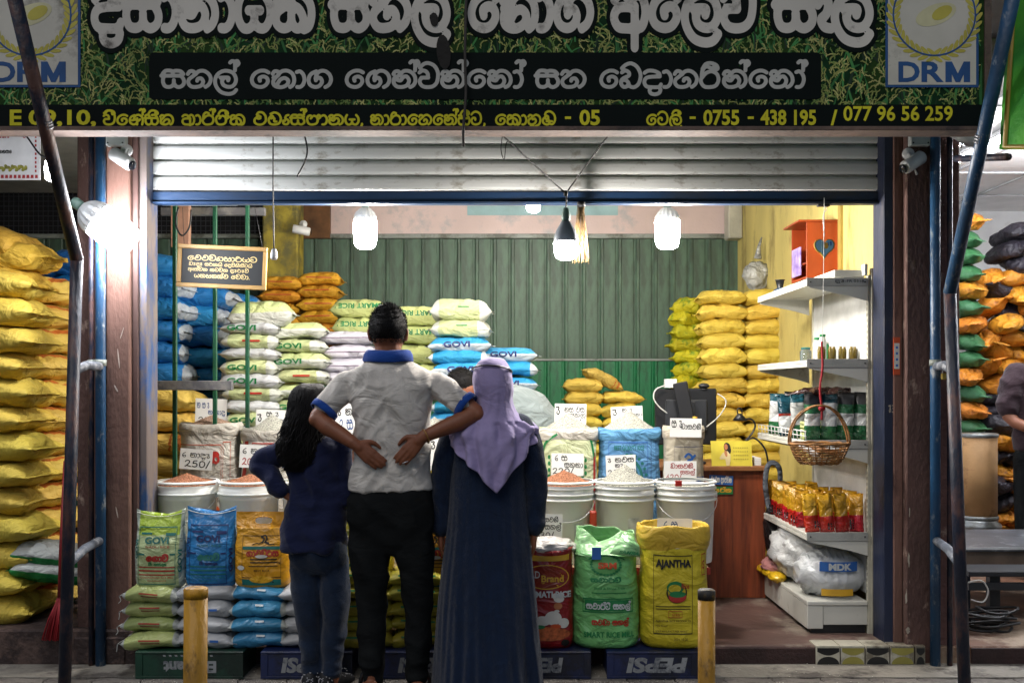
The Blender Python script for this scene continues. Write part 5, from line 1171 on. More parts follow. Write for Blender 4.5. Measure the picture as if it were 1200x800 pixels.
# gathered, folded-over mouth of the green bag
w, h = bg_.w, bg_.h; R = []; n = 44; tp = PZ(619, Yq)-c.z
for i in range(13):
    q = i/12; r = []
    for j in range(n):
        a = 2*PI*j/n+PI/n; ca, sa = math.cos(a), math.sin(a); wt = w*.96*(1-.10*q); dt = bg_.d*(1-.55*q)
        dip = (tp-h)*(1-.55*max(0, -sa)**2*max(0, 1-abs(ca+.2)*1.5)-.15*abs(ca+.55))*q
        x = wt/2*abs(ca)**(2/2.6)*(1 if ca > 0 else -1)*(1-.12*q*abs(sa)); y = dt/2*abs(sa)**(2/2.6)*(1 if sa > 0 else -1)
        k = 1+.07*q*math.sin(5*a+1)+.05*q*nz(a*3, q*4); r.append(c+Vector((x*k, y*k+q*.03, h*.985+dip+.012*q*nz(a*2, q*3, 5))))
    R.append(r)
R2 = [[v*1.0+Vector(((c.x-v.x)*.05, (c.y-v.y)*.06, -.002)) for v in r] for r in R[::-1]]
b = MB(); b.loft(R+R2, cap=False); b.build('bag_mouth', SM('green_soft_mouth', '8cc488', **PL), t)
b = MB()                                             # printed flap folded across the front
ft = [(.05,.60+.42,-.02),(.95,.98,.0),(.93,1.10,.03),(.52,1.24,.05),(.20,1.10,.0)]
gpts = [c+Vector((x*w/2, -bg_.d/2-.012+yy*.6, z*h)) for x, z, yy in ft]; b.add(gpts+[p+Vector((0,.006,0)) for p in gpts], [(0,1,2,3,4),(9,8,7,6,5)]+[(i,5+i,5+(i+1)%5,(i+1)%5) for i in range(5)], True)
fl_ = b.build('folded_flap', MATS['green_soft_mouth'], t)
b = MB(); p0, ux, uz = gpts[0], (gpts[1]-gpts[0]), (gpts[4]-gpts[0]); latin(b, 'SAMBA', .25, .9, .2, .6, lambda x, z, o: p0+ux*x+uz*z+Vector((0,-.004,0)), .02); b.build('lettering', GR, fl_)
t, bg_, c = standing_bag('rice_bag', 'tall yellow rice bag with a rolled top, rightmost in front', 'rice bag', 753, 834, 640, 762, Yq-.02, .25, M_aj,
    [('frame',-.68,.44,.16,.92,.009,BK),('txt','AJANTHA',-.62,.40,.78,.88,BK,.05),('ell',-.02,.56,.30,.10,BK),('ell',-.02,.57,.26,.088,M_aj,.0006),('ell',-.06,.61,.25,.06,GR,.0012),('ell',-.08,.60,.18,.04,M_aj,.0018),('ell',0,.52,.26,.055,RD,.0024),('ell',0,.545,.24,.03,GR,.003),('txt','Rice',.12,.34,.60,.65,RD,.02),('bar',-.62,.38,.425,.432,BK),('bar',-.62,.38,.40,.407,BK),('frame',-.26,.14,.32,.385,.006,RD),('txt','10 KG',-.16,.06,.335,.365,RD,.01),('txt','AJANTHA RICE PRODUCTS',-.62,.38,.275,.30,BK,.01),('txt','NO Road',-.62,-.3,.235,.255,BK,.0),('txt','SOLE MANUFACTURER MARKET',-.62,.32,.18,.2,BK,.0),('txt','2021.10.20',-.1,.3,.10,.125,BK,.0),('frame',.72,.86,.72,.92,.008,RD),('txt','S',.75,.82,.78,.86,RD,.03)], sd=17, top='open', crumple=.007, n=3.0)
R = []
for i in range(9):
    q = i/8; k = [1.0,1.05,1.08,1.07,1.05,1.0,.95,.94,.93][i]; z = [-.02,.0,.03,.06,.085,.092,.085,.05,.0][i]
    R.append([c+Vector((bg_.w/2*k*abs(math.cos(a))**(2/3)*(1 if math.cos(a) > 0 else -1), bg_.d/2*k*abs(math.sin(a))**(2/3)*(1 if math.sin(a) > 0 else -1)+.004*nz(a*3, i), bg_.h+z+.010*nz(a*2.5, i*.2, 3)*min(1, i/3))) for a in [2*PI*j/48 for j in range(48)]])
b = MB(); b.loft(R, cap=False); b.build('rolled_top', SM('yellow_roll', 'cfae3a', rough=.4, weave=120, fold=.6), t)
b = MB(); b.lathe([(.002,0),(.12,-.005),(.13,-.03)], c+Vector((0,0,bg_.h+.02)), 24, cap=False); b.build('rice_inside', M_rw, t)

# ------------------------------------------------------------------ open sacks of rice behind the buckets
def open_sack(px0, px1, pyt, Y, label, m, items, rc, hl, sd, hh=.10, rim=None, d=.26):
    w = (px1-px0)/F*Y; z0 = .453; h = PZ(pyt, Y)-z0; c = Vector((PX((px0+px1)/2, Y), Y+d/2, z0)); bg_ = Bag(w, d, h, sd, top='open', crumple=.005, n=3.2)
    t = thing('open_sack', label, 'sack', c); b = MB(); b.loft([[v+c for v in r] for r in bg_.loft(b)], cap=True); b.build('bag_body', m, t)
    R = []
    for k, z in ((1.0,-.06),(1.025,-.055),(1.035,-.02),(1.02,.004),(.98,.006),(.94,-.004),(.92,-.03)):
        R.append([c+Vector((w/2*k*abs(math.cos(a))**(2/3.2)*(1 if math.cos(a) > 0 else -1), d/2*k*abs(math.sin(a))**(2/3.2)*(1 if math.sin(a) > 0 else -1), h+z+.006*nz(a*2, z*9, sd))) for a in [2*PI*j/44 for j in range(44)]])
    b = MB(); b.loft(R, cap=False); b.build('folded_rim', rim or m, t)
    bag_print(bg_, t, c, items)
    if rc: o = heap(c+Vector((0,0,h-.006)), min(w, d)*.5, hh, rc, hl, .06); o.scale = (w/min(w,d)*.93, d/min(w,d)*.93, 1)
    return t
M_ws = SM('white_sack_weave', 'bdb9ae', rough=.6, weave=140); M_cs = SM('cream_green_sack', 'b7bf98', rough=.6, weave=140); M_bs = SM('pale_blue_sack', '5b93bb', rough=.5, weave=140); M_cr = SM('cotton_sack', 'b3aa98', rough=.85, weave=160)
Ye = 5.72
open_sack(205, 275, 498, Ye, 'open white sack with red letters, leftmost in the back row', M_ws, [('frame',-.95,.55,.05,.84,.006,OR),('sin','(nAns'.replace('(',''),-.85,.5,.68,.78,RD,12),('frame',.6,.82,.1,.86,.006,OR),('sin','grnsy',.64,.78,.12,.2,OR,10),('txt','25KG',.25,.5,.36,.40,BK,.03),('bar',-.1,.1,.1,.44,RD),('ell',0,.3,.5,.05,OR)], M_rp, 'pale rice heaped in the leftmost open sack', 21, .06)
open_sack(278, 347, 505, Ye, 'open white sack with a red slanting stroke, second in the back row', M_ws, [('stroke',[(-.9,.5),(-.75,.7),(-.7,.92)],.012,RD),('frame',-.5,.7,.78,.9,.01,RD),('txt','SRI',-.4,.6,.80,.88,RD,.03),('txt','SUPER',-.4,.6,.68,.73,SB,.02),('bar',-.7,-.3,.30,.38,NV),('bar',-.1,.3,.1,.36,RD),('txt','RICE',-.9,.2,.12,.24,RD,.04)], M_rw, 'white rice in the second open sack', 22)
open_sack(398, 455, 530, Ye, 'pale blue open sack seen between the girl and the man', M_bs, [], M_rw, 'white rice in the pale blue sack behind the man', 23)
open_sack(480, 534, 508, Ye, 'yellow open sack between the man and the woman', SM('yellow_open_sack','bdae4a'), [('bar',-.9,.9,.2,.3,OR),('bar',-.9,.9,.6,.64,OR)], M_rw, 'rice in the yellow open sack', 24)
wheat = lambda cx, s_: [('ell', cx+.05*s_*(1 if i % 2 else -1), .60+i*.028, .045, .018, GR, .0002) for i in range(7)]
open_sack(632, 702, 504, Ye, 'open pale green sack lettered in orange, right of the woman', M_cs, [('txt','SRM',-.38,.28,.70,.80,OR,.06)]+wheat(-.62,1)+wheat(.5,1)+[('stroke',[(-.92,.72),(-.8,.88),(-.4,.97)],.006,GR),('stroke',[(.6,.97),(.75,.9),(.88,.72)],.006,GR),('frame',-.75,.72,.1,.42,.012,GR),('bar',-.7,.68,.14,.38,GR),('sin','shl~',-.4,.62,.17,.30,PB,12),('bar',.82,.9,.1,.8,RD)], M_rw, 'cream rice heaped in the pale green sack', 25, .11, rim=M_ws)
open_sack(703, 777, 504, Ye, 'open pale blue sack with a round emblem', M_bs, [('frame',-.72,.52,.05,.90,.008,SB),('txt','BEST QUALITY RICE',-.55,.4,.82,.87,TL,.02),('ell',-.08,.56,.46,.20,TL),('ell',-.08,.56,.38,.165,M_bs,.0006),('ell',-.08,.58,.3,.12,TL,.001),('bar',-.4,.24,.53,.60,RD),('frame',.62,.8,.1,.92,.008,NV)]+laces(-.08,.56,.56,.23,TL), M_rw, 'white rice heaped in the pale blue sack', 26, .125)
open_sack(781, 828, 502, Ye-.1, 'open cotton sack with a blue emblem and blue letters', M_cr, [('frame',-.6,.98,.3,.85,.004,NV),('stroke',[(-.1,.76),(.1,.79),(.3,.75),(.05,.73),(.3,.70)],.006,SB),('stroke',[(.0,.70),(.2,.74),(.45,.78)],.006,SB),('bar',-.15,.5,.655,.662,NV),('txt','CAT WHITE BASMATI',-.5,.9,.55,.60,SB,.02)], M_rw, 'white rice low in the cotton sack', 27, .02, d=.22)

# ------------------------------------------------------------------ price cards
M_card = mat('card_white', 'e4e4e0', .6, bump=0, var=.03); INK = {'k': M_pr_black, 'r': mat('marker_red', 'a01f20', .5, bump=0), 'b': mat('marker_blue', '1f4a86', .5, bump=0)}
def card(px0, py0, px1, py1, Y, label, lines, rot=0, name='price_card'):
    w, h = (px1-px0)/F*Y, (py1-py0)/F*Y; c = Vector((PX((px0+px1)/2, Y), Y, PZ((py0+py1)/2, Y))); t = thing(name, label, 'price card', c)
    M = Matrix.Rotation(math.radians(rot), 4, 'Y')
    def fn(x, z, o): return c+M @ Vector((x-w/2, -.0018-o-.012*((x/w-.5)**2), z-h/2))
    b = MB(); n = 6; vs = [fn(w*i/n, zz, 0)+Vector((0, d_, 0)) for d_ in (.0008, .002) for zz in (0, h) for i in range(n+1)]; m_ = n+1
    b.add(vs, [(i, i+1, m_+i+1, m_+i) for i in range(n)]+[(2*m_+i+1, 2*m_+i, 3*m_+i, 3*m_+i+1) for i in range(n)]+[(i+1, i, 2*m_+i, 2*m_+i+1) for i in range(n)]+[(m_+i, m_+i+1, 3*m_+i+1, 3*m_+i) for i in range(n)]+[(0, m_, 3*m_, 2*m_), (n, 2*m_+n, 3*m_+n, m_+n)], False); b.build('card', M_card, t)
    for tx, x0, x1, z0, z1, ink in lines:
        b = MB(); sinh(b, tx, x0*w, x1*w, z0*h, (z1-z0)*h, 6.5 if any(ch.isdigit() for ch in tx) else 7.5, fn, jit=3); b.build('handwriting', INK[ink], t)
    return t
card(229,467,266,497,6.0,'price card with blue writing standing behind the leftmost open sack',[('n x R',.05,.45,.62,.85,'b'),('nAnAd',.4,.95,.38,.55,'b'),('210/',.1,.7,.05,.28,'k')],2)
card(211,526,249,550,5.69,'white price card marked 250 on the leftmost open sack',[('6 nAdR',.06,.95,.58,.82,'k'),('250/',.15,.95,.12,.45,'k')],4)
card(300,480,340,504,6.0,'price card behind the second open sack, by the girl',[('x R',.3,.68,.66,.9,'k'),('nAnAd',.42,.98,.38,.56,'k'),('200/',.15,.8,.02,.28,'k'),('R',.03,.2,.4,.8,'k')],2)
card(281,521,312,548,5.69,'handwritten card marked 200 on the second open sack',[('6 nA',.1,.8,.6,.85,'k'),('200/',.1,.8,.12,.42,'r')],3)
card(393,470,416,512,5.66,'price card seen between the girl\'s head and the man\'s elbow',[('R n',.1,.9,.6,.8,'k'),('2 x',.2,.9,.2,.5,'b')],-3)
card(502,510,533,551,5.6,'price card marked 215 between the man and the woman',[('R 60',.05,.95,.6,.85,'k'),('215/',.3,.98,.1,.35,'k')],1)
card(650,473,687,499,6.0,'price card marked 225 behind the pale green sack',[('nx ms',.3,.95,.62,.85,'k'),('shl',.45,.98,.4,.58,'k'),('225/',.15,.85,.04,.3,'k'),('R',.02,.2,.5,.9,'k')],1)
card(716,476,753,497,6.0,'price card marked 250 in red behind the pale blue sack',[('n R',.35,.7,.66,.9,'k'),('shnA',.5,.98,.42,.6,'k'),('250/',.2,.85,.05,.36,'r'),('R',.04,.22,.5,.9,'k')],-3)
card(785,490,822,512,5.58,'price card standing in the top of the cotton sack',[('x R',.05,.4,.5,.9,'k'),('bAsmti',.35,.98,.42,.66,'k')],1)
card(646,531,684,557,5.69,'price card marked 220 on the pale green sack',[('6 x',.1,.5,.66,.92,'k'),('shnA',.4,.98,.36,.58,'k'),('220/',.04,.7,.06,.34,'k')],1)
card(710,533,745,558,5.69,'price card marked 25 on the pale blue sack',[('R nms',.05,.95,.66,.88,'k'),('nR',.3,.6,.42,.6,'k'),('25',.05,.4,.05,.32,'k'),('shnA',.45,.98,.2,.36,'k')],-2)
card(778,540,816,564,5.56,'price card marked 420 in red on the cotton sack',[('bAsmti',.2,.9,.64,.84,'r'),('shl~',.5,.95,.36,.54,'r'),('420/',.05,.55,.08,.36,'r')],0)
card(770,607,811,624,4.80,'card with blue writing standing in the yellow bag',[('6 x',.18,.6,.25,.8,'b')],1)
card(627,602,659,633,5.0,'price card marked 530 above the red rice bag',[('bAsmti',.08,.85,.7,.86,'k'),('shl~',.35,.95,.42,.6,'k'),('530/',.0,.7,.08,.32,'k')],1)
b = MB(); b.box(PX(697,4.5), PX(708,4.5), 4.655, 4.66, PZ(655,4.66), PZ(641,4.66)); b.cur = 0; tag(b.build('tag_paper', SB, None, P(702,648,4.66)), 'small blue and white slip inside the green bag', 'paper slip')

# ------------------------------------------------------------------ desk and the things on it
M_dk = mat('desk_wood', '7a3a1e', .5, var=.25, vs=5, bump=.05, stretch=(6,1,.5), dirt='5a2614', dirt_amt=.35, dirt_s=4)
dx0, dx1 = PX(745,6.0), PX(897,6.0)
t = thing('desk', 'brown wooden cash desk beside the rice buckets', 'desk', ((dx0+dx1)/2, 6.3, .09)); zt = .885
b = MB(); b.box(dx0, dx1, 6.0, 6.02, .095, zt-.03); b.build('front_panel', M_dk, t)
b = MB(); b.box(dx0-.01, dx1+.015, 5.97, 6.6, zt-.029, zt, .004); b.build('desk_top', mat('desk_edge', '8a5a35', .5), t)
for x in (dx0, dx1-.02): b = MB(); b.box(x, x+.02, 6.021, 6.58, .095, zt-.03); b.build('side_panel', M_dk, t)
for px0, px1, py0, py1, m, tx, l in ((890,0,0,0,0,0,0),):
    pass
for y0, y1, m, tx, lab in ((556,567,SB,'mRmn dRr~vn','blue lettered sticker strip on the desk front'),(570,579,GR,'dRr~n','green lettered sticker strip on the desk front')):
    x0 = PX(831,5.99); x1 = PX(859,5.99)
    M = Matrix.Translation((x0, 5.995, PZ(y1,5.99))) @ Matrix.Rotation(math.radians(3 if y0 < 560 else 0), 4, 'Y'); b = MB(); w_, h_ = x1-x0, (y1-y0)/F*5.99
    b.box(0, w_, -.002, .002, 0, h_, M=M); o = thing('sticker', lab, 'sticker', M.translation); b.build('strip', m, o)
    b = MB(); sinh(b, tx, .008, w_-.008, h_*.25, h_*.5, 12, lambda x, z, oo: M @ Vector((x, -.0032-oo, z))); b.build('lettering', WH if y0 < 560 else YE, o)
M_blk = mat('black_plastic', '17181b', .4, bump=.02); M_blk2 = mat('black_plastic_light', '2a2c30', .4, bump=0)
mx0, mx1 = PX(768,6.2), PX(840,6.2)
t = thing('monitor', 'black flat monitor seen from behind on the cash desk', 'monitor', ((mx0+mx1)/2, 6.25, zt))
b = MB(); b.box(mx0, mx1, 6.2, 6.235, PZ(521,6.2), PZ(455,6.2), .008); b.build('screen_housing', M_blk, t)
b = MB(); xm = (mx0+mx1)/2; b.box(xm-.13, xm+.13, 6.18, 6.1995, PZ(505,6.2), PZ(468,6.2), .008); b.box(xm-.05, xm+.05, 6.165, 6.1795, 1.16, 1.27, .004); b.build('back_cover', M_blk2, t)
b = MB(); b.box(xm-.03, xm+.03, 6.17, 6.19, zt+.02, 1.17, .004); b.box(xm-.11, xm+.11, 6.12, 6.34, zt, zt+.018, .006); b.build('stand', M_blk, t)
Mm = Matrix.Translation(P(803,478,6.08)) @ Matrix.Rotation(math.radians(-12), 4, 'Y') @ Matrix.Rotation(math.radians(-20), 4, 'Z')
t = thing('display_screen', 'narrow black customer screen tilted in front of the monitor', 'screen', P(803,478,6.08))
b = MB(); b.box(-.045, .045, -.012, .012, -.19, .16, .006, M=Mm); b.build('screen_housing', M_blk, t)
b = MB(); b.tube([Mm @ Vector((0,0,-.18)), P(808,540,6.08)], .012, 8); b.lathe([(.06,0),(.06,.012),(.02,.016)], (PX(808,6.08),6.08,zt), 20); b.build('stand', M_blk, t)
b = MB(); b.box(PX(779,6.2), PX(793,6.2), 6.19, 6.24, PZ(454.4,6.2), PZ(444,6.2), .003); tag(b.build('card_reader', M_wp, None, P(786,454,6.2)), 'small white box on top of the black monitor', 'device')
b = MB(); b.ell(P(825,452,6.22), (.035,.03,.018), 20, 10); b.lathe([(.02,-.012),(.03,-.02)], P(825,453,6.22), 12); tag(b.build('webcam', M_blk, None, P(825,455,6.22)), 'round black webcam on the monitor top', 'webcam')
cable('cable', 'white cable arching from the white box down the monitor', [P(781,451,6.16), P(769,456,6.14), P(766,466,6.14), P(772,476,6.14), P(782,484,6.14)], .004, MATS['white_cord'])
cable('cable', 'white cable looping right of the monitor', [P(841,461,6.18), P(850,468,6.16), P(849,478,6.15), P(840,490,6.1), P(828,500,6.1)], .004, MATS['white_cord'])
# bottle
c = Vector((PX(818,5.95), 6.05, zt)); t = thing('bottle', 'green glass bottle in front of the monitor', 'bottle', c)
b = MB(); b.lathe([(.03,0),(.032,.01),(.032,.17),(.012,.24),(.012,.27)], c, 20); b.build('glass', mat('green_glass', '1f5a35', .1, bump=0, trans=.5), t); b = MB(); b.lathe([(.014,.27),(.014,.295)], c, 14); b.build('cap', YE, t)
# calendar with a woman's picture
cx0, cx1, cz0, cz1, Yc = PX(835,5.96), PX(883,5.96), zt+.001, PZ(517,5.96), 5.985
t = thing('calendar', 'yellow desk calendar with a dark-haired woman in a pale dress', 'calendar', ((cx0+cx1)/2, Yc, cz0))
b = MB(); quadbox(b, (Vector((cx0,Yc,cz0)),Vector((cx1,Yc,cz0)),Vector((cx1,Yc+.035,cz1)),Vector((cx0,Yc+.035,cz1))), Vector((0,.002,0))); b.build('sheet', mat('calendar_yellow', 'c9b83a', .5, bump=0), t)
def cf(x, z, o): q = (z-cz0)/(cz1-cz0); return Vector((x, Yc-.0025-o+.035*q, z))
b = MB(); W_ = cx1-cx0; H_ = cz1-cz0; ex = lambda fx, fz, rx, rz, a=0, n=14: ellp(cx0+W_*fx, cz0+H_*fz, W_*rx, H_*rz, a, n)
sk = MATS['ink_skin']
poly_flat(b, ex(.40,.74,.085,.2,.15), cf, 0); poly_flat(b, ex(.44,.6,.05,.16,-.2), cf, .0003); b.build('hair_print', BK, t)
b = MB(); poly_flat(b, ex(.37,.76,.045,.12), cf, .0008); poly_flat(b, ex(.36,.5,.035,.14,.2), cf, .0008); b.build('skin_print', sk, t)
b = MB(); poly_flat(b, [(cx0+W_*u, cz0+H_*v) for u, v in ((.28,.52),(.40,.60),(.47,.45),(.46,.2),(.44,.02),(.36,.02),(.34,.28),(.22,.26),(.2,.32))], cf, .0005); b.build('dress_print', mat('pale_dress_print', 'cbb98a', .6, bump=0), t)
b = MB()
for r in range(4):
    for q in range(7): u, v = cx0+W_*(.55+.055*q), cz0+H_*(.25+.15*r); poly_flat(b, [(u,v),(u+W_*.025,v),(u+W_*.025,v+H_*.05),(u,v+H_*.05)], cf, 0)
b.build('date_print', mat('date_ink', '8f8330', .5, bump=0), t)
# gooseneck lamp
t = thing('gooseneck_lamp', 'small black gooseneck lamp clipped at the desk', 'lamp', Vector((PX(893,6.1), 6.1, zt)))
b = MB(); b.tube(crom([tuple(P(900,541,6.1)), tuple(P(896,525,6.1)), tuple(P(884,513,6.1)), tuple(P(874,516,6.1)), tuple(P(881,508,6.1)), tuple(P(885,498,6.1)), tuple(P(880,491,6.1)), tuple(P(870,492,6.1))], 6), .006, 8); b.build('neck', M_blk, t)
b = MB(); b.lathe([(.012,.03),(.02,.02),(.045,-.012),(.03,-.016)], P(867,490,6.1), 16); b.tube(crom([tuple(P(865,486,6.1)), tuple(P(864,480,6.1)), tuple(P(868,478,6.1)), tuple(P(870,485,6.1))], 4), .004, 6); b.build('head', M_blk, t)
# papers on the desk
b = MB()
for i in range(4): b.box(PX(885,6.0), PX(893,6.0), 6.02, 6.2, zt+.001+.012*i, zt+.011+.012*i, .001)
tag(b.build('paper_pile', M_card, None, (PX(889,6.0),6.1,zt)), 'small pile of papers at the right end of the desk', 'papers')
# backpack hanging from the desk corner
t = thing('backpack', 'black backpack with grey straps leaning by the desk', 'backpack', P(908,650,5.95))
b = MB(); b.ell(P(908,620,5.98), (.065,.09,.17), 24, 16, fn=lambda v, d: v*(1+.12*nz(d.x*3, d.y*3, d.z*4)+.05*nz(d.x*9, d.y*9, d.z*9))); b.build('body', SM('black_nylon', '18191c', rough=.5, weave=0), t)
b = MB(); b.tube(crom([tuple(P(902,600,5.9)), tuple(P(897,570,5.92)), tuple(P(899,548,5.95)), tuple(P(906,542,5.95)), tuple(P(914,552,5.95)), tuple(P(913,590,5.95))], 5), .016, 8, flat=.35); b.build('strap', SM('grey_strap', '4b5058', weave=0), t)

# ------------------------------------------------------------------ white shelving on the right
M_sh = mat('shelf_enamel', 'c3c3bb', .4, var=.05, vs=3, bump=.02, dirt='8a8473', dirt_amt=.15, dirt_s=6)
YN, YF, XW = 5.13, 6.15, 1.842; XL = PX(945, YN)
t = thing('shelving_unit', 'white metal shop shelving with four shelves along the yellow wall', 'shelving', (XW, 5.6, .09))
b = MB(); b.box(XW+.004, 1.904, YN, YN+.03, .09, PZ(314,YN), .002); b.box(XW-.012, XW+.0035, YN+.004, YN+.03, .09, PZ(322,YN), .001); b.build('upright', mat('upright_cream', 'b3b0a0', .45, dirt='7f7a68', dirt_amt=.2), t)
b = MB(); b.box(XW+.004, XW+.03, YF-.03, YF, .09, 1.95, .002); b.build('upright', MATS['upright_cream'], t)
b = MB()
for i in range(55): b.box(XW-.0135, XW-.0125, YN+.012, YN+.017, .3+.029*i, .315+.029*i)
b.build('slot_row', M_blk, t)
for z0, z1 in ((.28,.6),(.6,1.08),(1.08,1.5),(1.5,1.93)): b = MB(); b.box(XW+.008, XW+.018, YN+.031, YF-.031, z0+.002, z1-.002); b.build('back_panel', mat('back_panel_white', 'c9c9c6', .5), t)
ZS = [PZ(330,YN), PZ(425,YN), PZ(520,YN), PZ(628,YN)]
for i, z in enumerate(ZS):
    s_ = MB(); s_.box(XL, XW-.013, YN, YF, z-.004, z+.014, .003); s_.box(XL, XL+.012, YN, YF, z-.022, z-.0045, .002); sh_ = s_.build('shelf', M_sh, t)
    for y in (YN, YF-.012):
        b = MB(); b.prism([(XL+.013, z-.0045), (XL+.013, z-.03), (XW-.10, z-.075), (XW-.014, z-.10), (XW-.014, z-.0045)], y+.001, y+.006); b.build('bracket', M_sh, sh_)
    b = MB(); b.box(XL+.001, XW-.014, YN-.004, YN-.0005, z-.024, z+.020, .001); b.build('end_strip', mat('shelf_grey_end', 'a3a49f', .45, dirt='75736a', dirt_amt=.2), sh_)
    b = MB()
    for q in (XL+.02, XW-.03): b.lathe([(.004,0),(.004,.003)], (q, YN-.0045, z-.002), 8, Matrix.Rotation(PI/2, 4, 'X'))
    b.build('bolt', M_blk, sh_)
b = MB(); f_ = flat(YN-.005); sinh(b, 'dR', PX(978,YN), PX(990,YN), ZS[0]-.004, .014, 7, f_); latin(b, '-FR 0318', PX(990,YN), PX(1012,YN), ZS[0]-.004, ZS[0]+.010, f_, .0); b.build('marker_writing', M_blk, t)
b = MB(); b.box(XL+.16, XW-.014, YN+.05, YF, 1.925, 1.965, .002); b.box(XL+.3, XW-.014, YN, YN+.0495, 1.932, 1.99, .001); b.build('top_cap', M_sh, t)
b = MB(); b.box(XL+.004, XW-.013, YN, YF, .235, .258, .004); b.build('base_deck', M_sh, t)
b = MB(); b.box(XL+.09, XW-.013, YN+.008, YN+.02, .135, .2335, .002); b.box(XL+.006, XL+.088, YN+.004, YN+.05, .115, .234, .003); b.box(XL+.006, XL+.02, YN+.051, YF-.01, .115, .234, .002); b.build('kick_plate', M_sh, t)
b = MB(); b.box(XL+.03, XW-.02, YN+.021, YF-.02, .092, .16); b.build('plinth_shade_block', M_blk, t)  # solid black block, puts the shade under the base deck into colour
# wire rail of the third shelf
b = MB(); z = ZS[2]+.014
for q in range(14): y = YN+.03+q*.075; b.tube([(XL+.006,y,z),(XL+.002,y,z+.05)], .0022, 5)
b.tube([(XL+.003,YN+.02,z+.05),(XL+.003,YF-.02,z+.05)], .003, 6); b.tube([(XL+.004,YN+.02,z+.025),(XL+.004,YF-.02,z+.025)], .0025, 6); b.build('wire_rail', M_wp, t)

def packet_mesh(nm, w, d, h, sd, mats, zsplit=()):
    """upright foil packet: crimped top and bottom, swollen middle, crinkled"""
    b = MB(); n = 20; R = []
    for i in range(17):
        t_ = i/16; z = h*t_; bulge = max(.04, math.sin(PI*min(1, max(0, t_)))**.45 if t_ < .85 else max(.04, math.sin(PI*.85)**.45*(1-t_)/.15))
        ww = w*(1-.05*math.sin(PI*t_)); dd = d*bulge
        r = []
        for j in range(n):
            a = 2*PI*j/n; c, s_ = math.cos(a), math.sin(a)
            r.append(Vector((ww/2*abs(c)**.8*(1 if c > 0 else -1)+.003*nz(a*3+sd, z*30), dd/2*abs(s_)**.9*(1 if s_ > 0 else -1)+.011*nz(a*2+sd*5, z*25, sd)+.004*nz(a*5, z*70, sd)+(t_-.5)*.01, z+.004*nz(a*2, sd, z*5)*t_)))
        R.append(r)
    b.loft(R); b.mi = [0]*len(b.f)
    if zsplit:
        for k, f in enumerate(b.f):
            zc = sum(b.v[q][2] for q in f)/len(f)/h
            for mi, (a, c_) in enumerate(zsplit, 1):
                if a <= zc < c_: b.mi[k] = mi
    return b.mesh(nm, mats)
FO = dict(rough=.25, spec=.6, bump=.15, bs=30, fold=.8)
M_gold = SM('gold_foil', 'b5871c', weave=0, **FO); M_rdf = SM('red_foil', 'a31a14', weave=0, **FO); M_blf = SM('black_print_foil', '1c1416', weave=0, **FO)
pk = [packet_mesh('packet_body', .075, .055, .2, s_, [M_gold, M_rdf], ((0,.42),)) for s_ in range(4)]
bd = MB()
for q in range(9): a = 2*PI*q/9; poly_flat(bd, ellp(.009*math.cos(a*3), .045+.014*math.sin(a), .0055, .004, a, 8), flat(-.031-.0001*q+.0001), 0)
rp_ = random.Random(9); zsh = ZS[3]+.014; q = 0
RN = ['front', 'second', 'third', 'fourth', 'fifth']
for r in range(5):
    for c_ in range(4 + (r == 0) * 1):
        x = XL+.045+c_*.078 + r*.004; y = YN+.05+r*.17+rp_.uniform(-.01,.01)
        if x > XW-.04: continue
        o = link('snack_packet', rp_.choice(pk), None, (x, y, zsh), (rp_.uniform(-.14,.04), rp_.uniform(-.12,.12), rp_.uniform(-.7,.3)))
        tag(o, 'gold and red foil packet, %s row back, place %s counted from the aisle' % (RN[r], ['one','two','three','four','five'][c_]), 'packet', 'gold and red foil packets')
        b = MB(); b.v, b.f, b.mi, b.sm = [tuple(v) for v in bd.v], list(bd.f), [0]*len(bd.f), list(bd.sm); b.v = [(v[0], -.031+(v[1]-.031)*1 - 0*1, v[2]) for v in b.v]
        link('emblem', b.mesh('emblem', M_blf), o)
        if r > 0 and c_ < 1:
            for e_ in range(2):
                o2 = copy_tree(o, (x-.004, y+.055*(e_+1), zsh), (0, rp_.uniform(-.06,.06), -.5), label='gold and red foil packet in the aisle file, %s of row %s' % (('first','second')[e_], RN[r]))
# green and white packets on the third shelf
M_gp = SM('green_white_foil', '1c5a34', weave=0, **FO); M_wpk = SM('white_foil', 'b9bcbb', weave=0, **FO); M_tp = SM('teal_foil', '15424f', weave=0, **FO); M_brf = SM('dark_brown_foil', '3a1f1a', weave=0, **FO)
kinds_ = [packet_mesh('packet_body', .085, .06, .24, 3, [M_wpk, M_gp, M_tp], ((0,.30),(.8,1.1))), packet_mesh('packet_body', .085, .06, .25, 5, [M_gp, M_wpk, M_blk], ((.3,.55),(.75,1.1))), packet_mesh('packet_body', .085, .06, .23, 7, [M_tp, M_wpk, M_rdf], ((.1,.5),(.5,.58)))]
for r in range(4):
    for c_ in range(4):
        x = XL+.05+c_*.085; y = YN+.07+r*.24; kk = [1,0,1,1][c_] if r == 0 else rp_.choice((0,1,1,2)) if c_ else (2 if r == 2 else 0)
        o = link('snack_packet', kinds_[kk], None, (x, y, ZS[2]+.015), (rp_.uniform(-.05,.05), rp_.uniform(-.05,.05), rp_.uniform(-.5,.2)))
        tag(o, '%s packet on the railed shelf, %s row back, place %s from the rail' % (('white and green','dark green','teal and white')[kk], RN[r], ['one','two','three','four'][c_]), 'packet', 'tall packets on the railed shelf')
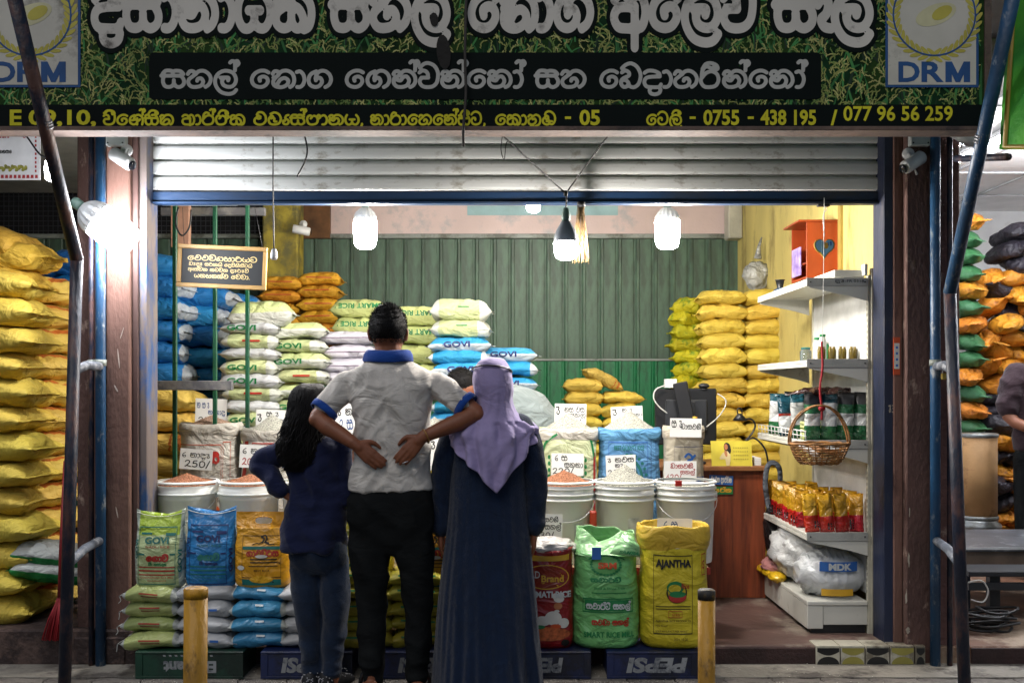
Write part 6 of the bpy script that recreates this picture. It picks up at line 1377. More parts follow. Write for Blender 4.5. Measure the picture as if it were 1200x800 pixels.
for r in range(6):
    o = link('snack_packet', packet_mesh('packet_body', .07, .05, .2, r, [M_brf]), None, (XL+.08+(r % 3)*.1, YN+.2+r*.13, ZS[2]+.25), (1.45, 0, .3*r))
    tag(o, 'dark brown packet lying on the tall packets, %s from the front' % ORD[r].replace('top', 'first'), 'packet', 'brown packets lying on top')
for i in range(5):
    b = MB(); b.box(PX(941,5.3), PX(962,5.3), 5.28, 5.36, PZ(515-i*4.4,5.3), PZ(511.4-i*4.4,5.3), .004); tag(b.build('box', MATS['pale_lime_weave'], None, P(951,515-i*4.4,5.3)), 'slim pale box, %s in the little pile behind the basket' % (ORD[4-i]+' from the top' if i < 4 else 'topmost'), 'box', 'slim pale boxes')
# second shelf: jar, bottles, brown row
def jar(px, Y, z, r, h, label, m, cap):
    c = Vector((PX(px, Y), Y, z)); t = thing('jar', label, 'jar', c); b = MB(); b.lathe([(r*.9,0),(r,.01),(r,h*.78),(r*.75,h*.86),(r*.75,h*.9)], c, 20); b.build('glass', m, t); b = MB(); b.lathe([(r*.82,h*.9),(r*.82,h)], c, 20); b.build('lid', cap, t)
M_gls = mat('clear_glass', 'a9b8b8', .08, bump=0, trans=.8)
jar(944, 6.0, ZS[1]+.014, .034, .10, 'clear glass jar with a blue lid on the second shelf', M_gls, TL)
jar(958, 5.6, ZS[1]+.014, .022, .14, 'small white and green bottle behind the red string', WH, GR); jar(964, 5.45, ZS[1]+.014, .02, .15, 'slim white bottle with a green lid beside it', WH, GR); jar(968, 5.7, ZS[1]+.014, .02, .12, 'short green bottle on the second shelf', GR, WH)
for i in range(8):
    c = Vector((1.64+.028*i, 5.32+.03*(i % 2), ZS[1]+.014)); b = MB(); b.lathe([(.012,0),(.013,.06),(.008,.07),(.008,.078)], c, 10)
    tag(b.build('small_bottle', mat('amber_glass', '6b5a1e', .2, bump=0), None, c), 'tiny amber bottle on the second shelf, %s from the left' % ORD[i].replace('top','first'), 'bottle', 'tiny amber bottles')
# top shelf: dark cup, small things
c = Vector((PX(914,6.05), 6.05, ZS[0]+.014)); b = MB(); b.lathe([(.03,0),(.034,.01),(.018,.05),(.026,.09),(.032,.095)], c, 20); tag(b.build('cup', M_blk, None, c), 'waisted dark cup at the far end of the top shelf', 'cup')
b = MB(); b.ell(Vector((1.62, 5.95, ZS[0]+.03)), (.06,.06,.022), 20, 10, fn=crump); tag(b.build('cloth_bundle', SM('blue_cloth','2b4a66',weave=0), None, (1.62,5.95,ZS[0]+.014)), 'small blue crumpled bundle on the top shelf', 'bundle')
# bottom deck: wrapped paper goods
t = thing('wrapped_pack', 'plastic-wrapped pack of white sponge cloths with a blue banner on the bottom shelf', 'packet', Vector((1.7,5.3,.258)))
b = MB()
def wrap(v, d): return Vector((v.x*(1+.06*nz(d.x*3,d.y*4,d.z*3)), v.y*(1+.06*nz(d.x*3,5,d.z*3)), v.z*(1+.06*nz(d.x*4,2,d.y*3)))) + d*.008*math.sin(d.x*40)
pc = Vector((1.69,5.32,.37))
for i in range(10): b.ell(pc+Vector((-.12+.026*i,.02+.004*i,-.005)), (.02,.13,.11-.002*i), 12, 10)
b.build('folded_cloth', mat('white_sponge','bcc1c4',.7,bump=.2), t)
b = MB(); b.ell(pc, (.185,.16,.125), 64, 32, fn=wrap); b.build('plastic_wrap', mat('clear_wrap', 'dfe3e6', .18, bump=.05, bs=20, trans=.15, fold=.35), t)
b = MB()
def wf(u, v): a = -PI/2+u; return pc+Vector((.187*math.cos(a)*1.0, -.162*abs(math.sin(a))-.004, v))
def wfn(x, z, o): return wf(x, z)*1 + Vector((0,-.006-o,0))
b.add([wfn(-.55+1.1*i/16, z, 0) for z in (.035,.085) for i in range(17)], [(i,i+1,18+i,17+i) for i in range(16)], True); b.build('blue_banner', SB, t)
b = MB(); latin(b, 'MDK', -.3, .35, .042, .078, lambda x, z, o: wfn(x, z, .003), .05); b.build('lettering', PB, t)
b = MB(); b.add([wfn(-.5+.9*i/12, z, .001) for z in (-.09,-.055) for i in range(13)], [(i,i+1,14+i,13+i) for i in range(12)], True); b.build('yellow_banner', MATS['ink_yellow'], t)
b = MB(); b.ell(Vector((1.66,5.7,.42)), (.17,.28,.17), 48, 28, fn=crump); tag(b.build('plastic_bag', mat('cloudy_plastic', 'd4d6d6', .25, bump=.05, bs=15, trans=.2, fold=.5), None, (1.66,5.7,.258)), 'cloudy plastic bag slumped behind the wrapped pack', 'plastic bag')
b = MB(); b.ell(Vector((1.54,5.86,.31)), (.07,.12,.05), 28, 16, fn=crump); tag(b.build('packet', SM('pink_film','b98080',weave=0,**FO), None, (1.54,5.86,.258)), 'pink packet at the far end of the bottom shelf', 'packet')
for i in range(3): b = MB(); b.ell(Vector((1.515,5.70+i*.13,.275)), (.05,.075,.03), 24, 12, fn=crump); tag(b.build('packet', SM('bright_yellow_film','c79f1c',weave=0,**FO), None, (1.515,5.70+i*.13,.258)), 'yellow packet on the bottom shelf edge, %s from the front' % ORD[i].replace('top','first'), 'packet', 'yellow packets')
# ------------------------------------------------------------------ hanging things at the right
Yk = 4.98
cable('string', 'thin string hanging from the shutter down to the basket', [Vector((PX(966,Yk),Yk,2.3)), P(965,330,Yk), P(963,430,Yk)], .0018, MATS['white_cord'], 'string')
cable('string', 'twisted red string above the hanging basket', [P(963,400,Yk), P(964,430,Yk), P(961,455,Yk), P(963,478,Yk), P(963,492,Yk)], .006, mat('red_string','8f1420',.8), 'string')
b = MB(); b.ell(P(963,478,Yk), (.018,.018,.016), 14, 8); tag(b.build('string_knot', MATS['red_string'], None, P(963,478,Yk)), 'red knot where the string meets the basket handle', 'knot')
M_wk = mat('wicker', '8a5f2e', .6, var=.4, vs=30, bump=.3); bc = P(960,523,Yk); t = thing('basket', 'small hanging wicker basket with arched handle', 'basket', bc)
b = MB(); rb = .148
for k in range(9):
    q = k/8; rr2 = rb*(.62+.38*q**.6); z = -.085+.10*q; b.tube([bc+Vector((rr2*math.cos(a), rr2*.75*math.sin(a), z+.002*math.sin(a*12+k*PI))) for a in [2*PI*i/40 for i in range(41)]], .0035 if k < 8 else .007, 6, caps=False)
b.build('weave', M_wk, t)
b = MB()
for i in range(26):
    a = 2*PI*i/26; b.tube([bc+Vector((rb*(.62+.38*q**.6)*math.cos(a), rb*.75*(.62+.38*q**.6)*math.sin(a), -.085+.1*q)) for q in (0,.3,.6,1)], .003, 5)
b.build('stake', M_wk, t)
b = MB(); b.lathe([(.002,-.086),(rb*.62,-.085)], bc, 24, cap=False); b.build('base', M_wk, t)
b = MB()
for dy in (-.018, .018): b.tube([bc+Vector((rb*1.0*math.cos(a), dy+.01*math.sin(3*a), .015+.19*math.sin(a))) for a in [PI*i/20 for i in range(21)]], .005, 6)
b.build('handle', M_wk, t)
for i, (dx, dy, m, w_) in enumerate(((-.05,0,MATS['card_white'],'white'),(.03,-.02,mat('kraft_paper','9a6a42',.7),'brown'),(.06,.03,MATS['ink_pale'],'pale'),(-.01,.04,MATS['kraft_paper'],'second brown'))):
    b = MB(); Mk = Matrix.Translation(bc+Vector((dx,dy,-.02))) @ Matrix.Rotation(.6*i-.5, 4, 'Z') @ Matrix.Rotation(.5-.3*i, 4, 'Y'); b.box(-.05,.05,-.03,.03,-.012,.012,.006, M=Mk); tag(b.build('packet', m, None, bc+Vector((dx,dy,-.02))), w_+' little packet lying in the hanging basket', 'packet')
# heart mirror
c = P(966,288,5.0); t = thing('mirror', 'heart shaped hanging mirror with a yellow rim', 'mirror', c)
hp = [(.052*math.sin(a)**3*1.0, .055*(13*math.cos(a)-5*math.cos(2*a)-2*math.cos(3*a)-math.cos(4*a))/15) for a in [2*PI*i/36 for i in range(36)]]; hp = [(x+c.x, (z-.01 if z > -.03 else z*1.15)+c.z) for x, z in hp][::-1]
b = MB(); b.prism(hp, c.y-.004, c.y+.004); b.build('rim', MATS['yellow_frame'], t)
b = MB(); poly_flat(b, [((x-c.x)*.88+c.x, (z-c.z)*.88+c.z) for x, z in hp][::-1], flat(c.y-.0048), 0); o = b.build('glass', mat('mirror_glass','7f9aa0',.08,metal=.9,bump=0), t)
b = MB(); poly_flat(b, ellp(c.x+.008,c.z,.011,.016), flat(c.y-.0054), 0); b.build('flower_print', YE, t); b = MB(); sinh(b,'R x',c.x+.016,c.x+.036,c.z,.02,12,flat(c.y-.0054)); b.build('blue_print', SB, t)
t = thing('hook', 'dark metal hook above the heart mirror', 'hook', Vector((c.x,5.02,2.28))); b = MB(); b.box(c.x-.03,c.x+.03,5.0,5.03,2.262,2.274,.002); b.build('plate', M_blk, t); b = MB(); b.tube(crom([(c.x,5.0,2.262),(c.x+.012,5.0,2.245),(c.x,5.0,2.23),(c.x-.006,5.0,2.2),(c.x,5.0,c.z+.05)],4), .002, 5); b.build('wire', M_al, t)
# orange wooden wall box
M_ow = mat('orange_wood','9c3f16',.45,var=.2,vs=5,bump=.03,stretch=(1,1,.4)); Z0, Z1 = 2.0, 2.33; x0, x1, y0, y1 = 1.735, 1.918, 5.88, 6.2
t = thing('wall_box', 'open orange wooden box mounted on the yellow wall', 'box shelf', (x1, 6.0, Z0))
for nm, a in (('side',(x0,x1,y0,y0+.012,Z0,Z1)),('side',(x0,x1,y1-.012,y1,Z0,Z1)),('top_board',(x0-.05,x1,y0-.01,y1,Z1+.0005,Z1+.012)),('bottom_board',(x0,x1,y0+.013,y1-.013,Z0,Z0+.012)),('middle_board',(x0+.01,x1,y0+.013,y1-.013,Z0+.09,Z0+.10)),('back',(x1-.008,x1-.0005,y0+.013,y1-.013,Z0+.0125,Z1))):
    b = MB(); b.box(*a, .001); b.build(nm, M_ow, t)
b = MB(); b.box(x0-.006,x0+.004,6.0,6.17,Z0+.03,Z0+.2,.001); tag(b.build('picture', mat('purple_picture','6f4fa0',.3,var=.5,vs=18,col2='c9b8e8',bump=0), None, (x0,6.08,Z0+.013)), 'small purple picture standing in the orange wall box', 'picture')
# plastic bag on a nail
c = P(888,320,7.55); b = MB(); b.ell(c, (.11,.07,.13), 32, 20, fn=lambda v, d: crump(v, d)*(1-.35*max(0,d.z))); b.tube([c+Vector((.0,0,.11)), c+Vector((.01,0,.2)), c+Vector((.03,0,.27))], [.03,.014,.006], 8); tag(b.build('plastic_bag', mat('grey_plastic_bag','a8aaa6',.25,bump=.1,bs=20,fold=.9,trans=.15), None, c), 'knotted white plastic bag hung high on the yellow wall', 'plastic bag')
# ladder-like dark thing: bunch of dried grass and others by the ceiling
c = P(681,271,4.95); t = thing('dried_bunch', 'bunch of dried straw hanging beside the central lamp', 'straw bunch', c+Vector((0,0,.14)))
b = MB(); rg = random.Random(2)
for i in range(70): a = rg.uniform(0,2*PI); r0 = rg.uniform(0,.018); r1 = rg.uniform(.01,.045); b.tube([c+Vector((r0*math.cos(a),r0*math.sin(a),.135)), c+Vector((r1*.7*math.cos(a),r1*.5*math.sin(a),0)), c+Vector((r1*math.cos(a),r1*math.sin(a),-rg.uniform(.09,.16)))], .0016, 3)
b.build('straw', mat('straw','a8875a',.8,var=.3,vs=30,bump=0), t)
b = MB(); b.tube([c+Vector((0,0,.12)), c+Vector((0,0,.145))], .02, 10); b.tube([c+Vector((0,0,.14)), Vector((c.x,c.y+.06,2.28))], .0015, 4); b.build('binding', cab, t)
# framed notice
Yn = 5.28; nx0, nx1 = PX(208,Yn), PX(313,Yn); M = Matrix.Translation(P(260.5,313,Yn)) @ Matrix.Rotation(math.radians(2.5), 4, 'Y'); w, h = (nx1-nx0), 50/F*Yn
t = thing('framed_notice', 'black notice with gold Sinhala lettering in a wooden frame, hanging left', 'notice', P(260,313,Yn)); M_fr = mat('pale_wood_frame','b08a4e',.5,var=.15)
for nm, a in (('frame_rail',(-w/2,w/2,-.012,.006,h/2-.022,h/2)),('frame_rail',(-w/2,w/2,-.012,.006,-h/2,-h/2+.022)),('frame_stile',(-w/2,-w/2+.022,-.0118,.0058,-h/2+.0225,h/2-.0225)),('frame_stile',(w/2-.022,w/2,-.0118,.0058,-h/2+.0225,h/2-.0225))): b = MB(); b.box(*a, .003, M=M); b.build(nm, M_fr, t)
b = MB(); b.box(-w/2+.02,w/2-.02,-.002,.004,-h/2+.02,h/2-.02, M=M); b.build('panel', mat('notice_black','0d1216',.6,bump=0), t)
b = MB(); fn = lambda x, z, o: M @ Vector((x, -.0035-o, z))
for tx, a, c_, z, hh in (('emmvYApAryT',-.86,.86,.32,.2),('bRdR srNyi edvipihiTyi',-.82,.74,.02,.13),('aWs~vh kTvh dRrRvi',-.84,.66,-.28,.13),('yhptk~m evvA.',-.68,.7,-.66,.16)): sinh(b, tx, a*(w/2-.022), c_*(w/2-.022), z*(h/2-.02), hh*h*.55, 9, fn)
b.build('lettering', mat('gold_letter','d0b87a',.5,bump=0), t)
b = MB(); b.tube([M @ Vector((-w/2+.03,0,h/2)), P(214,243,Yn+.05)], .0015, 4); b.build('hanging_wire', cab, t)
b = MB(); b.tube([M @ Vector((w/2-.03,0,h/2)), P(298,240,Yn+.05)], .0015, 4); b.build('hanging_wire', cab, t)
# lattice posts, beam, lintel clutter on the left
M_grn = mat('green_post_paint','0b4a30',.45,var=.15,dirt='0a2a1c',dirt_amt=.3)
lt = thing('rack_frame', 'green steel rack posts with a grey cross bar inside on the left', 'rack', (PX(230,5.6),5.6,.09))
for px, Y in ((205,5.5),(252,5.75),(290,5.9)):
    x = PX(px,Y); b = MB(); b.box(x-.011,x+.011,Y-.011,Y+.011,.09,3.0,.002); b.build('post', M_grn, lt)
b = MB(); b.box(PX(172,5.45),PX(272,5.45),5.44,5.48,PZ(457,5.45),PZ(446,5.45),.002); b.build('cross_bar', mat('grey_bar','5c5c5e',.5,dirt='8a8780'), lt)
b = MB(); b.box(PX(188,6.2),PX(310,6.2),6.2,6.24,PZ(252,6.2),PZ(243,6.2),.002, M=Matrix.Identity(4)); b.build('top_bar', MATS['grey_bar'], lt)
t = thing('shelf_rack', 'shelf carrying the blue sacks above the yellow ones', 'rack', (PX(205,6.8),6.8,.09)); b = MB(); b.box(PX(130,6.8),PX(262,6.8),6.5,7.15,PZ(453,6.7),PZ(450,6.7)-.002,.002); b.build('board', M_wd, t)
for x in (PX(140,6.8),PX(258,6.8)): b = MB(); b.box(x-.02,x+.02,7.1,7.14,.09,PZ(453,6.7)-.001); b.build('leg', M_wd, t)
b = MB(); x = PX(215,6.0); b.box(x-.07,x+.04,5.98,6.02,PZ(290,6.0),2.9,.003); tag(b.build('timber_stub', mat('pink_timber','a8806a',.7,var=.15), None, (x,6.0,2.2)), 'pinkish timber post hanging down behind the framed notice', 'timber')
b = MB(); b.box(PX(186,5.15),PX(276,5.15),5.1,5.2,PZ(238,5.15)-.005,PZ(233,5.15),.003); tag(b.build('plank', mat('white_plank','a9b4ba',.5), None, (PX(230,5.15),5.15,PZ(240,5.15))), 'white board tucked under the shutter on the left', 'board')
cable('cable', 'black cable loop hanging by the timber post', [P(209,243,5.4), P(206,262,5.4), P(213,276,5.4), P(222,266,5.4), P(224,246,5.4)], .005)
cable('cable', 'dark cord with a pull switch hanging left of the bulb', [P(320,150,4.6), P(320,220,4.7), P(321,292,4.8)], .0035)
c = P(321,299,4.8); b = MB(); b.lathe([(.010,.03),(.014,.02),(.017,0),(.017,-.015),(.010,-.022)], c, 14); tag(b.build('pull_switch', M_al, None, c), 'small grey pull switch at the end of the dark cord', 'switch')
cable('cable', 'short curved wire end dangling in front of the shutter', [P(356,155,4.6), P(360,175,4.6), P(357,190,4.6), P(348,207,4.62)], .004)
# security cameras and junction boxes
def camera(c, ry, rz, label, s_=1):
    c = Vector(c); t = thing('security_camera', label, 'camera', c); M = Matrix.Rotation(rz, 4, 'Z') @ Matrix.Rotation(ry, 4, 'Y')
    b = MB(); b.lathe([(.006,-.07),(.030,-.07),(.033,-.066),(.033,.05),(.028,.06),(.006,.062)], c, 24, M @ Matrix.Rotation(PI/2, 4, 'Y')); b.build('housing', M_wp, t)
    b = MB(); b.lathe([(.004,-.074),(.022,-.0735),(.024,-.0705)], c, 18, M @ Matrix.Rotation(-PI/2, 4, 'Y')); b.build('lens', mat('lens_black','0d0f14',.1,bump=0), t)
    b = MB(); b.lathe([(.006,.062),(.0,.0)], c, 12, M); b.tube([c+Vector((0,0,.0)), c+Vector((0,.03,.05))], .012, 8); b.lathe([(.028,0),(.03,.008),(.028,.016)], c+Vector((0,.04,.055)), 18, Matrix.Rotation(-PI/2, 4, 'X')); b.build('mount', M_wp, t)
camera(P(144,187,4.84), math.radians(30), math.radians(-25), 'white security camera on the left pillar')
camera(P(1069,191,4.84), math.radians(150), math.radians(25), 'white security camera on the right pillar')
camera(P(1130,160,4.84), math.radians(160), math.radians(-160), 'white security camera high beside the right awning post')
camera(P(354,270,7.6), math.radians(10), math.radians(10), 'white security camera on the yellow column inside')
for px, w_ in ((136,'left'),(1078,'right')):
    x = PX(px,4.87); b = MB(); b.box(x-.048,x+.048,4.86,4.898,PZ(171,4.87),PZ(150,4.87),.003); t = thing('junction_box', 'grey junction box above the %s pillar camera' % w_, 'junction box', (x,4.88,PZ(160,4.87))); b.build('cover', mat('pale_grey_box','a5a9a6',.5), t)
    b = MB()
    for q in (-.036,.036): b.lathe([(.004,0),(.004,.003)], (x+q,4.8595,PZ(168,4.87)), 8, Matrix.Rotation(PI/2,4,'X'))
    b.build('screw', M_blk, t)
t = thing('padlock', 'small brass padlock hooked on the right blue pipe', 'padlock', P(1107,436,4.82)); b = MB(); c = P(1107,438,4.82); b.box(c.x-.017,c.x+.017,c.y-.008,c.y+.008,c.z-.028,c.z+.004,.004); b.build('body', mat('brass','8f7a3a',.35,metal=.7,bump=0), t); b = MB(); b.tube([c+Vector((.011*math.cos(a),0,.004+.022*math.sin(a))) for a in [PI*i/10 for i in range(11)]], .003, 6); b.build('shackle', M_al, t)
b = MB(); x0, x1 = PX(1050,4.9), PX(1058,4.9); b.box(x0,x1,4.934,4.938,PZ(439,4.93),PZ(395,4.93)); o = thing('sticker','orange and white strip sticker on the right door edge','sticker',(x0,4.93,1.4)); b.build('strip', OR, o); b = MB(); b.box(x0+.004,x1-.004,4.932,4.9335,PZ(432,4.93),PZ(402,4.93)); b.build('white_panel', WH, o)
b = MB()
for i in range(4): poly_flat(b, ellp((x0+x1)/2, PZ(407+i*7,4.93), .006, .007), flat(4.9315), 0)
b.build('blue_mark', SB, o)
# broom at the left
t = thing('broom', 'red-bristled broom standing behind the left post', 'broom', P(70,748,4.9)); b = MB(); rg = random.Random(8)
for i in range(120): a, r0 = rg.uniform(0,2*PI), rg.uniform(0,.012); r1 = rg.uniform(.01,.05); b.tube([P(70,700,4.85)+Vector((r0*math.cos(a),r0*math.sin(a),0)), P(66,725,4.85)+Vector((r1*.8*math.cos(a),r1*.5*math.sin(a),0)), P(62,749,4.85)+Vector((r1*1.1*math.cos(a),r1*.7*math.sin(a),0))], .0022, 3)
b.build('bristle', mat('red_bristle','a3222c',.6,bump=0,var=.2), t); b = MB(); b.tube([P(70,702,4.85), P(72,640,4.85), P(77,540,4.85)], .011, 10); b.build('stick', mat('red_stick','7d1a20',.5), t)

# ------------------------------------------------------------------ right bay: drums, table, cables
def drum(c, r, h, label):
    t = thing('drum', label, 'drum', c); b = MB(); b.lathe([(r,0),(r,h)], c, 40); b.build('fibre_body', mat('fibre_board','a07a4e',.7,var=.12,dirt='6b4a30',dirt_amt=.2,dirt_s=6), t)
    for z in (.0, h-.03): b = MB(); b.lathe([(r+.001,z),(r+.007,z+.003),(r+.009,z+.015),(r+.007,z+.027),(r-.004,z+.03)], c, 40, cap=False); b.build('metal_ring', mat('zinc_ring','8f9496',.35,metal=.6,dirt='5f5f5a'), t)
    b = MB(); b.lathe([(r-.004,h+.001),(r-.02,h-.004),(.01,h-.004)], c, 40); b.build('lid', MATS['zinc_ring'], t); return t
Yd = 6.9; xd = PX(1147,Yd)
drum(Vector((xd-.02,Yd,.085)), .125, .30, 'lower fibreboard drum, mostly hidden by the table')
b = MB(); b.lathe([(.145,0),(.155,.01),(.155,.03),(.13,.05),(.13,.06)], Vector((xd-.01,Yd,.386)), 40); tag(b.build('metal_disc', MATS['zinc_ring'], None, (xd-.01,Yd,.386)), 'stack of pale metal drum lids between the two drums', 'metal disc')
drum(Vector((xd,Yd,.447)), .118, .595, 'upper fibreboard drum with metal rings in the right bay')
M_tb = mat('dark_table_top','4b4d52',.35,var=.2,bump=.1,dirt='8a8c90',dirt_amt=.2,dirt_s=12); Yt0, Yt1 = 5.55, 6.3; tx0 = PX(1120,Yt0)
zt2 = PZ(642,Yt0); t = thing('table', 'grey metal table in the right bay', 'table', (tx0+.8,5.9,.085))
b = MB(); b.box(tx0,tx0+1.6,Yt0,Yt1,zt2-.02,zt2,.003); b.build('table_top', M_tb, t); b = MB(); b.box(tx0,tx0+1.6,Yt0-.006,Yt0-.001,zt2-.008,zt2+.004); b.build('edge_trim', M_wp, t)
b = MB(); b.box(tx0+.02,tx0+1.58,Yt0+.03,Yt0+.045,zt2-.115,zt2-.0205); b.build('apron', mat('apron_brown','6a5a4c',.6,var=.2), t)
for x in (tx0+.08, tx0+1.5):
    for y in (Yt0+.06, Yt1-.06): b = MB(); b.box(x-.02,x+.02,y-.02,y+.02,.085,zt2-.021); b.build('leg', M_post, t)
t = thing('bench', 'low black steel bench under the grey table', 'bench', (tx0+.7,5.5,.085)); zb_ = PZ(670,5.35)
b = MB(); b.box(tx0-.05,tx0+1.4,5.28,5.5,zb_-.012,zb_+.016,.003); b.box(tx0-.05,tx0+1.4,5.28,5.31,zb_-.085,zb_-.045,.003); b.build('rail', M_blk2, t)
for x in (PX(1168,5.3),tx0+1.2): b = MB(); b.box(x-.028,x+.028,5.315,5.365,.085,zb_-.0125,.003); b.build('leg', M_blk, t)
t = thing('cable_coil', 'heap of coiled black cable on the stained floor', 'cable', P(1160,730,5.15)); rg = random.Random(6)
for k in range(9):
    b = MB(); cc = Vector((PX(1158,5.2)+rg.uniform(-.05,.05), 5.2+rg.uniform(-.06,.06), .095+.013*k)); ra, rb2 = rg.uniform(.09,.14), rg.uniform(.06,.09)
    b.tube([cc+Vector((ra*math.cos(a)*(1+.15*math.sin(3*a+k)), rb2*math.sin(a), .008*math.sin(2*a+k))) for a in [2*PI*i/24 for i in range(25)]], .0065, 6, caps=False); b.build('loop', cab, t)
cable('cable', 'white cable curling over the black cable heap', [P(1135,682,5.2), P(1150,680,5.2), P(1158,692,5.2), P(1152,705,5.2), P(1138,702,5.2)], .004, MATS['white_cord'])

# spilled grains and crumbs on the cement, the crates and the floor edge
b = MB(); rg = random.Random(77)
for i in range(900):
    x = rg.uniform(-1.8, 1.75); y, z = (rg.uniform(4.50, 4.63), .0015) if rg.random() < .5 else (rg.uniform(4.66, 4.89), .006)
    if x > .9 and rg.random() < .7: continue
    a = rg.uniform(0, PI); l, w = .0042, .0015; c_, s_ = math.cos(a), math.sin(a)
    b.add([Vector((x-l*c_, y-l*s_, z)), Vector((x+w*s_, y-w*c_, z)), Vector((x+l*c_, y+l*s_, z)), Vector((x-w*s_, y+w*c_, z)), Vector((x, y, z+.0022))], [(0,1,4),(1,2,4),(2,3,4),(3,0,4)], False)
tag(b.build('spilled_rice', M_rw), 'white rice grains spilled along the cement in front of the crates', 'rice', kind='stuff')
# ------------------------------------------------------------------ people
M_skin = mat('brown_skin', '7a4a33', .5, var=.06, vs=12, bump=.05, bs=120, spec=.35)
M_hair = mat('black_hair', '0c0a0b', .55, bump=.3, bs=90, stretch=(3,3,.4), spec=.18, var=0)
def CL(name, col, **k):
    d = dict(rough=.85, var=.06, vs=9, bump=.12, bs=220, weave=0, fold=.25, spec=.2, sheen=.15); d.update(k); return mat(name, col, **d)
M_shirt = CL('grey_pique', 'c8c3bc', bs=320, bump=.25, fold=.55); M_bluec = CL('royal_blue_rib', '143f8c'); M_trou = CL('charcoal_trouser', '151718', bs=260, var=.15, sheen=0, spec=.1); M_navy = CL('navy_jersey', '11193a', fold=.3); M_jean = CL('blue_jeans', '122238', bs=260, bump=.3, var=.2, vs=5)
M_dress = CL('navy_linen_dress', '0b1e38', var=.1, vs=22, bs=200, bump=.3, fold=.25, stretch=(3,3,.35)); M_hij = CL('lilac_scarf', '9186ae', bs=160, fold=.25, bump=.08); M_gshirt = CL('pale_grey_shirt', '7d8787', fold=.7); M_plum = CL('plum_polo', '33242a', fold=.3)
def ring(pyc, xl, xr, Yc, d, Yd, n=48, e=2.3, tilt=0):
    """body cross-section: photo row and left/right photo columns at depth Yd, half depth d around Yc"""
    cx, hw, z = PX((xl+xr)/2, Yd), (xr-xl)/2/F*Yd, PZ(pyc, Yd)
    return [Vector((cx+hw*abs(math.cos(a))**(2/e)*(1 if math.cos(a) > 0 else -1), Yc+d*abs(math.sin(a))**(2/e)*(1 if math.sin(a) > 0 else -1), z+tilt*math.sin(a))) for a in [2*PI*j/n for j in range(n)]]
def dense(rows, k=5):
    return [tuple(float(v) for v in r) for r in crom(rows, k)]
def torso(mb, rows, Yc, Yd, k=4, e=2.3): mb.loft([ring(r[0], r[1], r[2], Yc+(r[4] if len(r) > 4 else 0), r[3], Yd, e=e) for r in dense(rows, k)])
def fold_fn(a1, f1=(16, 5), a2=0, ph=0):
    def fn(co, no):
        out = co.copy()
        for i in range(len(co)):
            x, y, z = co[i]; q = noise.noise(Vector((x*f1[0]+z*3+ph, y*f1[0]*.6, z*f1[1]))); q = 1-2*abs(q) if a2 else q
            out[i] += no[i]*(a1*q+(a2*noise.noise(Vector((x*9+ph, y*9, z*22))) if a2 else 0))
        return out
    return fn
def hand(mb, w, f, l, nrm, s=1.0, curl=.25, thumb=1, spread=.10):
    """w wrist, f towards the fingertips, l towards the thumb side, nrm out of the back of the hand"""
    f, l, nrm = f.normalized(), l.normalized(), nrm.normalized()
    mb.limb([w-f*.02, w+f*.02*s], [.026*s, .026*s], 12)
    for i, (o, L, r) in enumerate(((.030,.068,.0088),(.011,.078,.0092),(-.009,.072,.009),(-.028,.056,.008))):
        k = w+f*.088*s+l*o*s+nrm*(.004 if i in (1,2) else 0)*s; mb.limb([w+l*o*.5*s+f*.015*s, (w+k)/2+l*o*.2*s, k], [.017*s, .0155*s, .0115*s], 10)
        d = (f+l*(o*spread*30*.1)).normalized(); c = curl*(1+.25*i)
        p1 = k+d*L*.45*s-nrm*L*.10*c*s*2; p2 = p1+(d-nrm*c*1.0).normalized()*L*.32*s; p3 = p2+(d-nrm*c*2.0).normalized()*L*.24*s
        mb.limb([k, p1, p2, p3], [r*1.12*s, r*s, r*.92*s, r*.78*s], 10)
    b0 = w+l*.022*s+f*.015*s; b1 = b0+(f*.7+l*.75).normalized()*.042*s-nrm*.006*s; b2 = b1+(f+l*.25).normalized()*.03*s-nrm*.008*s; b3 = b2+(f-l*.05).normalized()*.022*s-nrm*.006*s
    if thumb: mb.limb([b0, b1, b2, b3], [.015*s, .0125*s, .0105*s, .0085*s], 10)
def head(mb, c, s=1.0, yaw=0, pitch=0):
    """head with skull, jaw, ears, nose; faces +Y turned by yaw"""
    R = Matrix.Rotation(yaw, 4, 'Z') @ Matrix.Rotation(pitch, 4, 'X'); c = Vector(c); q = lambda x, y, z: c+(R @ Vector((x, y, z)))*s
    mb.ell(c, (.075*s, .094*s, .105*s), 28, 18, M=R); mb.ell(q(0,.028,-.055), (.055*s, .062*s, .062*s), 20, 14, M=R)
    for sx in (-1, 1):
        mb.ell(q(sx*.079,-.005,-.012), (.010*s,.020*s,.032*s), 12, 10, M=R); mb.ell(q(sx*.086,-.014,-.002), (.006*s,.012*s,.020*s), 10, 8, M=R)
        mb.ell(q(sx*.033,.075,.012), (.022*s,.012*s,.008*s), 10, 8, M=R)
    mb.limb([q(0,.09,.005), q(0,.108,-.028)], [.009*s, .013*s], 10); mb.ell(q(0,.088,-.058), (.024*s,.010*s,.009*s), 12, 8, M=R); mb.ell(q(0,.078,-.098), (.022*s,.018*s,.016*s), 12, 8, M=R)
    return q, R
def eyes(parent, q, s=1.0):
    for sx in (-1, 1):
        b = MB(); b.ell(q(sx*.032,.083,-.004), (.012*s,.008*s,.007*s), 12, 8); e = b.build('eye', mat('eye_white','a8a49c',.3,bump=0), parent); b = MB(); b.ell(q(sx*.032,.0905,-.004), (.005*s,.002*s,.005*s), 10, 6); b.build('iris', M_hair, e)
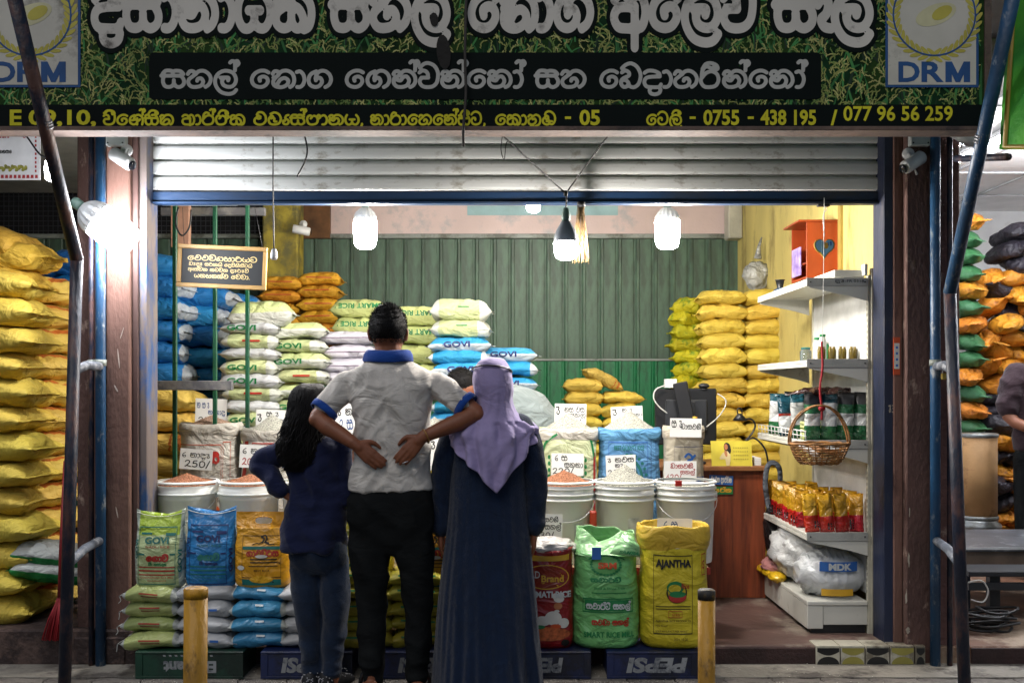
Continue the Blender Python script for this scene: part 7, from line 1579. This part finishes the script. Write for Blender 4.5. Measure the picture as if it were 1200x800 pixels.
def hair_tuft(b, p, d, L, w, rg, n=3):
    t = d.cross(Vector((rg.uniform(-1,1), rg.uniform(-1,1), rg.uniform(-1,1)))).normalized()*w; pts = [p, p+d*L*.5+Vector((0,0,-.002)), p+d*L]
    b.add([pts[0]-t, pts[0]+t, pts[1]-t*.8, pts[1]+t*.8, pts[2]], [(0,1,3,2),(2,3,4)], True)

# ---------- the man in the grey polo shirt
Ym_ = 4.40; man = thing('person', 'man in grey polo shirt with blue collar, back turned, hands on his lower back', 'person', (PX(457,Ym_), Ym_, 0))
b = MB(); hc = P(455, 389, 4.41); q_, R_ = head(b, hc, 1.0); b.limb([P(455,404,4.39), P(455,432,4.40)], [.056, .066], 16)
arms = {-1: (P(406,451,4.41), P(372,490,4.34), P(417,521,4.265)), 1: (P(511,450,4.41), P(558,484,4.34), P(494,513,4.265))}
for s_, (sh_, el, wr) in arms.items():
    m1 = sh_.lerp(el, .5)+Vector((s_*.006,0,0)); m2 = el.lerp(wr, .3)+Vector((0,-.004,-.004)); b.limb([sh_, m1, el.lerp(sh_,.12), el, el.lerp(wr,.1), m2, el.lerp(wr,.65), wr], [.050,.045,.040,.037,.040,.040,.033,.025], 18)
    b.ell(el+Vector((s_*.006,-.012,-.006)), (.030,.030,.030), 14, 10)
    tip = P(449,547,4.262) if s_ < 0 else P(468,541,4.262); f = tip-wr; f = f.normalized(); nr_ = Vector((-s_*.0, -1, .12)).normalized(); l = f.cross(nr_)*1.0
    if l.z > 0: l = -l
    hand(b, wr, f, -l if False else l*-1, nr_, .92, .16)
tor = [(424,432,478,.05),(436,412,500,.07),(460,412,503,.085),(500,420,497,.09),(545,420,498,.09),(573,418,500,.09)]
torso(b, tor, 4.41, Ym_)
for px_, dx in ((435,-1),(489,1)):
    b.limb([P(457+dx*12,565,4.41), P(px_,680,4.41), P(px_,784,4.41), P(px_,801,4.41)], [.04,.04,.033,.034], 14); b.limb([P(px_,806,4.38), P(px_+dx*4,807,4.5), P(px_+dx*7,808.5,4.6)], [.034,.038,.022], 14)
    for k in range(5): b.limb([P(px_+dx*7+(k-2)*5,810,4.59), P(px_+dx*8+(k-2)*5.2,812,4.625-.006*abs(k-1.5))], [.012,.009], 8)
put_mesh('body', remesh(b, .0048, 3), M_skin, man); eyes(man, q_)
b = MB()
rows = [(421,434,476,.055),(427,424,487,.07),(432,413,498,.084),(438,405,507,.095),(446,403,510,.104),(456,408,508,.112),(475,412.5,504.5,.117),(500,414,503,.116),(525,414.5,502.5,.112),(550,413,504,.115),(566,411,507,.119),(573.5,411,507,.119)]
torso(b, rows, 4.40, Ym_, 4, e=2.5)
for s_, (sh_, el, wr) in arms.items():
    hm = sh_.lerp(el, .64); a0 = sh_+Vector((-s_*.04,0,-.0)); b.limb([a0, sh_+Vector((0,0,-.004)), sh_.lerp(el,.35), hm], [.062,.060,.059,.056], 24)
def shirt_fn(co, no):
    out = co.copy()
    for i in range(len(co)):
        x, y, z = co[i]; u = x-PX(457,4.4); zz = z-1.1
        k = noise.noise(Vector((u*20-abs(u)*0+zz*4*np.sign(u), y*5, zz*3.2))); k2 = noise.noise(Vector((u*8+3, y*8, z*9)))
        r = -abs(noise.noise(Vector((u*13+zz*9*(1 if u > 0 else -1), 7, zz*5))))*2+.6
        out[i] += no[i]*(.010*k+.007*k2+.012*r*min(1, max(0.3, (1.42-z)/.1)))
    return out
put_mesh('shirt', remesh(b, .0065, 5, shirt_fn), M_shirt, man)
for s_, (sh_, el, wr) in arms.items():
    d = (el-sh_).normalized(); hm = sh_.lerp(el,.62); b = MB(); b.limb([hm-d*.0, hm+d*.010, hm+d*.026], [.062,.063,.062], 28)
    R = []
    c0 = hm+d*.015; u = d.cross(Vector((0,1,0))).normalized(); v = d.cross(u)
    for rr3, t in ((.057,-.002),(.063,-.001),(.064,.014),(.062,.030),(.055,.030),(.050,.012)): R.append([c0+d*t+(u*math.cos(a)+v*math.sin(a))*rr3*(1+.02*math.sin(3*a)) for a in [2*PI*j/36 for j in range(36)]])
    b = MB(); b.loft(R, cap=False); b.build('sleeve_cuff', M_bluec, man)
R = []
for k_, py, dy in ((1.0,425.5,0),(1.04,424,0),(1.0,417,.004),(.97,412.5,.012),(.90,411.5,.014),(.86,414,.012),(.84,421,.006)):
    R.append([Vector((PX(455,4.4)+.108*k_*math.cos(a)*(1 if py > 416 else .93), 4.395+dy+.082*k_*math.sin(a), PZ(py,4.4)+.020*math.sin(a)*-1*.4+(.006*math.cos(2*a)) )) for a in [2*PI*j/48 for j in range(48)]])
b = MB(); b.loft(R, cap=False); b.build('collar', M_bluec, man)
# trousers
b = MB(); torso(b, [(566,417,500,.100),(580,410,507,.116),(600,407,509,.116),(620,410,507,.105),(636,418,499,.085),(648,430,487,.05)], 4.40, Ym_, 4, e=2.6)
for pts in ([(434,612,.096),(434,645,.092),(435.5,680,.074),(436,715,.064),(436,750,.061),(436,775,.060),(436,790,.047)], [(484,612,.096),(485,645,.090),(488.5,680,.071),(489.5,715,.063),(490,750,.058),(490,775,.052),(489,790,.045)]):
    b.limb([P(x, y, 4.40+(.02 if y > 700 else 0)) for x, y, r in pts], [r for x, y, r in pts], 24)
def trou_fn(co, no):
    out = co.copy()
    for i in range(len(co)):
        x, y, z = co[i]; low = min(1, max(0, (.55-z)/.5)); k = noise.noise(Vector((x*12, y*10, z*(7+16*low)))); r = -abs(noise.noise(Vector((x*9+z*5, y*9, z*(6+14*low)+3))))+.3
        out[i] += no[i]*(.010*k+.022*r)
    return out
put_mesh('trousers', remesh(b, .0075, 5, trou_fn), M_trou, man)
# hair: a cap and short tufts
b = MB(); rg = random.Random(12)
def cap_fn(v, d):
    z = d.z
    k = 1.0 if z > -.35 else max(.86, 1-.3*(-.35-z)); v = v*k*(1+.035*nz(d.x*7, d.y*7, d.z*7)); return v+Vector((0, 0, .010*nz(d.x*5, d.y*5, 2)*max(0, z)))
hcc = hc+Vector((0,-.008,.018)); b.ell(hcc, (.083,.098,.106), 48, 30, fn=cap_fn); hm_ = b.build('hair', M_hair, man)
b = MB()
for i in range(3800):
    th = math.acos(rg.uniform(-.62, 1)); a = rg.uniform(0, 2*PI); d = Vector((math.sin(th)*math.cos(a), math.sin(th)*math.sin(a), math.cos(th)))
    if d.y > .55 and d.z < .2: continue
    p = hcc+Vector((d.x*.081, d.y*.096, d.z*.104)); top = max(0, d.z); dr = (d*.8+Vector((.35*math.sin(a*3)+rg.uniform(-.4,.4), rg.uniform(-.5,.3), -.35+.7*top))).normalized(); hair_tuft(b, p, dr, .006+.014*top*rg.random()+.004*rg.random(), .0013, rg)
tag(b.build('hair_strands', M_hair, hm_), kind='stuff')
tag(man, None)
b = MB(); wr = arms[1][2]; wd = (wr-arms[1][1]).normalized(); u = wd.cross(Vector((0,0,1))).normalized(); v = wd.cross(u); b.tube([wr-wd*.02+(u*math.cos(a)+v*math.sin(a))*.031 for a in [2*PI*j/24 for j in range(25)]], .0035, 6); b.build('bracelet', mat('gold_bracelet','9a7440',.4,metal=.6,bump=0), man)
b = MB(); k0 = wr+(P(468,541,4.262)-wr).normalized()*.118+Vector((.012,-.006,-.016)); b.tube([k0+Vector((.0105*math.cos(a), .0105*math.sin(a), .004*math.cos(a))) for a in [2*PI*j/16 for j in range(17)]], .0022, 6); b.build('ring', M_al, man)
for px_, dx in ((435,-1),(489,1)):
    b = MB(); c = P(px_+dx*2, 812, 4.49); b.box(c.x-.045, c.x+.045, 4.33, 4.63, .002, .018, .008); b.build('sandal_sole', M_blk2, man); b = MB(); b.tube([Vector((c.x+.047*math.cos(a), 4.53, .016+.062*math.sin(a))) for a in [PI*j/12 for j in range(13)]], .010, 6); b.build('sandal_strap', M_blk, man)

# ---------- the woman in the navy dress and lilac scarf
Yw = 4.42; wo = thing('person', 'woman in long navy dress and lilac headscarf, back turned, arms at her sides', 'person', (PX(574,Yw), Yw, 0))
b = MB(); wc = P(577,449,Yw+.01); q_, R_ = head(b, wc, .93); b.limb([P(577,465,Yw), P(577,492,Yw)], [.05,.055], 14)
torso(b, [(482,560,592,.05),(494,540,612,.07),(530,540,608,.08),(620,535,610,.08)], Yw, Yw)
for s_, pts in ((-1, [(541,501),(521,555),(517.5,608),(516.5,622)]), (1, [(608,502),(626,555),(625,610),(626,622)])):
    wp_ = [P(x, y, Yw-.01+(.03 if i > 1 else 0)) for i, (x, y) in enumerate(pts)]; b.limb(wp_, [.030,.033,.026,.024], 14); hand(b, wp_[-1]-Vector((0,0,-.005)), Vector((-s_*.04,.05,-1)), Vector((0,1,.05)), Vector((s_,0,0)), .88, .45)
for px_ in (560, 592): b.limb([P(575,600,Yw+.02), P(px_,700,Yw+.02), P(px_,790,Yw+.02), P(px_,806,Yw+.02), P(px_,806.5,Yw+.14)], [.05,.04,.04,.035,.028], 12)
put_mesh('body', remesh(b, .0048, 3), M_skin, wo); eyes(wo, q_, .93)
rows = dense([(484,562,592,.055),(489,548,605,.075),(497,534,617,.095),(510,529,620,.108),(535,528,617,.112),(560,527,616,.112),(590,526,617,.116),(620,523,620,.124),(660,518,624,.138),(700,514,628,.155),(740,511,631,.17),(775,509,634,.185),(806,507,637,.2)], 7)
R = []; n = 220
for r in rows:
    py, xl, xr, dd = r; t = max(0, (py-560)/246); cx, hw, z = PX((xl+xr)/2, Yw), (xr-xl)/2/F*Yw, PZ(py, Yw); rr3 = []
    for j in range(n):
        a = 2*PI*j/n; ph = a*9+.35*math.sin(2*a+1)*3; fo = 1.5*nz(math.cos(a)*2.6, math.sin(a)*2.6, t*.7)+.8*nz(math.cos(a)*6, math.sin(a)*6, t*1.1+4)+.22*math.sin(a*9+4*nz(a, t, 2)); edge = abs(math.sin(a))**.5
        k = 1+t*.085*fo*(.25+edge*.75)+.012*nz(a*6, t*5, 1)*(1+t)
        rr3.append(Vector((cx+hw*math.copysign(abs(math.cos(a))**.9, math.cos(a))*k, Yw+dd*math.copysign(abs(math.sin(a))**.9, math.sin(a))*k*(1+t*.10*fo), z+(.012*math.sin(a*3) if py > 800 else 0))))
    R.append(rr3)
b = MB(); b.loft(R); b.build('dress', M_dress, wo)
b = MB()
for s_, pts in ((-1, [(541,498,.05),(529,518,.056),(521,550,.054),(517.5,585,.050),(517,616,.045)]), (1, [(609,498,.05),(619,518,.056),(626,550,.054),(627,585,.049),(626,616,.044)])): b.limb([P(x, y, Yw-.005+(.02 if y > 560 else 0)) for x, y, r in pts], [r for x, y, r in pts], 22)
put_mesh('sleeves', remesh(b, .007, 4, fold_fn(.006, (14, 12), .004)), M_dress, wo)
# scarf
rows = dense([(419.3,573,581,.01),(421,566,589,.045),(426,560,594,.078),(434,556,598,.097),(445,554.5,600,.105),(457,556,601,.103),(468,558,600,.098),(479,556,603,.100),(487,549,608,.108),(493,541,614,.118)], 5)
R = []; n = 180
for i, r in enumerate(rows):
    py, xl, xr, dd = r; cx, hw, z = PX((xl+xr)/2, Yw), (xr-xl)/2/F*Yw, PZ(py, Yw); t = max(0, (py-436)/57)
    R.append([Vector((cx+hw*math.cos(a)*k, Yw+.0+dd*math.sin(a)*k, z)) for a, k in [(a, 1+t*.045*nz(a*3.5+t*1.5, t*1.5, 2)+t*.02*math.sin(a*14+t*4)) for a in [2*PI*j/n for j in range(n)]]])
cx0_, hw0, dd0 = PX(577.5, Yw), 36.5/F*Yw, .118
def hem(x): px_ = x/Yw*F+CX; return 574-abs(px_-583)*(.98 if px_ < 583 else 1.32)
for i in range(1, 31):
    q = i/30; rr3 = []
    for j in range(n):
        a = 2*PI*j/n; wd = 1+.62*min(1, q*2.2)**.8*(1-.05*q); x = cx0_-.004*q+hw0*math.cos(a)*min(wd, 1.43); back = max(0, -math.sin(a))
        hp_ = max(515, hem(x)) if math.sin(a) < .1 else 522; hp_ = hp_*min(1, back*3)+522*(1-min(1, back*3)) if math.sin(a) < 0 else 522
        py = 493+(hp_-493)*q; dd = (.118+.03*min(1, q*3)+.008*q); fold_ = .018*nz(a*3.2+q*2.2+4, q*2.0, 6)+.011*math.sin(a*11+q*5*math.cos(a)+1.2)*(.3+q*.7)+.006*math.sin(a*19-q*4)
        rr3.append(Vector((x+fold_*math.cos(a)*.8, Yw-.0+math.sin(a)*(dd+fold_), PZ(py, Yw)+.004*math.sin(a*9))))
    R.append(rr3)
b = MB(); b.loft(R, cap=False); sc_ = b.build('headscarf', M_hij, wo)
m_ = sc_.modifiers.new('thickness', 'SOLIDIFY'); m_.thickness = .003; m_.offset = -1
b = MB(); b.tube([Vector((PX(577,Yw)+.0865*math.cos(a), Yw-.0+.102*math.sin(a), PZ(434,Yw)+.020*(-math.sin(a))-.006*math.cos(a))) for a in [2*PI*j/48 for j in range(49)]], .0038, 8, caps=False); b.build('scarf_band', M_blk, wo)

# ---------- the girl
Yh = 4.50; gi = thing('person', 'girl with long wavy black hair, navy top and jeans, left of the man', 'person', (PX(370,Yh), Yh, 0))
b = MB(); gc = P(364,478,Yh+.02); q_, R_ = head(b, gc, .90, yaw=math.radians(-35)); b.limb([P(366,495,Yh), P(368,518,Yh)], [.042,.05], 14)
torso(b, [(510,356,384,.045),(522,345,394,.06),(560,346,398,.07),(620,345,396,.075)], Yh, Yh)
ga = {-1: [(344,521,4.5),(306,543,4.49),(331,577,4.44)], 1: [(398,523,4.5),(404,583,4.48),(413,548,4.62)]}
for s_, pts in ga.items():
    wp_ = [P(*p) for p in pts]; b.limb([wp_[0], wp_[0].lerp(wp_[1],.5), wp_[1], wp_[1].lerp(wp_[2],.4), wp_[2]], [.036,.034,.031,.029,.021], 14)
hand(b, P(331,577,4.44), Vector((.9,.25,-.45)), Vector((0,.5,.8)), Vector((0,-1,0)), .72, .3); hand(b, P(413,548,4.62), Vector((.1,.4,1)), Vector((-.6,.6,0)), Vector((.8,0,.2)), .72, .5)
for px_, dx in ((364,0),(390,6)): b.limb([P(px_,770,Yh+.01), P(px_,796,Yh+.01)], [.03,.028], 12)
put_mesh('body', remesh(b, .0048, 3), M_skin, gi); eyes(gi, q_, .9)
b = MB(); torso(b, [(509,357,382,.045),(514,346,394,.062),(521,339,402,.078),(534,336,405,.090),(560,340,405,.092),(590,337,407,.096),(615,333,407,.106),(632,330,405,.114),(643,330,402,.116)], Yh, Yh, 4, e=2.4)
for s_, pts in ga.items():
    wp_ = [P(*p) for p in pts]; wp_[2] = wp_[1].lerp(wp_[2], .93); b.limb([wp_[0], wp_[0].lerp(wp_[1],.5), wp_[1], wp_[1].lerp(wp_[2],.45), wp_[2]], [.052,.047,.045,.041,.032], 20)
put_mesh('top', remesh(b, .0065, 5, fold_fn(.013, (13, 7), .009, 4)), M_navy, gi)
b = MB(); torso(b, [(630,340,402,.095),(645,341,406,.098),(660,344,405,.085),(670,352,398,.06)], Yh, Yh, 4, e=2.5)
for pts in ([(359,655,.070),(360,690,.067),(361,715,.056),(363,740,.049),(365,765,.045),(366,784,.041)], [(390,655,.070),(392,690,.069),(394,715,.060),(392,740,.054),(389,765,.048),(388,784,.044)]): b.limb([P(x, y, Yh+.01) for x, y, r in pts], [r for x, y, r in pts], 20)
put_mesh('jeans', remesh(b, .0068, 5, lambda co, no: trou_fn(co, no)), M_jean, gi)
M_sho = mat('black_canvas', '0e0f14', .7, bump=.1); M_dot = mat('shoe_dot', 'a9a9ae', .6, bump=0)
for px_, yaw in ((365,.1),(391,-.55)):
    c = P(px_, 806, Yh+.04); Mz = Matrix.Rotation(yaw, 4, 'Z'); b = MB()
    b.loft([[c+Mz @ Vector((w_*math.cos(a), y_+.0, max(.004, zc+h_*math.sin(a)))) for a in [2*PI*j/28 for j in range(28)]] for y_, w_, h_, zc in ((-.085,.012,.02,.04),(-.08,.03,.045,.045),(-.05,.038,.05,.045),(0,.040,.045,.04),(.05,.044,.032,.032),(.09,.042,.024,.026),(.115,.03,.018,.022),(.125,.012,.01,.018))]); sho = b.build('shoe', M_sho, gi)
    b = MB(); rg = random.Random(5)
    for i in range(70):
        y_ = rg.uniform(-.08,.08); a = rg.uniform(.1, PI-.1); hh = .05 if y_ < 0 else .045-.2*y_; p = c+Mz @ Vector((.0415*math.cos(a), y_-(.004 if y_ < -.07 else 0), .043+hh*math.sin(a))); 
        b.ell(p, (.0028,.0028,.0028), 6, 4)
    for i in range(14): p = c+Mz @ Vector((rg.uniform(-.025,.025), -.0865, rg.uniform(.02,.075))); b.ell(p, (.0028,.002,.0028), 6, 4)
    tag(b.build('dots', M_dot, sho), kind='stuff')
b = MB(); rg = random.Random(31)
hrows = dense([(449.5,356,372,.02),(453,348,379,.055),(461,341,386,.085),(472,338,388.5,.098),(486,337,386,.098),(500,335,381,.082),(514,334,379,.068),(528,335,376,.055),(540,338,371,.042),(550,343,364,.02)], 4)
R = []
for r in hrows:
    py, xl, xr, dd = r; t = max(0, (py-480)/65); off = -.085*t; cx, hw, z = PX((xl+xr)/2, Yh), (xr-xl)/2/F*Yh*.86, PZ(py, Yh)
    R.append([Vector((cx+hw*math.cos(a)*k, Yh+.01+off+dd*math.sin(a)*k, z)) for a, k in [(a, 1+.06*nz(a*5, py*.06, 1)+.05*math.sin(a*9+py*.12)*t) for a in [2*PI*j/60 for j in range(60)]]])
b.loft(R); hg = b.build('hair', M_hair, gi)
b = MB()
for i in range(620):
    a = rg.uniform(PI*.92, 2.15*PI); k0 = rg.uniform(.6, 1.32); amp = rg.uniform(.006,.02); ph = rg.uniform(0,6); end = rg.uniform(.72,1.06); pts = []
    for q in range(16):
        t = q/15*end*(len(hrows)-1); i0 = min(len(hrows)-2, int(t)); fr = min(1.3, t-i0); r0, r1 = hrows[i0], hrows[i0+1]; py, xl, xr, dd = [r0[m]+(r1[m]-r0[m])*fr for m in range(4)]
        tt = max(0, (py-480)/65); cx, hw = PX((xl+xr)/2, Yh), max(.012, (xr-xl)/2/F*Yh); sw = amp*math.sin(q*1.35+ph)*(.3+tt*1.6); kk = 1.0 if tt < .2 else 1+(k0-1)*min(1, tt)
        pts.append(Vector((cx+hw*.97*kk*math.cos(a)+sw, Yh+.01-.085*tt+max(.015,dd)*1.0*kk*math.sin(a)+sw*.5, PZ(py, Yh))))
    b.tube(pts, [.0034]*12+[.003,.0022,.0012,.0005], 4)
tag(b.build('hair_strands', M_hair, hg), kind='stuff')

# ---------- the shopkeeper bending down
Yk_ = 6.25; sk_ = thing('person', 'shopkeeper in pale grey shirt bending forward behind the woman', 'person', (PX(640,Yk_), Yk_, .09))
b = MB(); kc = P(541,455,Yk_-.1); q_, R_ = head(b, kc, 1.0, yaw=math.radians(65), pitch=math.radians(-50)); b.limb([P(553,462,Yk_-.08), P(575,474,Yk_-.03)], [.055,.06], 14)
b.limb([P(590,485,Yk_), P(590,500,Yk_-.05), P(585,545,Yk_-.2), P(565,590,Yk_-.22)], [.07,.05,.042,.03], 14); hand(b, P(565,590,Yk_-.22), Vector((-.4,-.1,-1)), Vector((0,-1,0)), Vector((-1,0,.3)), .95, .5)
b.limb([P(590,485,Yk_+.02), P(580,500,Yk_+.18), P(560,548,Yk_+.1), P(545,590,Yk_+.05)], [.07,.05,.042,.03], 14); hand(b, P(545,590,Yk_+.05), Vector((-.4,-.1,-1)), Vector((0,1,0)), Vector((-1,0,.3)), .95, .5)
b.limb([P(575,478,Yk_), P(640,510,Yk_+.03), P(655,560,Yk_+.05)], [.09,.11,.1], 18)
for dy in (-.09,.09): b.limb([P(650,580,Yk_+dy*.7), P(650,665,Yk_+dy), Vector((PX(650,Yk_),Yk_+dy,.14)), Vector((PX(650,Yk_)-.12,Yk_+dy,.12))], [.08,.045,.035,.03], 12)
put_mesh('body', remesh(b, .006, 3), M_skin, sk_); eyes(sk_, q_)
b = MB(); b.limb([P(574,474,Yk_), P(590,475,Yk_+.01), P(615,487,Yk_+.03), P(632,512,Yk_+.04), P(638,550,Yk_+.05)], [.10,.135,.165,.165,.15], 28); b.limb([P(588,488,Yk_-.09), P(590,515,Yk_-.14)], [.085,.068], 18); b.limb([P(585,488,Yk_+.16), P(580,515,Yk_+.18)], [.085,.068], 18)
put_mesh('shirt', remesh(b, .01, 5, fold_fn(.014, (9, 8), .006)), M_gshirt, sk_)
b = MB(); b.limb([P(640,550,Yk_+.05), P(645,580,Yk_+.05)], [.15,.14], 20)
for dy in (-.09,.09): b.limb([P(645,575,Yk_+.02+dy), P(650,625,Yk_+dy), Vector((PX(650,Yk_),Yk_+dy,.20))], [.1,.08,.06], 18)
put_mesh('trousers', remesh(b, .012, 4), M_trou, sk_)
b = MB(); b.ell(q_(0,-.02,.022), (.084,.098,.098), 40, 24, M=R_, fn=lambda v, d: v*(1+.03*nz(d.x*6,d.y*6,d.z*6))*(1 if d.y < .4 or d.z > .2 else .8)); hs = b.build('hair', M_hair, sk_)
b = MB(); rg = random.Random(3)
for i in range(1200):
    d = Vector((rg.gauss(0,1), rg.gauss(0,1), rg.gauss(0,1))).normalized()
    if d.y > .3 and d.z < .3 or d.z < -.5: continue
    dd = (R_.to_3x3() @ Vector((d.x*.082, d.y*.096-.02, d.z*.096+.022))); hair_tuft(b, kc+dd, ((R_.to_3x3() @ d)+Vector((rg.uniform(-.5,.5),)*3)).normalized(), .014, .0016, rg)
tag(b.build('hair_strands', M_hair, hs), kind='stuff')

# ---------- the man at the right edge
Yr_ = 6.62; rm = thing('person', 'man in a plum polo shirt standing behind the table at the right edge', 'person', (PX(1222,Yr_), Yr_, .085)); ox = 0
def Q(x, z, y=0): return Vector((PX(1222,Yr_)+x, Yr_+y, .085+z))
b = MB(); q_, R_ = head(b, Q(-.02,1.60,-.02), 1.0, yaw=math.radians(160), pitch=math.radians(-20)); b.limb([Q(0,1.5), Q(0,1.36)], [.055,.065], 14)
b.limb([Q(0,1.3), Q(0,.8)], [.12,.11], 18)
for s_ in (-1,1): b.limb([Q(s_*.08,1.32), Q(s_*.19,1.36), Q(s_*.235,1.08,-.02), Q(s_*.10,.98,-.22)], [.07,.05,.042,.028], 14); hand(b, Q(s_*.10,.98,-.22), Vector((-s_,-.5,-.1)), Vector((0,0,1)), Vector((0,-1,0)), 1, .3)
for s_ in (-1,1): b.limb([Q(s_*.07,.8), Q(s_*.09,.5), Q(s_*.09,.08), Q(s_*.09,.05,-.14)], [.07,.055,.04,.03], 12)
put_mesh('body', remesh(b, .006, 3), M_skin, rm); eyes(rm, q_)
b = MB(); b.loft([[Q(w_*math.cos(a), z_, d_*math.sin(a)) for a in [2*PI*j/40 for j in range(40)]] for z_, w_, d_ in ((.86,.18,.13),(.95,.185,.135),(1.1,.185,.135),(1.25,.2,.135),(1.35,.2,.12),(1.41,.15,.09),(1.44,.07,.07))])
for s_ in (-1,1): b.limb([Q(s_*.17,1.365), Q(s_*.20,1.28), Q(s_*.23,1.14)], [.07,.078,.072], 18)
put_mesh('shirt', remesh(b, .009, 5, fold_fn(.009, (12, 9), .005)), M_plum, rm)
b = MB(); b.limb([Q(0,.86), Q(0,.8)], [.16,.16], 20)
for s_ in (-1,1): b.limb([Q(s_*.09,.8), Q(s_*.1,.5), Q(s_*.1,.15)], [.1,.085,.065], 18)
put_mesh('trousers', remesh(b, .012, 4), M_trou, rm)
b = MB(); b.ell(q_(0,-.02,.022), (.084,.098,.098), 40, 24, M=R_); b.build('hair', M_hair, rm)
